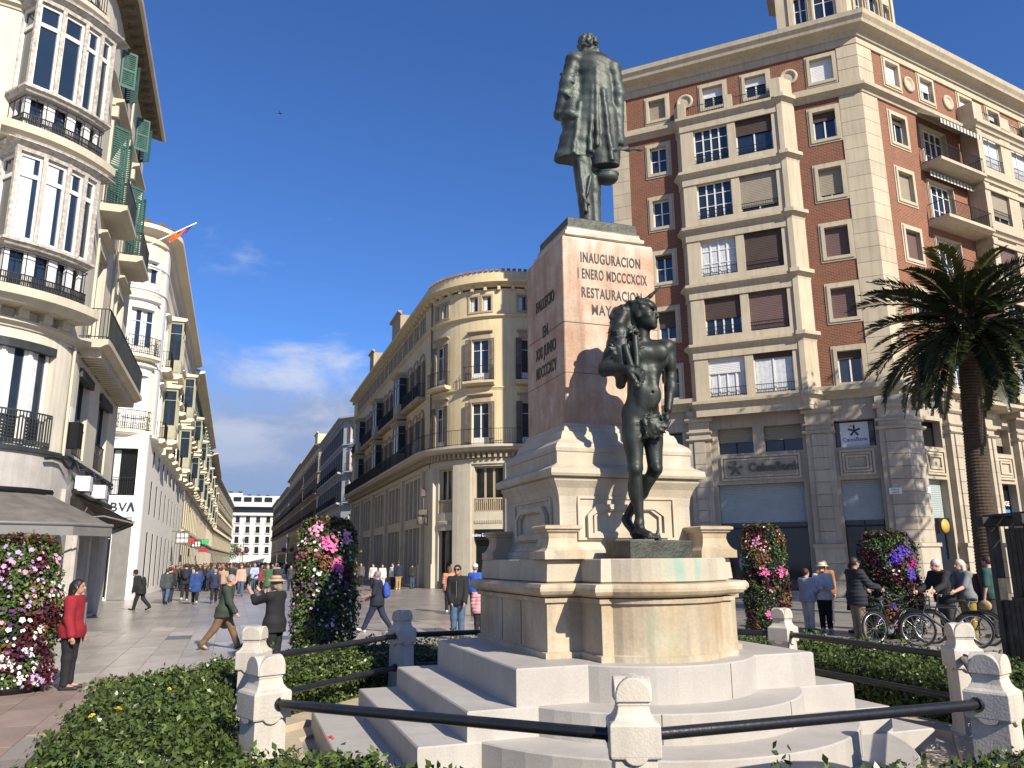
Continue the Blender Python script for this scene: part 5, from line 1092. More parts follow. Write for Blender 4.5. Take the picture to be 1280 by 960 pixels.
# ---------------------------------------------------------------- bronze worker before the shaft
def worker():
    rg = np.random.default_rng(3); s = SDF()
    s.ell((-.045, .01, 1.24), (.172, .135, .16), .07).cone((-.03, .01, 1.32), (.0, .01, 1.62), .148, .17, .07, ((0, 1, 0), .72)).ell((.012, .01, 1.78), (.235, .145, .18), .07)
    s.ell((.135, -.105, 1.83), (.115, .055, .085), .05).ell((-.06, -.11, 1.83), (.11, .055, .085), .05)
    for x in (-.04, .07):
        for z in (1.62, 1.53, 1.44): s.ell((x+.0, -.106, z), (.05, .03, .048), .05)
    s.ell((.03, -.112, 1.36), (.11, .04, .10), .08).ell((.052, -.152, 1.40), .012, .01, op=-1)
    s.ell((.25, .01, 1.905), (.085, .08, .085), .05).ell((-.26, .0, 1.93), (.1, .09, .09), .06).cone((-.12, .04, 1.96), (.2, .04, 1.945), .05, .045, .06)
    s.cone((.0, .03, 1.95), (.025, .01, 2.16), .08, .066, .035)
    f = np.array((.86, -.5, 0)); sd = np.array((-.5, -.86, 0)); up = np.array((0, 0, 1.)); hc = np.array((.02, -.01, 2.262))
    H = lambda a, b, z: hc+f*a+sd*b+up*z
    s.ell(hc+up*.02, (.106, .14, .132), .04, f).ell(H(.055, 0, -.085), (.066, .078, .085), .04, f).ell(H(.11, 0, -.155), (.032, .03, .028), .03)
    s.cone(H(.125, 0, .02), H(.157, 0, -.05), .014, .022, .02).ell(H(.145, 0, -.06), (.03, .02, .016), .012, f).ell(H(.118, 0, .045), (.075, .028, .022), .025, f)
    s.ell(H(.128, 0, -.098), (.034, .016, .011), .008, f).ell(H(.124, 0, -.12), (.032, .018, .012), .008, f)
    for b in (-1, 1): s.ell(H(.115, b*.045, .008), (.024, .018, .016), .006, f, -1).ell(H(.105, b*.045, .005), .017, .004)
    s.ell(H(.07, .055, -.05), (.035, .045, .03), .03).ell(H(-.02, .1, -.03), (.016, .032, .045), .012, f).ell(H(-.02, -.1, -.03), (.016, .032, .045), .012, f)
    for _ in range(120):          # curls
        a = rg.uniform(-2.6, 2.6); e = rg.uniform(.05, 1.4); q = H(-.02, 0, .02)+(f*math.cos(a)*.98+sd*math.sin(a)*.8)*.125*math.cos(e)*(1 if abs(a) > .7 else .9)+up*.125*math.sin(e)
        if e < .45 and abs(a) < 1.0: continue
        s.ell(q, rg.uniform(.013, .024, 3), .01)
    for i in range(34):      # leaves of the wreath
        a = -PI+2*PI*i/34; d = f*math.cos(a)+sd*math.sin(a)*.85; q = H(-.015, 0, .075)+d*.118; e = q+d*.03-f*.05*(1 if abs(a) < 2 else -.2)+up*rg.uniform(.02, .05); s.cone(q, e, .02, .006, .012, (rg.normal(size=3), .6))
    s.cone(H(.02, .02, .12), (.10, -.05, 2.44), .022, .02, .02).cone((.10, -.05, 2.44), (.205, -.08, 2.535), .024, .005, .01)
    s.ell(H(-.045, 0, .03), (.108, .108, .12), .03, f).ell(H(.085, 0, .075), (.085, .045, .04), .03, f).ell(H(.06, .0, -.1), (.075, .07, .07), .04, f)
    # hood, flowers and the bundle on his shoulder
    s.cone((-.07, .07, 2.30), (-.15, .05, 2.02), .08, .08, .04).cone((-.07, .11, 2.12), (-.03, .1, 2.25), .06, .06, .03).cone((-.16, .0, 2.28), (-.28, -.03, 2.08), .05, .06, .04)
    s.cone((-.06, .08, 2.36), (-.2, .07, 2.26), .075, .10, .04).cone((-.2, .07, 2.26), (-.25, .03, 2.02), .10, .1, .05).cone((-.24, -.06, 2.03), (-.23, -.12, 1.60), .095, .075, .04).cone((-.23, -.1, 1.62), (-.25, -.08, 1.5), .075, .05, .03)
    for _ in range(95):
        q = np.array((rg.uniform(-.34, -.05), rg.uniform(-.16, -.05), rg.uniform(1.78, 2.06))); d = rg.normal(size=3)*(1, .45, 1); s.cone(q, q+d/np.linalg.norm(d)*rg.uniform(.05, .1), rg.uniform(.018, .03), .004, .012, (rg.normal(size=3), .5))
    for _ in range(26):
        t = rg.uniform(0, 1); q = (-.06-.2*t+rg.uniform(-.06, .06), rg.uniform(-.03, .02), 2.42-.22*t+rg.uniform(-.05, .03)); s.ell(q, rg.uniform(.018, .04, 3), .012)
    s.cone((-.1, -.17, 1.96), (-.1, -.2, 1.66), .034, .032, .01).cone((-.2, -.17, 1.86), (-.125, -.3, 1.43), .034, .03, .01).ell((-.125, -.3, 1.43), (.042, .042, .035), .01)
    # arms and hands
    s.cone((-.27, .0, 1.92), (-.395, -.04, 1.67), .092, .072, .04).ell((-.33, -.05, 1.8), (.07, .075, .1), .04).cone((-.395, -.04, 1.665), (-.215, -.235, 1.615), .07, .046, .03).ell((-.345, -.08, 1.66), (.075, .06, .058), .03)
    s.ell((-.165, -.275, 1.585), (.062, .035, .048), .03)
    for i, (x, z) in enumerate(((-.085, 1.455), (-.062, 1.475), (-.045, 1.505), (-.04, 1.545))):
        a = (-.14+.008*i, -.295, 1.57+.012*i); b = ((a[0]+x)/2+.015, -.312, (a[2]+z)/2+.012); s.cone(a, b, .018, .016, .008).cone(b, (x, -.298, z), .0155, .012, .006)
    s.cone((-.18, -.285, 1.56), (-.15, -.31, 1.50), .02, .014, .01)
    s.cone((.265, .02, 1.90), (.285, .06, 1.60), .074, .056, .03).ell((.28, .02, 1.77), (.058, .066, .11), .03).cone((.285, .06, 1.60), (.215, -.06, 1.24), .06, .04, .03).ell((.272, .02, 1.48), (.065, .07, .1), .03)
    s.ell((.185, -.1, 1.145), (.042, .05, .06), .03)
    for i in range(4):
        a = (.185+.012*i-.02, -.125-.008*i, 1.11); b = (.15+.014*i-.02, -.155, 1.06-.005*i); s.cone(a, b, .018, .015, .008).cone(b, (.125+.014*i-.02, -.14, 1.03), .015, .012, .006)
    for _ in range(110):
        q = np.array((rg.uniform(-.05, .14), rg.uniform(-.165, -.1), rg.uniform(.95, 1.17))); d = rg.normal(size=3)*(1, .4, 1); s.cone(q, q+d/np.linalg.norm(d)*rg.uniform(.03, .06), rg.uniform(.012, .022), .004, .01, (rg.normal(size=3), .5))
    s.ell((.05, -.1, 1.06), (.11, .08, .11), .04)
    # legs
    s.cone((-.125, .01, 1.2), (-.137, -.06, .68), .116, .076, .05).ell((-.15, -.03, 1.0), (.09, .1, .2), .05).ell((-.139, -.105, .648), (.05, .05, .06), .03)
    s.cone((-.137, -.06, .65), (-.105, .01, .15), .068, .042, .03).ell((-.15, .01, .46), (.06, .07, .14), .04).ell((-.12, .0, .12), (.05, .055, .05), .03)
    s.cone((-.11, .04, .06), (-.045, -.17, .01), .048, .035, .04)
    for i in range(5): s.cone((-.075+.02*i, -.15+.012*i, .012), (-.065+.026*i, -.225+.02*i, -.012), .02, .016, .01)
    s.cone((.06, .05, 1.15), (.068, -.01, .68), .112, .074, .03).ell((.075, .03, .95), (.085, .1, .19), .03).ell((.07, -.06, .65), (.05, .05, .06), .03)
    s.cone((.066, -.01, .65), (-.2, .2, .2), .068, .042, .03).ell((-.03, .12, .5), (.055, .065, .12), .04)
    s.cone((-.205, .21, .17), (-.15, .09, .03), .05, .035, .03)
    for i in range(5): s.cone((-.175+.02*i, .1-.006*i, .03), (-.165+.025*i, .035-.005*i, -.01), .02, .014, .01)
    s.cone((.045, -.1, -.03), (.045, -.1, .07), .035, .006, .01)
    dsp = lambda X, Y, Z: .0022*np.sin(38*X+9*Z)*np.sin(31*Y+17*Z)
    me = s.mesh('bronze_worker', .008, MT['bronze'], dsp); o = link('bronze_worker', me, None, (1.34, 7.73, 2.10))
    tag(o, 'dark bronze statue of a bare-chested worker with a shoulder bundle before the shaft', 'statue')
worker()
def gentleman():
    rg = np.random.default_rng(5); s = SDF(); Y1 = (0, 1, 0)
    s.cone((.09, .02, 2.3), (.10, .01, 1.95), .235, .225, .08, (Y1, .62)).ell((.07, .02, 2.32), (.23, .14, .17), .08).cone((-.13, .0, 2.42), (.3, .0, 2.31), .085, .085, .08)
    s.cone((.1, .0, 1.95), (.08, .0, 1.6), .215, .235, .06, (Y1, .62)).ell((.1, -.05, 2.1), (.17, .1, .25), .06)
    s.cone((.15, -.03, 1.62), (.185, -.05, .90), .20, .165, .04, (Y1, .55), .91)                 # right tail
    s.cone((.0, .0, 1.68), (-.2, .02, 1.0), .22, .235, .05, (Y1, .6), 1.035).cone((-.1, .06, 1.7), (-.3, .06, 1.0), .17, .16, .05, (Y1, .7), 1.05).cone((-.16, .02, 2.1), (-.24, .02, 1.6), .1, .13, .05)
    s.cone((.17, -.13, 1.9), (.24, -.14, .93), .03, .035, .04, None, .93).cone((.09, -.13, 2.2), (.075, -.14, 1.15), .02, .03, .03).cone((.04, -.12, 2.0), (-.02, -.12, 1.08), .02, .035, .03, None, 1.05).cone((-.12, -.1, 1.75), (-.22, -.11, 1.06), .02, .035, .03, None, 1.05).cone((.02, -.2, 1.75), (.035, -.2, .9), .025, .03, .02, op=-1)
    s.ell((-.25, -.1, 1.60), (.1, .05, .06), .02).cone((-.33, -.06, 1.55), (-.17, -.12, 1.55), .022, .022, .01)
    # left arm, hand in pocket
    s.ell((-.165, .0, 2.42), (.105, .1, .11), .06).cone((-.175, .0, 2.4), (-.265, -.03, 2.08), .105, .09, .04).cone((-.265, -.03, 2.08), (-.35, .05, 1.70), .098, .085, .03).ell((-.36, .06, 1.67), (.075, .07, .06), .03)
    s.cone((-.33, -.09, 2.12), (-.2, -.11, 2.04), .02, .02, .02).cone((-.34, -.06, 2.18), (-.21, -.1, 2.13), .02, .02, .02).cone((-.36, -.06, 1.95), (-.25, -.1, 1.84), .018, .018, .02)
    # right arm holding hat and cane
    s.ell((.325, .0, 2.27), (.1, .095, .1), .06).cone((.325, .0, 2.26), (.375, -.01, 1.92), .1, .085, .04).cone((.375, -.01, 1.92), (.365, .03, 1.36), .082, .068, .03).cone((.365, .03, 1.40), (.365, .03, 1.28), .078, .075, .02)
    s.ell((.345, .05, 1.2), (.045, .05, .06), .02)
    for i in range(4): s.cone((.325+.018*i, .03+.012*i, 1.16), (.305+.02*i, .03+.012*i, 1.06), .017, .014, .008)
    s.cone((.38, .03, 1.2), (.355, .0, 1.1), .02, .014, .01)
    s.cone((.25, -.15, 1.07), (.70, .25, 1.30), .02, .02, .004)
    s.ell((.20, .05, .80), (.14, .125, .08), .03).ell((.20, .06, .85), (.155, .135, .022), .02)
    # trousers and shoes
    for x, y, q in ((-.105, .02, -.10), (.0, .1, -.0)): s.cone((x, y, 1.15), (x+.02, y, .66), .135, .105, .03).cone((x+.02, y, .68), (q+.04, y, .1), .1, .082, .03).cone((q+.04, y-.02, .07), (q+.05, y+.2, .06), .07, .055, .02)
    s.cone((-.15, -.08, .95), (-.09, -.09, .3), .02, .03, .03).cone((-.02, -.09, .75), (-.07, -.1, .5), .02, .02, .02).cone((-.13, -.1, .5), (-.05, -.1, .38), .018, .018, .02)
    s.cone((.05, .02, 2.45), (.03, .03, 2.6), .085, .08, .03).cone((-.03, -.02, 2.53), (.12, -.02, 2.53), .05, .05, .03)
    f = np.array((.72, .69, 0)); hc = np.array((.02, .02, 2.655)); up = np.array((0, 0, 1.))
    s.ell(hc, (.112, .135, .135), .03, f).ell(hc+f*.08-up*.06, (.08, .085, .08), .03, f).cone(hc+f*.14+up*.03, hc+f*.172-up*.02, .015, .022, .015).ell(hc+f*.1-up*.1, (.06, .06, .05), .03, f)
    for b in (-1, 1): s.ell(hc+np.array((f[1], -f[0], 0))*b*.112-up*.01, (.02, .03, .045), .012, f)
    for _ in range(90):
        a = rg.uniform(1.0, 5.28); e = rg.uniform(-.7, 1.5); d = f*math.cos(a)+np.array((-f[1], f[0], 0))*math.sin(a)
        s.ell(hc+d*.122*math.cos(e)+up*.128*math.sin(e), rg.uniform(.015, .034, 3), .012)
    dsp = lambda X, Y, Z: np.where(Z < 2.5, .006*np.sin(26*X+4*np.sin(5*Z))*np.clip((2.3-Z), .15, 1)+.003*np.sin(45*Z+18*X), .0)*np.where(Z > .95, 1, .4)
    me = s.mesh('bronze_gentleman', .009, MT['bronzeg'], dsp); o = link('bronze_gentleman', me, None, (1.0, 8.85, 5.70))
    tag(o, 'greenish bronze statue of a man in a long coat on top of the shaft', 'statue')
gentleman()

# ---------------------------------------------------------------- people
_CM = {}
def cm(c, rough=.85, bump=.25):
    k = (c, rough)
    if k not in _CM: _CM[k] = M('cloth', c, rough, var=.14, scale=7, fine=90, bump=bump, bscale=22)
    return _CM[k]
SKIN = {'l': M('light_skin', (.50, .29, .21), .55, var=.06, scale=9), 'm': M('tanned_skin', (.40, .22, .15), .55, var=.06, scale=9)}
def joints(Ht, hip=(0, 0), knee=(0, 0), sh=(0, 0), ab=(8, 8), el=(10, 10), inw=(0, 0), lean=0, head=(0, 0), spread=.0, g=1.):
    """index 0 the left side (x < 0), 1 the right side; y forward, z up"""
    J = {}; V = lambda *a: np.array(a, float); k = Ht
    for i, sx in ((0, -1), (1, 1)):
        h = V(sx*(.052+spread*.3)*k, 0, .52*k); a = R(hip[i]); n = h+V(sx*spread*.4*k, math.sin(a), -math.cos(a))*V(1, .245*k, .245*k)
        b = R(hip[i]-knee[i]); t = n+V(sx*spread*.1*k, math.sin(b)*.24*k, -math.cos(b)*.24*k); J['hip%d' % i], J['knee%d' % i], J['ank%d' % i] = h, n, t
        fb = R(min(35, max(-35, hip[i]-knee[i]))); J['toe%d' % i] = t+V(sx*.012*k, .105*k*math.cos(fb), -.028*k+.105*k*math.sin(fb)*.8)
    dz = .045*k-min(J['ank0'][2], J['ank1'][2])
    for q in J: J[q][2] += dz
    L = R(lean); pel = V(0, 0, .53*k+dz); J['pel'] = pel
    up = V(0, math.sin(L), math.cos(L)); fw = V(0, math.cos(L), -math.sin(L))
    J['waist'] = pel+up*.10*k; J['chest'] = pel+up*.215*k; J['neck'] = pel+up*.30*k; J['head'] = pel+up*.395*k+fw*.015*k
    for i, sx in ((0, -1), (1, 1)):
        s = pel+up*.275*k+V(sx*.098*k*g**.5, 0, 0); a = R(sh[i]+lean*-.0); A = R(ab[i])
        d = V(sx*math.sin(A), math.sin(a)*math.cos(A), -math.cos(a)*math.cos(A)); e = s+d*.17*k
        b = R(sh[i]+el[i]); I = R(inw[i]); d2 = V(sx*math.sin(A)*.5-sx*math.sin(I), math.sin(b)*math.cos(I), -math.cos(b)*math.cos(I)); d2 /= np.linalg.norm(d2); w = e+d2*.15*k
        J['sh%d' % i], J['el%d' % i], J['wr%d' % i], J['hd%d' % i] = s, e, w, d2
    y, p = R(head[0]), R(head[1]); J['hf'] = V(math.sin(y)*math.cos(p), math.cos(y)*math.cos(p), math.sin(p)); J['up'] = up; return J
def person(loc, yaw, Ht, label, top=None, bottom=None, shoes=(.03, .03, .03), hair=(.03, .02, .015), hairlen=0, hat=None, bag=None, skin='l', det=.018, g=1., group=None, glasses=False, extra=None, bald=False, **ps):
    """top: (kind, colour[, hem length, sleeve 0..1]); bottom: (kind, colour[, length]); a body mesh whose children are the clothes"""
    J = joints(Ht, g=g, **ps); k = Ht; h = det; b = SDF(); hf = J['hf']; hd = J['head']; s2 = np.array((hf[1], -hf[0], 0)); s2 = s2/np.linalg.norm(s2); up = np.array((0, 0, 1.))
    Y1 = (0, 1, 0)
    def torso(t, e=0.):
        t.ell(J['pel'], (.092*k*g+e, .068*k*g+e, .075*k+e), .05).cone(J['pel'], J['waist'], .082*k*g+e, .08*k*g+e, .05, (Y1, .74)).cone(J['waist'], J['chest'], .083*k*g+e, .094*k*g**.7+e, .05, (Y1, .7)).cone(J['sh0']+(0.012*k, 0, -.005*k), J['sh1']+(-.012*k, 0, -.005*k), .042*k+e, .042*k+e, .05)
    def arm(t, i, e=0., upto=1.):
        t.cone(J['sh%d' % i], J['el%d' % i], .036*k+e, .029*k+e, .03)
        if upto > .5: t.cone(J['el%d' % i], J['el%d' % i]+(J['wr%d' % i]-J['el%d' % i])*min(1, (upto-.5)*2), .028*k+e, .019*k+e*1.1, .02)
    def legs(t, e=0., upto=1.):
        for i in (0, 1):
            kn, an = J['knee%d' % i], J['ank%d' % i]; t.cone(J['hip%d' % i], kn, .058*k*g**.5+e, .037*k+e, .04)
            if upto > .5: t.cone(kn, kn+(an-kn)*min(1, (upto-.5)*2), .037*k+e, .022*k+e*1.6, .03)
    torso(b); legs(b)
    for i in (0, 1):
        arm(b, i); w, d = J['wr%d' % i], J['hd%d' % i]; sx = (-1, 1)[i]; n = np.cross(d, (sx, 0, 0.)); n = n/(np.linalg.norm(n)+1e-6); sd = np.cross(n, d)
        pm = w+d*.03*k; b.cone(w, w+d*.05*k, .017*k, .018*k, .015)
        for q in range(4):
            a = w+d*.052*k+n*(.0115*k*(q-1.5)); m2 = a+d*.026*k*(1, 1.1, 1.05, .85)[q]; e2 = m2+(d*.7-sd*sx*.0+np.array((-sx*.55, 0, 0)))*.02*k; b.cone(a, m2, .0056*k, .0052*k, .004).cone(m2, e2, .0052*k, .0044*k, .003)
        b.cone(w+d*.022*k+n*.015*k, w+d*.055*k+n*.034*k, .007*k, .0055*k, .006)
        b.cone(J['ank%d' % i], J['toe%d' % i], .022*k, .018*k, .02)
    b.cone(J['neck'], hd-up*.02*k, .034*k, .031*k, .02)
    b.ell(hd+up*.008*k, (.046*k, .056*k, .058*k), .02, hf).ell(hd+hf*.018*k-up*.035*k, (.034*k, .038*k, .036*k), .02, hf).cone(hd+hf*.05*k+up*.008*k, hd+hf*.066*k-up*.016*k, .006*k, .010*k, .008).ell(hd+hf*.048*k-up*.042*k, (.018*k, .01*k, .008*k), .005, hf)
    for sg in (-1, 1): b.ell(hd+s2*sg*.047*k-up*.005*k, (.008*k, .014*k, .019*k), .006, hf); b.ell(hd+hf*.054*k+s2*sg*.018*k+up*.008*k, .009*k, .006, op=-1)
    me = b.mesh('person', h, SKIN[skin]); o = link('person', me, None, (*loc[:2], loc[2] if len(loc) > 2 else 0), R(yaw)); tag(o, label, 'person', group)
    if det < .02:
        m = MB()
        for sg in (-1, 1): q = hd+hf*.049*k+s2*sg*.018*k+up*.008*k; m.lathe([(.001, -.006*k), (.006*k, -.003*k), (.006*k, .003*k), (.001, .006*k)], 8, tuple(q))
        m.build('eye', MT['letter'], o)
    # clothes
    if top:
        kind, c = top[:2]; hem = top[2] if len(top) > 2 else .02; slv = top[3] if len(top) > 3 else 1.
        t = SDF(); e = .0165*k*(1.35 if kind in ('puffer', 'coat') else 1.15 if kind == 'jacket' else .9); torso(t, e)
        if slv > 0:
            for i in (0, 1): arm(t, i, e*.9, slv)
        if kind != 'dress':
            for i in (0, 1): hp, kn = J['hip%d' % i], J['knee%d' % i]; t.cone(hp, hp+(kn-hp)*.4, .058*k*g**.5+e*1.6, .05*k*g**.5+e*1.5, .05)
            t.ell(J['pel'], (.092*k*g+e*1.35, .069*k*g+e*1.5, .08*k+e), .05)
        if hem > .02:
            t.cone(J['pel'], J['pel']-up*hem*k, .088*k*g+e, .088*k*g+e+hem*k*.22, .04, (Y1, .8))
        t.cone(J['neck']-up*.025*k, J['neck']+up*.0*k, .05*k, .036*k+e*.3, .02)
        z = J['pel'][2]-hem*k-.02*k; t.clip((0, 0, z), (0, 0, -1)); t.clip(J['neck']+up*.018*k, J['up'])
        ph = random.uniform(0, 6); dsp = (lambda X, Y, Z: .007*np.sin(2*PI*Z/.085+ph)) if kind == 'puffer' else (lambda X, Y, Z: .0035*np.sin(21*X+13*Z+ph)*np.sin(16*Z+9*Y))
        link({'puffer': 'padded_jacket', 'vest': 'vest', 'dress': 'dress', 'coat': 'coat', 'shirt': 'shirt', 'sweater': 'sweater'}.get(kind, 'jacket'), t.mesh('garment', h, cm(c), dsp), o)
    if top and det < .0155:
        m = MB(); nk = J['neck']; m.tube([(nk[0]+.05*k*math.sin(a), nk[1]+.045*k*math.cos(a), nk[2]+.012*k-.012*k*math.cos(a)) for a in np.linspace(0, 2*PI, 13)], .011*k, 5); m.build('collar', cm(tuple(v*.75 for v in top[1])), o)
        if top[0] in ('jacket', 'puffer', 'coat') and abs(ps.get('lean', 0)) < 3:
            m = MB(); pz = J['pel'][2]-(top[2] if len(top) > 2 else .02)*k; yy = .068*k*g+.022*k; m.box(-.006, .006, yy-.02, yy+.006*k, pz, nk[2]-.05*k); m.build('zip', MT['shutter'], o)
    if bottom:
        kind, c = bottom[:2]; ln = bottom[2] if len(bottom) > 2 else .98
        t = SDF(); e = .011*k
        t.ell(J['pel'], (.092*k*g+e, .069*k*g+e, .075*k+e), .05); legs(t, e, ln)
        t.clip((0, 0, J['pel'][2]+.075*k), (0, 0, 1)); ph = random.uniform(0, 6)
        link('trousers' if ln > .7 else 'shorts', t.mesh('garment', h, cm(c), lambda X, Y, Z: .004*np.sin(25*Z+ph+8*X)*np.sin(9*Z)), o)
    if shoes:
        for i in (0, 1):
            t = SDF(); a, tt = J['ank%d' % i], J['toe%d' % i]; hl = a+np.array((0, -.02*k, -.022*k)); t.cone(hl, tt, .026*k, .021*k, .02).cone(a, hl, .026*k, .027*k, .02); t.clip((0, 0, min(hl[2], tt[2])-.021*k), (0, 0, -1))
            link('shoe', t.mesh('shoe', min(h, .014), cm(shoes, .6)), o)
    if hair and not bald:
        t = SDF(); t.ell(hd+up*.016*k-hf*.008*k, (.053*k, .061*k, .060*k), .02, hf)
        if hairlen: t.cone(hd-hf*.035*k, hd-hf*.055*k-up*hairlen*k, .048*k, .035*k, .03).cone(hd-hf*.01*k+s2*.036*k, hd-hf*.03*k+s2*.04*k-up*hairlen*.7*k, .022*k, .018*k, .02).cone(hd-hf*.01*k-s2*.036*k, hd-hf*.03*k-s2*.04*k-up*hairlen*.7*k, .022*k, .018*k, .02)
        t.ell(hd+hf*.064*k-up*.014*k, (.05*k, .056*k, .058*k), .01, hf, -1)
        if not hairlen: t.clip(hd-up*.022*k, -(up*.8-hf*.6) )
        link('hair', t.mesh('hair', min(h, .015), cm(hair, .6), lambda X, Y, Z: .003*np.sin(90*X)*np.sin(80*Y+60*Z)), o)
    if hat:
        m = MB(); c = hd+up*.045*k-hf*.006*k
        if hat[0] == 'brim': m.lathe([(.052*k, .0), (.112*k, -.016*k), (.116*k, -.012*k), (.06*k, .006*k), (.056*k, .03*k), (.045*k, .044*k), (.01*k, .046*k)], 20, tuple(c))
        else: m.lathe([(.058*k, -.012*k), (.06*k, .01*k), (.05*k, .04*k), (.025*k, .056*k), (.003*k, .058*k)], 16, tuple(c))
        x = m.build('hat', cm(hat[1], .9), o)
        if hat[0] == 'brim': m = MB(); m.lathe([(.0615*k, .008*k), (.062*k, .022*k), (.059*k, .022*k)], 20, tuple(c)); m.build('hat_band', cm(hat[2], .9), x)
    if glasses:
        m = MB()
        for sg in (-1, 1):
            q = hd+hf*.058*k+s2*sg*.021*k+up*.01*k; m.tube([tuple(q-hf*.006), tuple(q+hf*.004)], .017*k, 10, sm=False); m.tube([tuple(q+s2*sg*.012*k), tuple(hd+s2*sg*.052*k+up*.012*k-hf*.005*k)], .003*k, 4)
        m.build('sunglasses', MT['shopblack'], o)
    if bag:
        kind, c = bag[:2]; t = SDF()
        if kind == 'pack':
            ctr = (J['waist']+J['chest'])/2-np.array((0, .1*k*g+.02, 0)); t.ell(ctr, (.085*k, .055*k, .135*k), .02).ell(ctr-np.array((0, .035*k, .05*k)), (.06*k, .035*k, .06*k), .02); q = link('backpack', t.mesh('bag', h, cm(c)), o)
            m = MB()
            for i, sx in ((0, -1), (1, 1)): m.tube([tuple(J['sh%d' % i]+(-sx*.035*k, -.05*k, .03*k)), tuple(J['sh%d' % i]+(-sx*.035*k, .02*k, .058*k)), tuple(J['chest']+(sx*.06*k, .085*k, .02*k)), tuple(J['waist']+(sx*.085*k, .05*k, .0))], .014*k, 5)
            m.build('strap', cm(c), q)
        else:
            i = bag[2] if len(bag) > 2 else 0; w = J['wr%d' % i]+J['hd%d' % i]*.06*k; z = bag[3] if len(bag) > 3 else .13; t.ell(w-up*(z+.04), (.04*k, .085*k, .07*k), .01); q = link('handbag', t.mesh('bag', h, cm(c, .5)), o)
            m = MB(); m.tube([tuple(w-up*(z)+(0, .06, 0)), tuple(w+(0, .02, 0)), tuple(w-up*z-np.array((0, .06, 0)))], .008, 5); m.build('handle', cm(c, .5), q)
    if extra: extra(o, J, k)
    return o
# ---------------------------------------------------------------- ground and paving
MT['ground'] = M('plaza_paving', (.38, .345, .30), .3, (.30, .27, .235), scale=.45, fine=9, var=.12, bump=.05, streak=0)
def paving_mat(name, c, c2, rough): return M(name, c, rough, c2, scale=1.7, fine=45, var=.12, bump=.06, objvar=.13)
GANG = math.atan2(SD.y, SD.x)
def ground_mat():
    m = MT['ground']; nt = m.node_tree; N = nt.nodes; L = nt.links.new; b = N['Principled BSDF']; src = b.inputs['Base Color'].links[0].from_socket
    tc = N.new('ShaderNodeTexCoord'); vr = N.new('ShaderNodeVectorRotate'); vr.rotation_type = 'Z_AXIS'; vr.inputs['Angle'].default_value = -GANG; L(tc.outputs['Object'], vr.inputs['Vector'])
    br = N.new('ShaderNodeTexBrick'); L(vr.outputs[0], br.inputs['Vector']); br.inputs['Scale'].default_value = 1; br.inputs['Brick Width'].default_value = 1.2; br.inputs['Row Height'].default_value = .6; br.inputs['Mortar Size'].default_value = .008
    br.inputs['Color1'].default_value = (1, 1, 1, 1); br.inputs['Color2'].default_value = (.72, .72, .73, 1); br.inputs['Mortar'].default_value = (.4, .4, .4, 1)
    x = N.new('ShaderNodeMix'); x.data_type = 'RGBA'; x.blend_type = 'MULTIPLY'; x.inputs[0].default_value = 1; L(src, x.inputs[6]); L(br.outputs['Color'], x.inputs[7]); L(x.outputs[2], b.inputs['Base Color'])
ground_mat()
m = MB(); m.add([(-900, -300, -.012), (900, -300, -.012), (900, 1500, -.012), (-900, 1500, -.012)], [(0, 1, 2, 3)])
GROUND = tag(m.build('ground', MT['ground']), kind='structure')
def paving():
    root = bpy.data.objects.new('pavement', None); COL.objects.link(root); root['kind'] = 'structure'; root.location = (-5, 13, -.012)
    mats = [paving_mat('grey_slab', (.40, .36, .31), (.33, .29, .245), .3), paving_mat('pale_slab', (.46, .415, .36), (.37, .335, .29), .4), paving_mat('dark_slab', (.15, .14, .13), (.11, .105, .1), .4), paving_mat('brown_slab', (.33, .25, .20), (.26, .195, .155), .55)]
    mes = {}
    for k, mt in enumerate(mats):
        for w in (.592, .392):
            m = MB(); m.plan([(-.596, -w/2-.1), (.596, -w/2-.1), (.596, w/2+.1), (-.596, w/2+.1)], [(0, 0), (0, .010), (-.004, .013)]); mes[(k, w)] = m.mesh('slab', mt)
    cells = []
    for i in range(-40, 60):
        for j in range(-40, 40):
            s_, w_ = 1.2*i+(.6 if j % 2 else 0), .6*j; p = SD*s_+WN*w_
            if p.y < 5.5 or (p-Vector((CX, CY))).length < 6.35: continue
            d = p.y*.9758; px = 640+976.6*p.x/d
            if -40 < px < 1320 and p.y < 27: cells.append((p.length*(1 if px < 640 else 1.25), i, j, p))
    cells.sort(key=lambda c: c[0]); 
    for q, i, j, p in cells[:300]:
        wq = p.dot(WN); h = hash((i*7919+j*104729)) % 100
        k = 3 if p.y < 13.9 and p.x < -4.4 else (2 if h < 4 else 1 if h < 40 else 0)
        o = link('slab', mes[(k, .392)], root, (p.x+5, p.y-13, random.uniform(-.0015, .0015)), GANG); o.rotation_euler = (random.uniform(-.0006, .0006), random.uniform(-.0006, .0006), GANG)
paving()
# ---------------------------------------------------------------- scattered leaves
def leaf_quads(P, Nn, size, rg, asp=.55, tilt=.7, bend=.25):
    n = len(P); r = rg.normal(size=(n, 3)); d = Nn+tilt*r; d /= np.linalg.norm(d, axis=1)[:, None]
    t = np.cross(d, rg.normal(size=(n, 3))); t /= np.linalg.norm(t, axis=1)[:, None]+1e-9; b = np.cross(d, t)
    s = (size*rg.uniform(.65, 1.3, n))[:, None] if np.isscalar(size) else (size*rg.uniform(.75, 1.25, n))[:, None]
    V = np.stack([P, P+t*s*.5+b*s*asp*.5-d*s*bend*.3, P+t*s, P+t*s*.5-b*s*asp*.5-d*s*bend*.3], 1).reshape(-1, 3)
    return V, np.arange(4*n).reshape(n, 4)
def leafmat(name, c, c2, island=.45, rough=.5, trans=.12):
    m = M(name, c, rough, c2, scale=6, fine=60, var=.1, island=island, spec=.35)
    return m
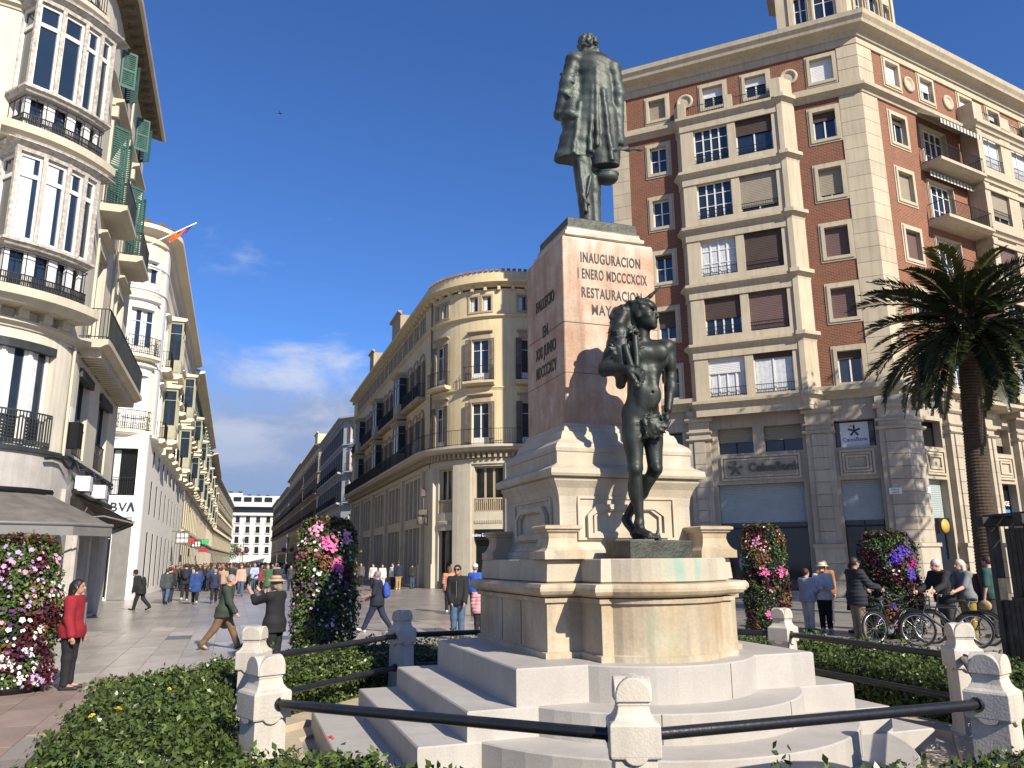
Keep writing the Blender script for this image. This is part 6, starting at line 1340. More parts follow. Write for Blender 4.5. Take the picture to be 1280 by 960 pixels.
MT['hleaf'] = leafmat('hedge_leaf', (.092, .128, .03), (.045, .075, .018), .6, .32)
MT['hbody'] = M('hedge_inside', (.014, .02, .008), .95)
MT['yflower'] = M('yellow_petal', (.75, .55, .03), .6); MT['rflower'] = M('red_petal', (.55, .03, .02), .6)
def hedge(k, label, dens, seed, hh=.6):
    rg = np.random.default_rng(seed); a0, a1 = FA+k*PI/4, FA+(k+1)*PI/4; am = (a0+a1)/2
    c = Vector((CX, CY)); n = Vector((math.cos(am), math.sin(am))); t = Vector((-n.y, n.x)); ri, ro = FR*math.cos(PI/8)+.3, FR*math.cos(PI/8)+(1.5 if k == 4 else 1.75 if k in (3, 5) else 2.1); tn = math.tan(PI/8)
    base = c+n*(ri+ro)/2; root = empty('hedge', (base.x, base.y, 0), label, 'hedge', 'hedge beds round the fence', am)
    rm = (ri+ro)/2
    def top(x, y): return hh+.07*np.sin(3.1*x+seed)*np.sin(2.7*y+1.3*seed)+.04*np.sin(8*x+2)*np.sin(7*y)
    m = MB(); g = 12; vs = []; lim = lambda x: (x+rm)*tn-.03
    for i in range(g+1):
        for j in range(g+1):
            x = (ri-rm)+.1+(ro-ri-.2)*i/g; y = lim(x)*(2*j/g-1)*.985; e = min(1, min(i, g-i, j+2, g-j+2)/1.5); vs.append((x, y, (top(x, y)-.09)*(.25+.75*e)))
    fs = [(i*(g+1)+j, (i+1)*(g+1)+j, (i+1)*(g+1)+j+1, i*(g+1)+j+1) for i in range(g) for j in range(g)]
    m.add(vs, fs); rim = [i*(g+1) for i in range(g+1)]+[g*(g+1)+j for j in range(1, g+1)]+[i*(g+1)+g for i in range(g-1, -1, -1)]+[j for j in range(g-1, 0, -1)]
    nb = len(m.v); q = [(m.v[i][0], m.v[i][1], 0) for i in rim]; m.v += q
    for a in range(len(rim)): b = (a+1) % len(rim); m.f.append((rim[a], rim[b], nb+b, nb+a)); m.mi.append(0); m.sm.append(False)
    m.build('dark_filler', MT['hbody'], root)  # solid dark filler that closes the view through the leaves
    A = (ro-ri)*2*rm*tn; nt = int(A*dens); x = rg.uniform(ri-rm, ro-rm, nt*2); y = rg.uniform(-1, 1, nt*2)*(ro*tn); ok = np.abs(y) < (x+rm)*tn; x, y = x[ok][:nt], y[ok][:nt]
    ed = np.minimum(np.minimum(x-(ri-rm), (ro-rm)-x), .3)/.3; z = top(x, y)*(.72+.28*np.sqrt(ed))-np.abs(rg.normal(0, .045, len(x)))+.02*rg.normal(size=len(x))
    cl = np.sin(9*x+seed)*np.sin(8*y)+np.sin(17*x)*np.sin(15*y+seed); z += .03*cl
    P = np.stack([x, y, z], 1); Nn = np.tile((0, 0, 1.), (len(x), 1)); Nn[:, 0] += np.where(x > ro-rm-.25, .8, 0)-np.where(x < ri-rm+.25, .8, 0)
    L_ = 2*ro*tn; ns = int(L_*hh*dens*1.1); 
    for xs, nx, cnt in ((ro-rm, 1., ns), (ri-rm, -1., ns)):
        yy = rg.uniform(-1, 1, cnt)*(xs+rm)*tn; zz = rg.uniform(.03, 1, cnt)*hh; xx = xs+rg.normal(0, .05, cnt)+.06*np.sin(6*yy)*np.sin(9*zz)
        P = np.concatenate([P, np.stack([xx, yy, zz], 1)]); Nn = np.concatenate([Nn, np.tile((nx, 0, .5), (cnt, 1))])
    for _ in range(int(26)):       # shoots that stand above the clipped top
        xs = rg.uniform(ri-rm+.2, ro-rm-.2); ys = rg.uniform(-.95, .95)*(xs+rm)*tn; hs = rg.uniform(.08, .26); cnt = int(hs*130); tt = rg.uniform(0, 1, cnt)
        P = np.concatenate([P, np.stack([xs+rg.normal(0, .03, cnt)+tt*rg.uniform(-.06, .06), ys+rg.normal(0, .03, cnt)+tt*rg.uniform(-.06, .06), hh-.04+hs*tt], 1)]); Nn = np.concatenate([Nn, rg.normal(size=(cnt, 3))+(0, 0, .8)])
    V, F = leaf_quads(P, Nn, .056, rg); o = link('leaves', npmesh('leaves', V, F, MT['hleaf']), root); o['kind'] = 'stuff'
    return root, am
def pansy(root, am, xyz, mat):
    m = MB(); 
    for a in range(5):
        c, s = math.cos(a*2*PI/5), math.sin(a*2*PI/5); m.add([(0, 0, 0), (.02*c-.012*s, .02*s+.012*c, .008), (.033*c, .033*s, .004), (.02*c+.012*s, .02*s-.012*c, .008)], [(0, 3, 2, 1)])
    m.lathe([(.001, .012), (.01, .014), (.008, .02), (.001, .022)], 6)
    p = Matrix.Rotation(-am, 3, 'Z') @ (Vector(xyz)-root.location); o = m.build('flower', mat, root, p); o.rotation_euler = (random.uniform(-.5, .5), random.uniform(-.9, -.2), random.uniform(0, 6))
HL = ['hedge bed to the right of the fence with the bicycles behind', 'hedge bed behind the monument on the right', 'hedge bed hidden behind the monument', 'dark shaded hedge bed behind the left rails and the back post',
      'wide sunlit hedge bed at the lower left with yellow flowers', 'low hedge bed along the front left rail with a red flower', 'hedge bed along the front right rail at the bottom edge', 'hedge bed in the lower right corner beside two close posts']
HD = [1900, 1000, 300, 1700, 2300, 2000, 1500, 1900]
for k in range(8):
    r_, am = hedge(k, HL[k], HD[k], 11+k)
    if k == 4:
        for p in ((-3.5, 7.35, .64), (-3.6, 7.1, .63), (-3.35, 6.9, .64), (-3.55, 8.5, .63), (-2.6, 8.2, .62)): pansy(r_, am, p, MT['yflower'])
    if k == 5: pansy(r_, am, (-1.32, 6.0, .66), MT['rflower'])
    if k == 7: pansy(r_, am, (4.05, 6.95, .62), MT['yflower'])
    if k == 3:
        for p in ((-1.75, 13.2, .62), (-3.4, 11.6, .62), (.1, 13.6, .6)): pansy(r_, am, p, MT['yflower'])
# ---------------------------------------------------------------- flower towers
FC = dict(white=(.80, .78, .74), pink=(.78, .16, .38), magenta=(.42, .03, .22), purple=(.16, .03, .22), lilac=(.45, .32, .62), violet=(.10, .05, .5), rose=(.80, .38, .50), gold=(.55, .33, .06))
for n_, c_ in FC.items(): MT['f_'+n_] = M(n_+'_petal', c_, .6, var=.08, island=.2, spec=.25)
MT['fl_green'] = leafmat('green_leaf', (.075, .12, .028), (.045, .075, .018), .4); MT['fl_olive'] = leafmat('olive_leaf', (.17, .145, .04), (.10, .10, .03), .35)
MT['fl_maroon'] = leafmat('maroon_leaf', (.075, .013, .022), (.04, .01, .014), .4); MT['fl_bronze'] = leafmat('bronze_leaf', (.19, .10, .035), (.12, .055, .025), .35); MT['fl_dark'] = leafmat('dark_leaf', (.03, .05, .02), (.02, .03, .014), .4)
def flower_tower(x, y, h, r, label, seed, flowers, leafw, big=()):
    rg = np.random.default_rng(seed); root = empty('flower_tower', (x, y, 0), label, 'flower tower', 'planted flower towers in the square')
    m = MB(); m.lathe([(r*.78, 0), (r*.86, .02), (r*.88, .16), (r*.80, .2)], 28); m.build('planter', MT['hbody'] if False else MT['shopblack'], root)
    lk = ['fl_green', 'fl_olive', 'fl_maroon', 'fl_bronze', 'fl_dark']; mats = [MT[k] for k in lk]; leafw = np.array(leafw, float)/sum(leafw)
    npatch = 95; pa_, pz = rg.uniform(-PI, PI, npatch), rg.uniform(.1, h, npatch); pk = rg.choice(5, npatch, p=leafw); pr_ = rg.uniform(.8, 1.25, npatch)
    def rad(a, z): 
        e = np.clip((h-z)/.45, 0, 1); return r*(.74+.26*np.sqrt(e))*(1+.06*np.sin(3*a+seed)+.07*np.sin(5*z+2*a+seed)+.04*np.sin(11*a+7*z))*(1-.05*z/h)
    n = 15000; a = rg.uniform(-PI, PI, n); z = rg.uniform(.12, h, n)
    dist = ((np.angle(np.exp(1j*(a[:, None]-pa_[None])))*r)**2+(z[:, None]-pz[None])**2)/pr_[None]; ip = dist.argmin(1); edge = np.sqrt(dist.min(1))
    rr = rad(a, z)*(1.04-.28*edge)+rg.normal(0, .035, n)
    P = np.stack([rr*np.cos(a), rr*np.sin(a), z+rg.normal(0, .02, n)], 1); Nn = np.stack([np.cos(a), np.sin(a), .45+0*a], 1)
    nt = 2200; q = np.sqrt(rg.uniform(0, 1, nt))*r*.8; a2 = rg.uniform(-PI, PI, nt); P = np.concatenate([P, np.stack([q*np.cos(a2), q*np.sin(a2), h-.02+.12*np.cos(q/r*1.4)+rg.normal(0, .03, nt)], 1)]); Nn = np.concatenate([Nn, np.tile((0, 0, 1.), (nt, 1))])
    mi = np.concatenate([pk[ip], rg.choice(5, nt, p=leafw)]); V, F = leaf_quads(P, Nn, np.where(mi == 2, .075, .062), rg, .6)
    o = link('foliage', npmesh('foliage', V, F, mats, mi), root); o['kind'] = 'stuff'
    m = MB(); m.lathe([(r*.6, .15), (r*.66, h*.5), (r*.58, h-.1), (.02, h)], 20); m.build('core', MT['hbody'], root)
    # blossoms: flat five petalled flowers in patches
    for nm, cnt, per, sz in flowers:
        Ps, Ns = [], []
        for _ in range(cnt):
            ca, cz = rg.uniform(-PI, PI), rg.uniform(.2, h+.02); k = max(1, int(per*rg.uniform(.5, 1.5)))
            da = rg.normal(0, .14/r, k); dz = rg.normal(0, .10, k); aa = ca+da; zz = np.clip(cz+dz, .12, h+.05); rq = rad(aa, np.minimum(zz, h))*1.02+.035+rg.normal(0, .012, k)
            Ps.append(np.stack([rq*np.cos(aa), rq*np.sin(aa), zz], 1)); Ns.append(np.stack([np.cos(aa), np.sin(aa), .35+0*aa], 1)+.3*rg.normal(size=(k, 3)))
        add_blossoms(root, nm, np.concatenate(Ps), np.concatenate(Ns), sz, rg)
    for nm, ca, cz, k, spr in big:      # a dense round head of blossom
        ca = R(ca); aa = ca+rg.normal(0, spr/r*.45, k); zz = cz+rg.normal(0, spr*.45, k); rq = rad(aa, np.minimum(zz, h))*1.03+.06+rg.normal(0, .015, k)
        add_blossoms(root, nm, np.stack([rq*np.cos(aa), rq*np.sin(aa), zz], 1), np.stack([np.cos(aa), np.sin(aa), .3+0*aa], 1)+.35*rg.normal(size=(k, 3)), .06, rg)
    return root
def add_blossoms(root, nm, P, Nn, sz, rg):
    d = Nn/np.linalg.norm(Nn, axis=1)[:, None]; t = np.cross(d, rg.normal(size=d.shape)); t /= np.linalg.norm(t, axis=1)[:, None]; b = np.cross(d, t); Vs = []
    s = (sz*rg.uniform(.45, 1.2, len(P)))[:, None]
    for k in range(5):
        c0, s0 = math.cos(k*2*PI/5), math.sin(k*2*PI/5); u = t*c0+b*s0; v = -t*s0+b*c0
        Vs.append(np.stack([P, P+(u*.32+v*.26)*s+d*s*.1, P+u*.55*s+d*s*.06, P+(u*.32-v*.26)*s+d*s*.1], 1))
    V = np.concatenate(Vs).reshape(-1, 3); o = link('blossoms', npmesh('blossoms', V, np.arange(len(V)).reshape(-1, 4), MT['f_'+nm]), root); o['kind'] = 'stuff'
flower_tower(-7.75, 12.6, 2.2, .55, 'big flower tower with white and pink blooms beside the woman in red', 1, [('white', 26, 11, .075), ('rose', 14, 11, .075), ('pink', 4, 8, .065), ('lilac', 10, 9, .07), ('purple', 9, 9, .065), ('gold', 5, 6, .05)], (26, 22, 34, 14, 6))
flower_tower(-3.40, 14.5, 2.52, .51, 'flower tower with two bright pink heads behind the woman in a sun hat', 2, [('white', 26, 8, .06), ('purple', 16, 9, .06), ('magenta', 12, 8, .06), ('rose', 5, 7, .055), ('lilac', 3, 6, .055)], (34, 26, 16, 10, 14), [('pink', -72, 2.18, 70, .13), ('pink', -55, 1.82, 60, .13), ('rose', -100, 2.48, 50, .14), ('rose', -35, 2.3, 40, .13)])
flower_tower(6.5, 20.9, 2.6, .53, 'dark flower tower with pale pink heads in front of the bank window', 3, [('white', 16, 6, .055), ('rose', 8, 6, .055), ('gold', 8, 6, .05), ('magenta', 4, 6, .05)], (30, 10, 20, 6, 34), [('pink', -60, 1.55, 60, .14), ('pink', -105, 1.5, 40, .12), ('pink', -98, .5, 40, .12), ('rose', -120, 2.3, 40, .14)])
flower_tower(9.15, 19.6, 2.35, .62, 'flower tower with violet blooms behind the man in the navy jacket', 4, [('violet', 12, 11, .075), ('magenta', 14, 9, .065), ('white', 10, 6, .055), ('rose', 8, 6, .055)], (26, 8, 26, 8, 32), [('violet', -100, 1.85, 70, .16), ('violet', -80, 2.0, 60, .14), ('violet', -72, 1.5, 50, .14), ('magenta', -65, 1.7, 50, .14)])
# ---------------------------------------------------------------- palm
MT['palml'] = leafmat('palm_leaflet', (.034, .05, .017), (.018, .028, .01), .35, .42); MT['palmy'] = leafmat('young_palm_leaflet', (.13, .13, .03), (.09, .10, .02), .3, .45)
MT['palmt'] = M('palm_trunk_bark', (.085, .058, .038), .95, (.05, .034, .022), scale=9, fine=30, var=.25, bump=.5)
MT['dates'] = M('orange_date_stalk', (.34, .16, .04), .8, var=.2)
def palm():
    rg = np.random.default_rng(9); bx, by = 14.4, 24.4; root = empty('palm_tree', (bx, by, 0), 'date palm with a dense arching crown and ringed trunk at the right edge', 'palm tree'); root.scale = (1.5, 1.5, 1.5)
    m = MB(); top = Vector((.12, -.2, 5.85)); rings = 90; prof = []
    pts, rs = [], []
    for i in range(rings*2+1):
        t = i/(rings*2); p = Vector((0, 0, 0)).lerp(top, t)+Vector((-.05*math.sin(t*PI), 0, 0)); pts.append(p); rs.append((.235-.045*t+.05*max(0, .12-t)*8+(.1*max(0, t-.9)*10))*(1+.035*(1 if i % 2 else -1)))
    m.tube(pts, rs, 18, sm=False); m.build('trunk', MT['palmt'], root)
    m = MB()
    for _ in range(120):
        a = rg.uniform(-PI, PI); z = rg.uniform(5.45, 6.2); r0 = .26; p = top+Vector((math.cos(a)*r0, math.sin(a)*r0, z-5.75)); m.tube([p, p+Vector((math.cos(a)*.16, math.sin(a)*.16, .14))], [.05, .02], 4, sm=False)
    m.build('leaf_base', MT['palmt'], root)['kind'] = 'stuff'
    def frond(length, curl, seed, mat):
        g = np.random.default_rng(seed); n = 62; ts = np.linspace(0, 1, 14); ang = np.cumsum(np.full(14, curl/14)); X = np.cumsum(np.cos(ang))*length/14; Z = -np.cumsum(np.sin(ang))*length/14
        cen = np.stack([X, 0*X, Z], 1); Vv = []
        for sg in (-1, 1):
            for i in range(n):
                t = .1+.9*i/(n-1); p = np.array([np.interp(t, ts, cen[:, k]) for k in range(3)]); a = np.interp(t, ts, ang); tan = np.array((math.cos(a), 0, -math.sin(a))); up = np.array((math.sin(a), 0, math.cos(a)))
                L_ = length*.165*(math.sin(PI*min(1, t*1.02+.05))**.55+.12)*g.uniform(.88, 1.08); d = tan*.75+np.array((0, sg*.85, 0))+up*(.32+g.normal(0, .09)); d /= np.linalg.norm(d)
                w = np.cross(d, up); w /= np.linalg.norm(w); w = w*.026; q = p+d*L_*.55; e = p+d*L_-np.array((0, 0, .07*L_/length*4))
                Vv += [p-w*.6, q-w, e, q+w]
        V = np.array(Vv); me = npmesh('frond', V, np.arange(len(V)).reshape(-1, 4), mat)
        return me, [tuple(c) for c in cen]
    kinds = []
    for k in range(6):
        L_ = 2.55+.12*(k % 3); me, cen = frond(L_, (.75, 1.0, 1.25)[k % 3], k, MT['palml'] if k < 5 else MT['palmy']); mm = MB(); mm.tube(cen, [.03*(1-i/16) for i in range(14)], 5); kinds.append((me, mm.mesh('rachis', MT['palmy'] if k == 5 else MT['palml'])))
    nf = 72
    for i in range(nf):
        t = i/nf; el = R(84-128*t**.85+rg.uniform(-7, 7)); az = i*2.39996+rg.uniform(-.2, .2); k = 5 if t < .1 or rg.random() < .05 else int(rg.integers(0, 5))
        if t > .75: k = (0, 1, 3)[i % 3]
        me, ra = kinds[k]; c = top+Vector((math.cos(az)*.12, math.sin(az)*.12, .25*(1-t)+.1))
        o = link('frond', me, root, c); o.rotation_euler = (rg.uniform(-.25, .25), -el*.92 if el > 0 else -el*.75, az); sc_ = .66 if t < .08 else rg.uniform(.76, .95); o.scale = (sc_,)*3; link('rachis', ra, o)
    m = MB()
    for _ in range(60):
        a = rg.uniform(-PI, PI); p = top+Vector((0, 0, .35)); q = p+Vector((math.cos(a)*rg.uniform(.3, .75), math.sin(a)*rg.uniform(.3, .75), rg.uniform(.1, .6))); m.tube([p, (p+q)/2+Vector((0, 0, .15)), q], .018, 4)
    m.build('date_stalks', MT['dates'], root)['kind'] = 'stuff'
palm()
# ---------------------------------------------------------------- dark timber booth at the right edge
def booth():
    MT['tar'] = M('black_weathered_timber', (.02, .019, .018), .7, (.05, .05, .048), scale=5, fine=30, var=.3, bump=.4, streak=.4)
    root = empty('timber_booth', (8.78, 12.4, 0), 'black weathered timber booth below the palm at the right edge', 'booth')
    rg = random.Random(4)
    for x, y in ((-.95, -.35), (.9, -.35), (-.95, .6), (.9, .6)): m = MB(); m.box(x-.07, x+.07, y-.07, y+.07, -.01, 2.35); m.build('post', MT['tar'], root, bevel=.01)
    m = MB(); m.box(-1.15, 1.3, -.5, -.28, 2.35, 2.5); m.box(-1.15, 1.3, .5, .72, 2.35, 2.5); m.build('beam', MT['tar'], root, bevel=.01)
    for i in range(9): x = -1.0+.24*i; m = MB(); m.box(x, x+.2, -.55, .75, 2.503+.004*(i % 2), 2.54); m.build('plank', MT['tar'], root)
    for i in range(13):
        x = -.87+.138*i; h = rg.choice((1.15, 1.1, 2.3 if i in (1, 2, 4) else 1.2)); m = MB(); m.box(x, x+.12, -.4+rg.uniform(0, .02), -.36, .02, h); m.build('plank', MT['tar'], root)
    for i in range(7): y = -.28+.13*i; m = MB(); m.box(-.99, -.95, y, y+.115, .02, 2.3 if i < 4 else 1.2); m.build('plank', MT['tar'], root)
    m = MB(); m.box(-1.1, 1.1, -.55, .1, 1.2, 1.26); m.build('counter', MT['tar'], root)
booth()
# ---------------------------------------------------------------- bicycles
MT['tyre'] = M('black_rubber', (.012, .012, .012), .8); MT['steel'] = M('bright_steel', (.5, .5, .5), .3, metal=.9, var=.05)
def bicycle(loc, yaw, label, frame_c, tyre='tyre', basket=False):
    root = empty('bicycle', (*loc, 0), label, 'bicycle', 'bicycles held behind the right hedge', R(yaw)); F = cm(frame_c, .35, 0.); r = .34
    for y in (-.52, .54):
        m = MB(); n = 28; m.tube([(0, y+r*math.cos(2*PI*i/n), r+r*math.sin(2*PI*i/n)) for i in range(n+1)], .024, 7); w = m.build('wheel', MT[tyre], root)
        m = MB(); m.tube([(0, y+(r-.035)*math.cos(2*PI*i/n), r+(r-.035)*math.sin(2*PI*i/n)) for i in range(n+1)], .013, 5); m.build('rim', MT['steel'], w)
        m = MB(); m.tube([(-.05, y, r), (.05, y, r)], .025, 8)
        for i in range(16): a = 2*PI*i/16; m.tube([(.02*(-1)**i, y, r), (0, y+(r-.03)*math.cos(a), r+(r-.03)*math.sin(a))], .0025, 3)
        m.build('spokes', MT['steel'], w)
        m = MB(); m.tube([(0, y+(r+.045)*math.cos(a), r+(r+.045)*math.sin(a)) for a in np.linspace(.3, 2.7, 10)], .03, 5, flat=.4); m.build('mudguard', MT['shopblack'], root)
    bb, st, hd, hb = (0, -.08, .30), (0, -.24, .80), (0, .36, .82), (0, .40, .68); m = MB()
    for a, b, q in ((bb, st, .02), (bb, hb, .024), (st, hd, .018), (bb, (0, -.52, r), .013), (st, (0, -.52, r), .011), (hd, (0, .54, r), .017), ((0, .33, .95), hd, .017)): m.tube([a, b], q, 7)
    m.build('bicycle_frame', F, root)
    m = MB(); m.tube([(-.29, .24, 1.03), (-.2, .3, 1.04), (0, .34, .98), (.2, .3, 1.04), (.29, .24, 1.03)], .013, 6); m.build('handlebar', MT['steel'], root)
    m = MB(); m.tube([st, (0, -.28, .93)], .015, 6); m.build('seat_post', MT['steel'], root)
    s = SDF(); s.cone((0, -.36, .95), (0, -.12, .955), .075, .03, .03, ((0, 0, 1), .45)); link('saddle', s.mesh('saddle', .014, MT['tyre']), root)
    m = MB(); m.tube([(-.012, *bb[1:]), (.012, *bb[1:])], .09, 14, sm=False); m.tube([(-.1, -.08, .2), (.0, -.08, .3), (.1, -.08, .40)], .012, 5); m.box(-.16, -.08, -.13, -.03, .19, .21); m.box(.08, .16, -.13, -.03, .39, .41); m.build('crank', MT['steel'], root)
    if basket:
        m = MB()
        for z in (.72, .82, .92): m.tube([(-.16, .5, z), (.16, .5, z), (.16, .75, z), (-.16, .75, z), (-.16, .5, z)], .007, 4)
        for i in range(8): x = -.16+.32*i/7; m.tube([(x, .5, .72), (x, .5, .95)], .006, 4); m.tube([(x, .75, .72), (x, .75, .95)], .006, 4)
        m.build('basket', MT['iron'], root)
    else:
        m = MB(); m.box(-.07, .07, -.78, -.38, .745, .76); m.tube([(-.07, -.75, .75), (-.02, -.54, .36)], .008, 4); m.tube([(.07, -.75, .75), (.02, -.54, .36)], .008, 4); m.build('rack', MT['iron'], root)
    return root
bicycle((8.45, 18.2), -70, 'black bicycle with a fat rear tyre held by the man in the navy jacket', (.02, .02, .02))
bicycle((9.15, 17.3), 65, 'dark bicycle with pale tyres in front of the blonde woman', (.03, .04, .06), 'tyre')
bicycle((9.65, 17.75), 60, 'black bicycle with a wire basket between the grey haired couple', (.015, .015, .02), 'tyre', True)
# ---------------------------------------------------------------- people close by
BLK, NAVY, JEAN, WHT = (.012, .012, .014), (.012, .018, .045), (.07, .12, .20), (.72, .70, .67)
walkA = dict(hip=(24, -20), knee=(4, 22), sh=(-20, 18), el=(14, 26)); walkB = dict(hip=(-18, 22), knee=(24, 4), sh=(18, -18), el=(24, 12))
person((-6.92, 12.76), -80, 1.64, 'woman in a red zipped jacket and black trousers standing by the flower tower', ('jacket', (.28, .012, .022), .05), ('trousers', BLK), (.03, .03, .035), (.012, .01, .01), .10, det=.0125, g=1.22, sh=(2, 2), ab=(9, 9), el=(14, 14), skin='m', head=(0, 0))
def scarf(o, J, k):
    s = SDF(); s.cone(J['neck']-np.array((.02, -.02, .0)), J['neck']+np.array((.02, .03, .01)), .058*k/1.6, .055, .02); link('scarf', s.mesh('scarf', .012, cm((.25, .27, .45))), o)
person((-6.5, 18.2), -82, 1.68, 'grey haired man in a dark green jacket and brown trousers striding right', ('jacket', (.035, .05, .035), .07), ('trousers', (.19, .115, .06)), (.10, .07, .04), (.30, .28, .26), 0, None, ('hand', (.10, .11, .12), 0, .1), det=.0135, g=1.15, lean=8, head=(0, -8), hip=(24, -24), knee=(2, 14), sh=(-14, 16), el=(12, 18), spread=.0)
def phone(o, J, k):
    w = J['wr1']+J['hd1']*.07*k; m = MB(); m.box(w[0]-.04, w[0]+.04, w[1]-.006, w[1]+.006, w[2]-.03, w[2]+.12); m.build('phone', MT['shopblack'], o)
person((-4.12, 14.0), 72, 1.62, 'woman in black with a straw sun hat raising her phone to take a picture', ('sweater', BLK, .08, .72), ('trousers', BLK), (.02, .02, .02), (.25, .2, .14), .05, ('brim', (.46, .34, .21), (.26, .18, .11)), None, det=.0135, g=1.2, sh=(72, 66), ab=(6, 6), el=(62, 70), inw=(18, 18), extra=phone)
person((-3.75, 22.2), 88, 1.68, 'stout man in a navy shirt with a blue backpack walking left', ('shirt', (.012, .017, .03), .06, .5), ('trousers', (.016, .022, .055)), WHT, (.25, .22, .2), 0, None, ('pack', (.03, .08, .42)), det=.0135, g=1.3, hip=(26, -22), knee=(2, 12), sh=(10, 4), el=(62, 58), inw=(10, 10), bald=False, skin='m')
person((-1.38, 19.8), 172, 1.76, 'young man in a black jacket and blue jeans wearing sunglasses', ('jacket', BLK, .05), ('trousers', JEAN), (.03, .03, .03), (.012, .01, .01), 0, det=.0135, sh=(4, 4), el=(25, 20), inw=(6, 22), glasses=True, skin='m')
person((-.85, 19.9), 10, 1.3, 'child in a pink padded vest next to the man in sunglasses', ('puffer', (.62, .32, .36), .05, .6), ('trousers', BLK), (.3, .3, .3), (.05, .03, .02), .08, det=.014)
person((-2.42, 30.2), 5, 1.64, 'woman in an orange striped padded vest with her back turned', ('puffer', (.62, .27, .17), .05, .5), ('trousers', BLK), WHT, (.12, .05, .03), .06, det=.018)
person((-1.35, 28.0), -20, 1.7, 'person in a bright blue jacket and a white cap near the dark shop door', ('jacket', (.03, .10, .50), .06), ('trousers', BLK), (.05, .05, .05), (.2, .2, .2), 0, ('cap', WHT), det=.018)
# right hand group
person((7.72, 21.3), -60, 1.58, 'short haired woman in a pale blue top and white trousers by the dark tower', ('sweater', (.42, .47, .55), .06), ('trousers', (.66, .64, .60)), (.25, .18, .1), (.06, .025, .02), 0, det=.0145, g=1.15, sh=(12, 16), el=(70, 62), inw=(18, 18), glasses=True)
person((8.16, 21.3), 165, 1.7, 'woman in a white cardigan, fluffy pale hat and wide black trousers', ('sweater', (.68, .67, .66), .06), ('trousers', BLK), WHT, (.35, .15, .06), .04, ('brim', (.62, .57, .48), (.6, .55, .46)), det=.0145, sh=(12, 10), el=(75, 80), inw=(40, 40), head=(20, -24))
person((9.0, 23.3), 150, 1.76, 'person in an orange jumper half hidden behind the woman in white', ('sweater', (.42, .17, .06), .06), ('trousers', (.05, .05, .06)), (.04, .04, .04), (.3, .2, .1), 0, det=.018)
person((8.0, 18.9), -78, 1.86, 'man in a navy quilted jacket and sunglasses holding a bicycle', ('puffer', (.014, .018, .03), .10), ('trousers', (.22, .17, .12)), (.03, .03, .03), (.03, .022, .018), 0, det=.0135, g=1.1, sh=(22, 34), el=(48, 36), inw=(6, 6), glasses=True, skin='m')
person((8.72, 20.7), 40, 1.72, 'dark haired woman in a black coat behind the man with the bicycle', ('coat', BLK, .2), ('trousers', BLK), BLK, (.02, .015, .012), .08, det=.018)
person((9.95, 18.7), 110, 1.82, 'white haired man in a dark shirt leaning over a bicycle', ('shirt', (.012, .014, .016), .06), ('trousers', (.05, .045, .04)), (.03, .03, .03), (.62, .60, .58), 0, det=.0135, g=1.2, lean=12, sh=(34, 26), el=(36, 44), head=(20, -15))
person((10.35, 18.5), 100, 1.8, 'woman with long blonde hair, grey top and mustard trousers gripping a bicycle', ('shirt', (.20, .21, .22), .05, .5), ('trousers', (.30, .21, .025)), (.1, .1, .1), (.55, .50, .40), .17, det=.0135, sh=(30, 34), el=(40, 34), lean=6)
person((10.0, 21.0), 170, 1.72, 'old man in a black coat with white hair behind the bicycles', ('coat', (.014, .014, .016), .15), ('trousers', BLK), BLK, (.6, .6, .58), 0, det=.018)
person((11.35, 19.2), 30, 1.86, 'man in a dark green shirt with a tan bag beside the booth', ('shirt', (.02, .075, .065), .05, .5), ('trousers', (.02, .02, .025)), BLK, (.05, .03, .02), 0, None, ('hand', (.5, .36, .18), 0, .05), det=.018)
person((11.0, 19.6), -40, 1.7, 'woman with brown hair in a rust coloured scarf next to the green shirt', ('jacket', (.10, .05, .04), .08), ('trousers', (.05, .04, .04)), BLK, (.12, .05, .025), .13, det=.018)
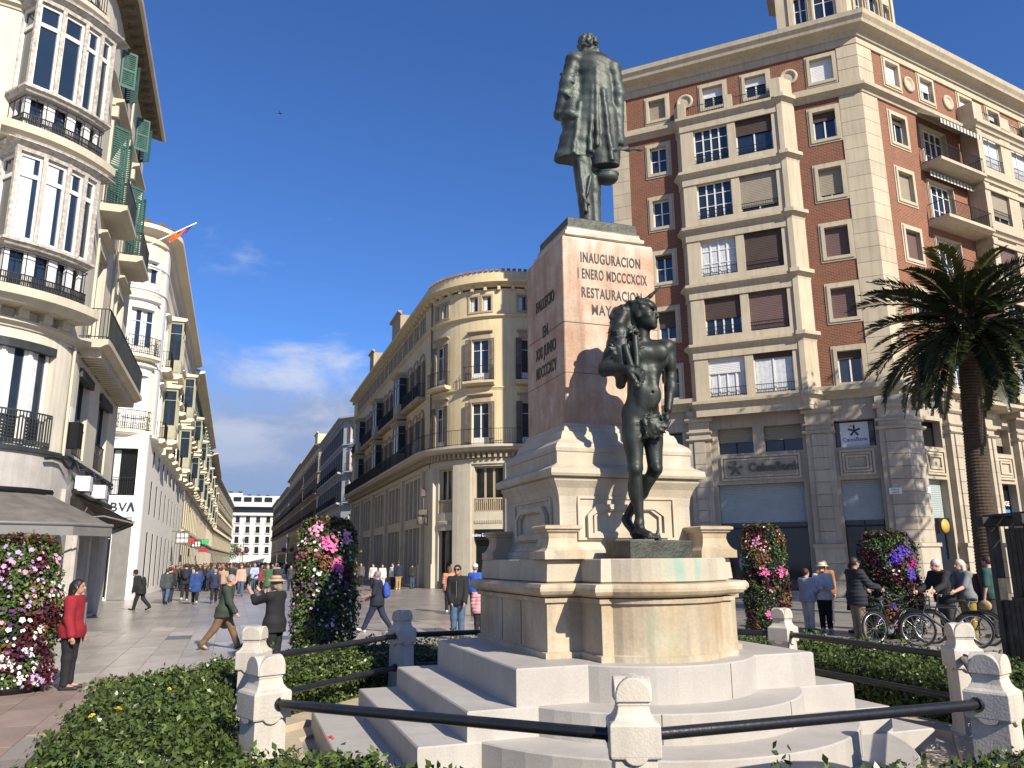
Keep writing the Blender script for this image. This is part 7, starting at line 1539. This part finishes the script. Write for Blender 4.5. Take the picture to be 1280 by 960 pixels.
# the street, nearer walkers
ST = [((-22.0, 45.0), -30, 1.7, 'woman in a sleeveless blue dress by the bank door', ('dress', (.03, .08, .22), .27, .3), None, (.4, .2, .1), (.62, .6, .58), dict(skin='m')),
 ((-15.25, 33.0), 95, 1.66, 'person in black bending under a guitar bag and a sack', ('coat', BLK, .12), ('trousers', BLK), BLK, (.01, .01, .01), dict(lean=24, hip=(18, -12), knee=(6, 30), bag=('pack', (.012, .012, .013)), hat=('cap', BLK))),
 ((-16.3, 37.8), 15, 1.66, 'man in a slate jacket and jeans walking away near the white wall', ('jacket', (.05, .06, .07), .07), ('trousers', JEAN), BLK, (.05, .04, .035), walkA),
 ((-16.6, 40.7), 18, 1.88, 'tall man in black with a navy backpack walking away', ('jacket', BLK, .06), ('trousers', BLK), WHT, (.05, .035, .025), dict(bag=('pack', NAVY), **walkB)),
 ((-14.8, 37.5), 20, 1.68, 'woman in a hooded royal blue raincoat seen from behind', ('coat', (.015, .055, .20), .16), ('trousers', BLK), WHT, (.02, .015, .01), dict(g=1.1, **walkA)),
 ((-14.15, 38.1), 18, 1.6, 'grey haired woman in a navy padded jacket walking away', ('puffer', (.022, .025, .07), .07), ('trousers', BLK), (.1, .1, .1), (.3, .28, .27), walkB),
 ((-15.5, 45.7), 200, 1.74, 'woman in a pink jumper and jeans swinging a dark bag', ('sweater', (.62, .36, .29), .05), ('trousers', JEAN), (.1, .08, .06), (.10, .04, .025), dict(bag=('hand', BLK, 0, .15), hip=(14, -14), knee=(2, 12))),
 ((-16.2, 50.2), 190, 1.8, 'man in a light blue shirt and jeans coming toward the square', ('shirt', (.38, .47, .62), .04), ('trousers', JEAN), BLK, (.03, .02, .02), dict(sh=(20, 20), el=(60, 60), inw=(20, 20), hip=(10, -12), knee=(2, 10), bald=True, skin='m')),
 ((-13.9, 45.4), 185, 1.7, 'woman in a green patterned dress in the middle of the street', ('dress', (.05, .12, .05), .22), ('trousers', (.3, .2, .15), .6), BLK, (.3, .16, .06), {}),
 ((-15.6, 52.8), 175, 1.82, 'man in a pale grey shirt beside a woman in dark clothes', ('shirt', (.45, .46, .48), .05), ('trousers', (.10, .11, .13)), BLK, (.3, .28, .26), walkA),
 ((-14.7, 53.0), 190, 1.68, 'woman in a charcoal top next to the man in pale grey', ('sweater', (.05, .05, .06), .06), ('trousers', BLK), BLK, (.06, .03, .02), walkB),
 ((-16.7, 39.0), 25, 1.7, 'woman in a black coat with a dark ponytail near the white wall', ('coat', BLK, .1), ('trousers', (.04, .05, .08)), BLK, (.015, .01, .01), walkB),
 ((-17.3, 40.6), 20, 1.72, 'man in an olive jacket closest to the white wall', ('jacket', (.07, .075, .05), .07), ('trousers', NAVY), BLK, (.10, .07, .05), walkA),
 ((-15.4, 42.6), 16, 1.72, 'walker in a tan jacket behind the tall man with the backpack', ('jacket', (.40, .27, .17), .06), ('trousers', BLK), BLK, (.2, .12, .06), walkB),
 ((-14.9, 47.9), 22, 1.68, 'walker in a red jacket going up the sunny side', ('jacket', (.32, .02, .03), .06), ('trousers', BLK), BLK, (.02, .02, .02), walkA),
 ((-14.3, 48.6), 15, 1.78, 'broad man in a charcoal coat beside the red jacket', ('coat', (.03, .03, .033), .1), ('trousers', BLK), BLK, (.04, .03, .02), walkB),
 ((-9.15, 52.3), 170, 1.68, 'woman in a white jacket and black leggings by the yellow building', ('jacket', (.70, .69, .67), .05), ('trousers', BLK), BLK, (.02, .015, .01), {}),
 ((-8.6, 52.6), 190, 1.64, 'woman in a white blouse and pale trousers chatting by the yellow building', ('shirt', (.68, .67, .65), .05), ('trousers', (.55, .53, .5)), WHT, (.03, .02, .02), {}),
 ((-8.15, 54.2), 150, 1.7, 'man in a white shirt standing behind two chatting women', ('shirt', WHT, .05), ('trousers', NAVY), BLK, (.02, .02, .02), {}),
 ((-7.7, 53.6), 10, 1.82, 'man in a navy jumper and tan trousers with his back to the square', ('sweater', NAVY, .05), ('trousers', (.42, .25, .11)), WHT, (.06, .04, .025), {}),
 ((-6.9, 54.6), 20, 1.68, 'person in dark clothes and jeans by the shop windows', ('jacket', (.02, .022, .025), .06), ('trousers', (.04, .07, .12)), BLK, (.02, .015, .01), {}),
 ((-11.4, 60.0), 175, 1.7, 'person in grey standing near the shaded shop windows', ('jacket', (.10, .10, .11), .06), ('trousers', BLK), BLK, (.05, .03, .02), {})]
for loc, yaw, ht, lab, top, bot, sh_, hr, ps in ST: person(loc, yaw, ht, lab, top, bot, sh_, hr, det=.021 if loc[1] < 42 else .026, **ps)
# farther walkers, one of them at a time, then the mass of the crowd
rgp = random.Random(21); SHADED_TOPS = [('black', BLK), ('navy', NAVY), ('grey', (.12, .12, .13)), ('brown', (.06, .035, .025)), ('white', (.35, .34, .33)), ('red', (.20, .02, .02)), ('dark', (.02, .02, .022)), ('green', (.03, .04, .03)), ('blue', (.03, .05, .12)), ('black', (.012, .012, .014))]  # clothes darkened so their colour carries the shade of the street
def crowd():
    meshes = []
    for i in range(10):
        J = joints(1.7, hip=(18, -18) if i % 2 else (-16, 18), knee=(4, 16) if i % 2 else (16, 4), sh=(-14, 14), el=(20, 20)); s = SDF(); k = 1.7
        s.cone(J['pel'], J['chest'], .17, .19, .06, ((0, 1, 0), .7)).cone(J['sh0'], J['sh1'], .07, .07, .05).ell(J['head'], (.085, .1, .125), .02).cone(J['neck'], J['head'], .055, .05, .03)
        for q in (0, 1): s.cone(J['sh%d' % q], J['el%d' % q], .06, .05, .03).cone(J['el%d' % q], J['wr%d' % q], .048, .04, .03).cone(J['hip%d' % q], J['knee%d' % q], .1, .07, .04).cone(J['knee%d' % q], J['ank%d' % q], .07, .05, .03).cone(J['ank%d' % q], J['toe%d' % q], .045, .04, .02)
        me = s.mesh('walker', .045, [cm(SHADED_TOPS[i][1]), cm(BLK if i % 3 else (.05, .08, .14)), SKIN['m'], cm((.03, .02, .015))])
        zs = np.array([p.center.z for p in me.polygons]); ys = np.array([p.center.y for p in me.polygons]); hz = J['head'][2]
        me.polygons.foreach_set('material_index', np.where(zs < .52*1.7, 1, np.where(zs > hz-.11, np.where((zs > hz+.045) | (ys < J['head'][1]-.02), 3, 2), 0)).astype(np.int32)); meshes.append(me)
    V, F, MI, mats = [], [], [], []; base = 0
    data = []
    for me in meshes:
        v = np.empty(len(me.vertices)*3, np.float32); me.vertices.foreach_get('co', v); f = np.empty(len(me.polygons)*4, np.int32); me.loops.foreach_get('vertex_index', f); mi = np.empty(len(me.polygons), np.int32); me.polygons.foreach_get('material_index', mi); o0 = len(mats); mats += list(me.materials); data.append((v.reshape(-1, 3), f.reshape(-1, 4), mi+o0))
    g = np.random.default_rng(5)
    for n in range(560):
        s_ = 57+(n/560)**1.4*200; w_ = g.uniform(-4.2, 8.5) if n % 3 == 0 or s_ > 110 else g.uniform(-4.3, 1.5); p = S(s_, w_); v, f, mi = data[int(g.integers(0, 10))]
        a = GANG-PI/2+(0 if g.random() < .6 else PI)+g.normal(0, .2); c, sn = math.cos(a), math.sin(a); sc_ = g.uniform(.92, 1.07); q = v*sc_; V.append(np.stack([q[:, 0]*c-q[:, 1]*sn+p.x, q[:, 0]*sn+q[:, 1]*c+p.y, q[:, 2]], 1)); F.append(f+base); MI.append(mi); base += len(v)
    o = link('crowd', npmesh('crowd', np.concatenate(V), np.concatenate(F), mats, np.concatenate(MI), True)); o['kind'] = 'stuff'
crowd()
# ---------------------------------------------------------------- small things
def bird():
    root = empty('bird', (-19.6, 60, 39.2), 'tiny dark bird gliding in the blue sky', 'bird'); s = SDF(); s.cone((-.2, 0, 0), (.2, 0, .02), .06, .07, .03).ell((.27, 0, .04), .06, .03).cone((-.2, 0, 0), (-.42, 0, 0), .05, .03, .02, ((0, 0, 1), .3))
    s.cone((.05, 0, .03), (.0, .45, .12), .07, .05, .03, ((0, 0, 1), .3)).cone((.0, .45, .12), (-.12, .8, .05), .05, .015, .02, ((0, 0, 1), .3)).cone((.05, 0, .03), (.0, -.45, .12), .07, .05, .03, ((0, 0, 1), .3)).cone((.0, -.45, .12), (-.12, -.8, .05), .05, .015, .02, ((0, 0, 1), .3))
    link('body', s.mesh('body', .02, MT['shopblack']), root); return root
_b = bird(); _b.scale = (.55, .55, .55)
def street_lamp(s_, w_, label):
    p = S(s_, w_); root = empty('street_lamp', (p.x, p.y, 0), label, 'street lamp', 'lamps with hanging flower baskets'); m = MB(); m.lathe([(.16, 0), (.14, .5), (.07, .7), (.05, 5.2), (.03, 5.4)], 10); m.build('pole', MT['iron'], root)
    for sx in (-1, 1):
        m = MB(); m.tube([(0, 0, 4.4), (sx*.7, 0, 4.5), (sx*.7, 0, 4.2)], .025, 5); m.build('bracket', MT['iron'], root); g = np.random.default_rng(int(s_)+sx); q = g.normal(size=(500, 3)); q /= np.linalg.norm(q, axis=1)[:, None]
        V, F = leaf_quads(q*.38*g.uniform(.8, 1.1, (500, 1))+np.array((sx*.7, 0, 3.9)), q, .14, g); o = link('flower_basket', npmesh('flower_basket', V, F, [MT['fl_green'], MT['f_magenta']], (g.random(500) < .4).astype(int)), root)
    m = MB(); m.lathe([(.06, 5.35), (.2, 5.45), (.24, 5.9), (.1, 6.1), (.02, 6.25)], 8); m.build('lantern', MT['glassg'], root)
for s_, w_, l_ in ((150, 1.5, 'nearest flower basket lamp at the far end of the street'), (150, 9.2, 'flower basket lamp on the shaded side of the street'), (205, 1.5, 'farthest small lamp with purple baskets before the end building')): street_lamp(s_, w_, l_)
def far_tree(x, y, h, r, label):
    root = empty('street_tree', (x, y, 0), label, 'tree'); g = np.random.default_rng(int(abs(x)*7)); m = MB(); m.tube([(0, 0, 0), (.1, 0, h*.35), (0, .1, h*.6)], [.2, .15, .08], 7); m.build('trunk', MT['palmt'], root)
    n = 2500; q = g.normal(size=(n, 3)); q /= np.linalg.norm(q, axis=1)[:, None]; P = q*(r*g.uniform(.3, 1, (n, 1))**.4)*(1+.25*np.sin(5*q[:, :1])*np.sin(4*q[:, 2:]))*np.array((1, 1, .75))+np.array((0, 0, h*.68))
    V, F = leaf_quads(P, q, .4, g); link('crown', npmesh('crown', V, F, MT['hleaf']), root)['kind'] = 'stuff'
_p = S(318, -1.5); far_tree(_p.x, _p.y, 8.5, 4.2, 'round green tree at the far end of the street')

def shade_tree(x, y, zc, r, label, seed):  # trees out of view, added to cast shade on the bank's ground floor
    root = empty('added_shade_tree', (x, y, 0), label, 'tree', 'unseen trees added to shade the bank front'); g = np.random.default_rng(seed); m = MB(); m.tube([(0, 0, 0), (.15, .1, zc*.4), (-.1, .2, zc*.75), (0, 0, zc)], [.45, .36, .25, .1], 9)
    for i in range(7): a = i*.9+seed; z0 = zc*(.55+.06*i); m.tube([(0, .1, z0), (math.cos(a)*r*.45, math.sin(a)*r*.45, z0+r*.3), (math.cos(a)*r*.8, math.sin(a)*r*.8, z0+r*.55)], [.16, .1, .04], 6)
    m.build('trunk', MT['palmt'], root); cs = g.normal(size=(46, 3)); cs /= np.linalg.norm(cs, axis=1)[:, None]; cs *= r*g.uniform(.35, 1, (46, 1)); n = 9000
    P = cs[g.integers(0, 46, n)]+g.normal(0, r*.16, (n, 3)); P = P*np.array((1, 1, .85))+np.array((0, 0, zc)); V, F = leaf_quads(P, g.normal(size=(n, 3))+(0, 0, .6), .34, g); link('crown', npmesh('crown', V, F, MT['hleaf']), root)['kind'] = 'stuff'
shade_tree(22.8, 22.6, 17.2, 4.3, 'out-of-view tree added to shade the bank front, nearest the bank corner', 3); shade_tree(27.5, 21.5, 18.0, 4.2, 'out-of-view tree added to shade the bank front, farther right of the bank corner', 4)
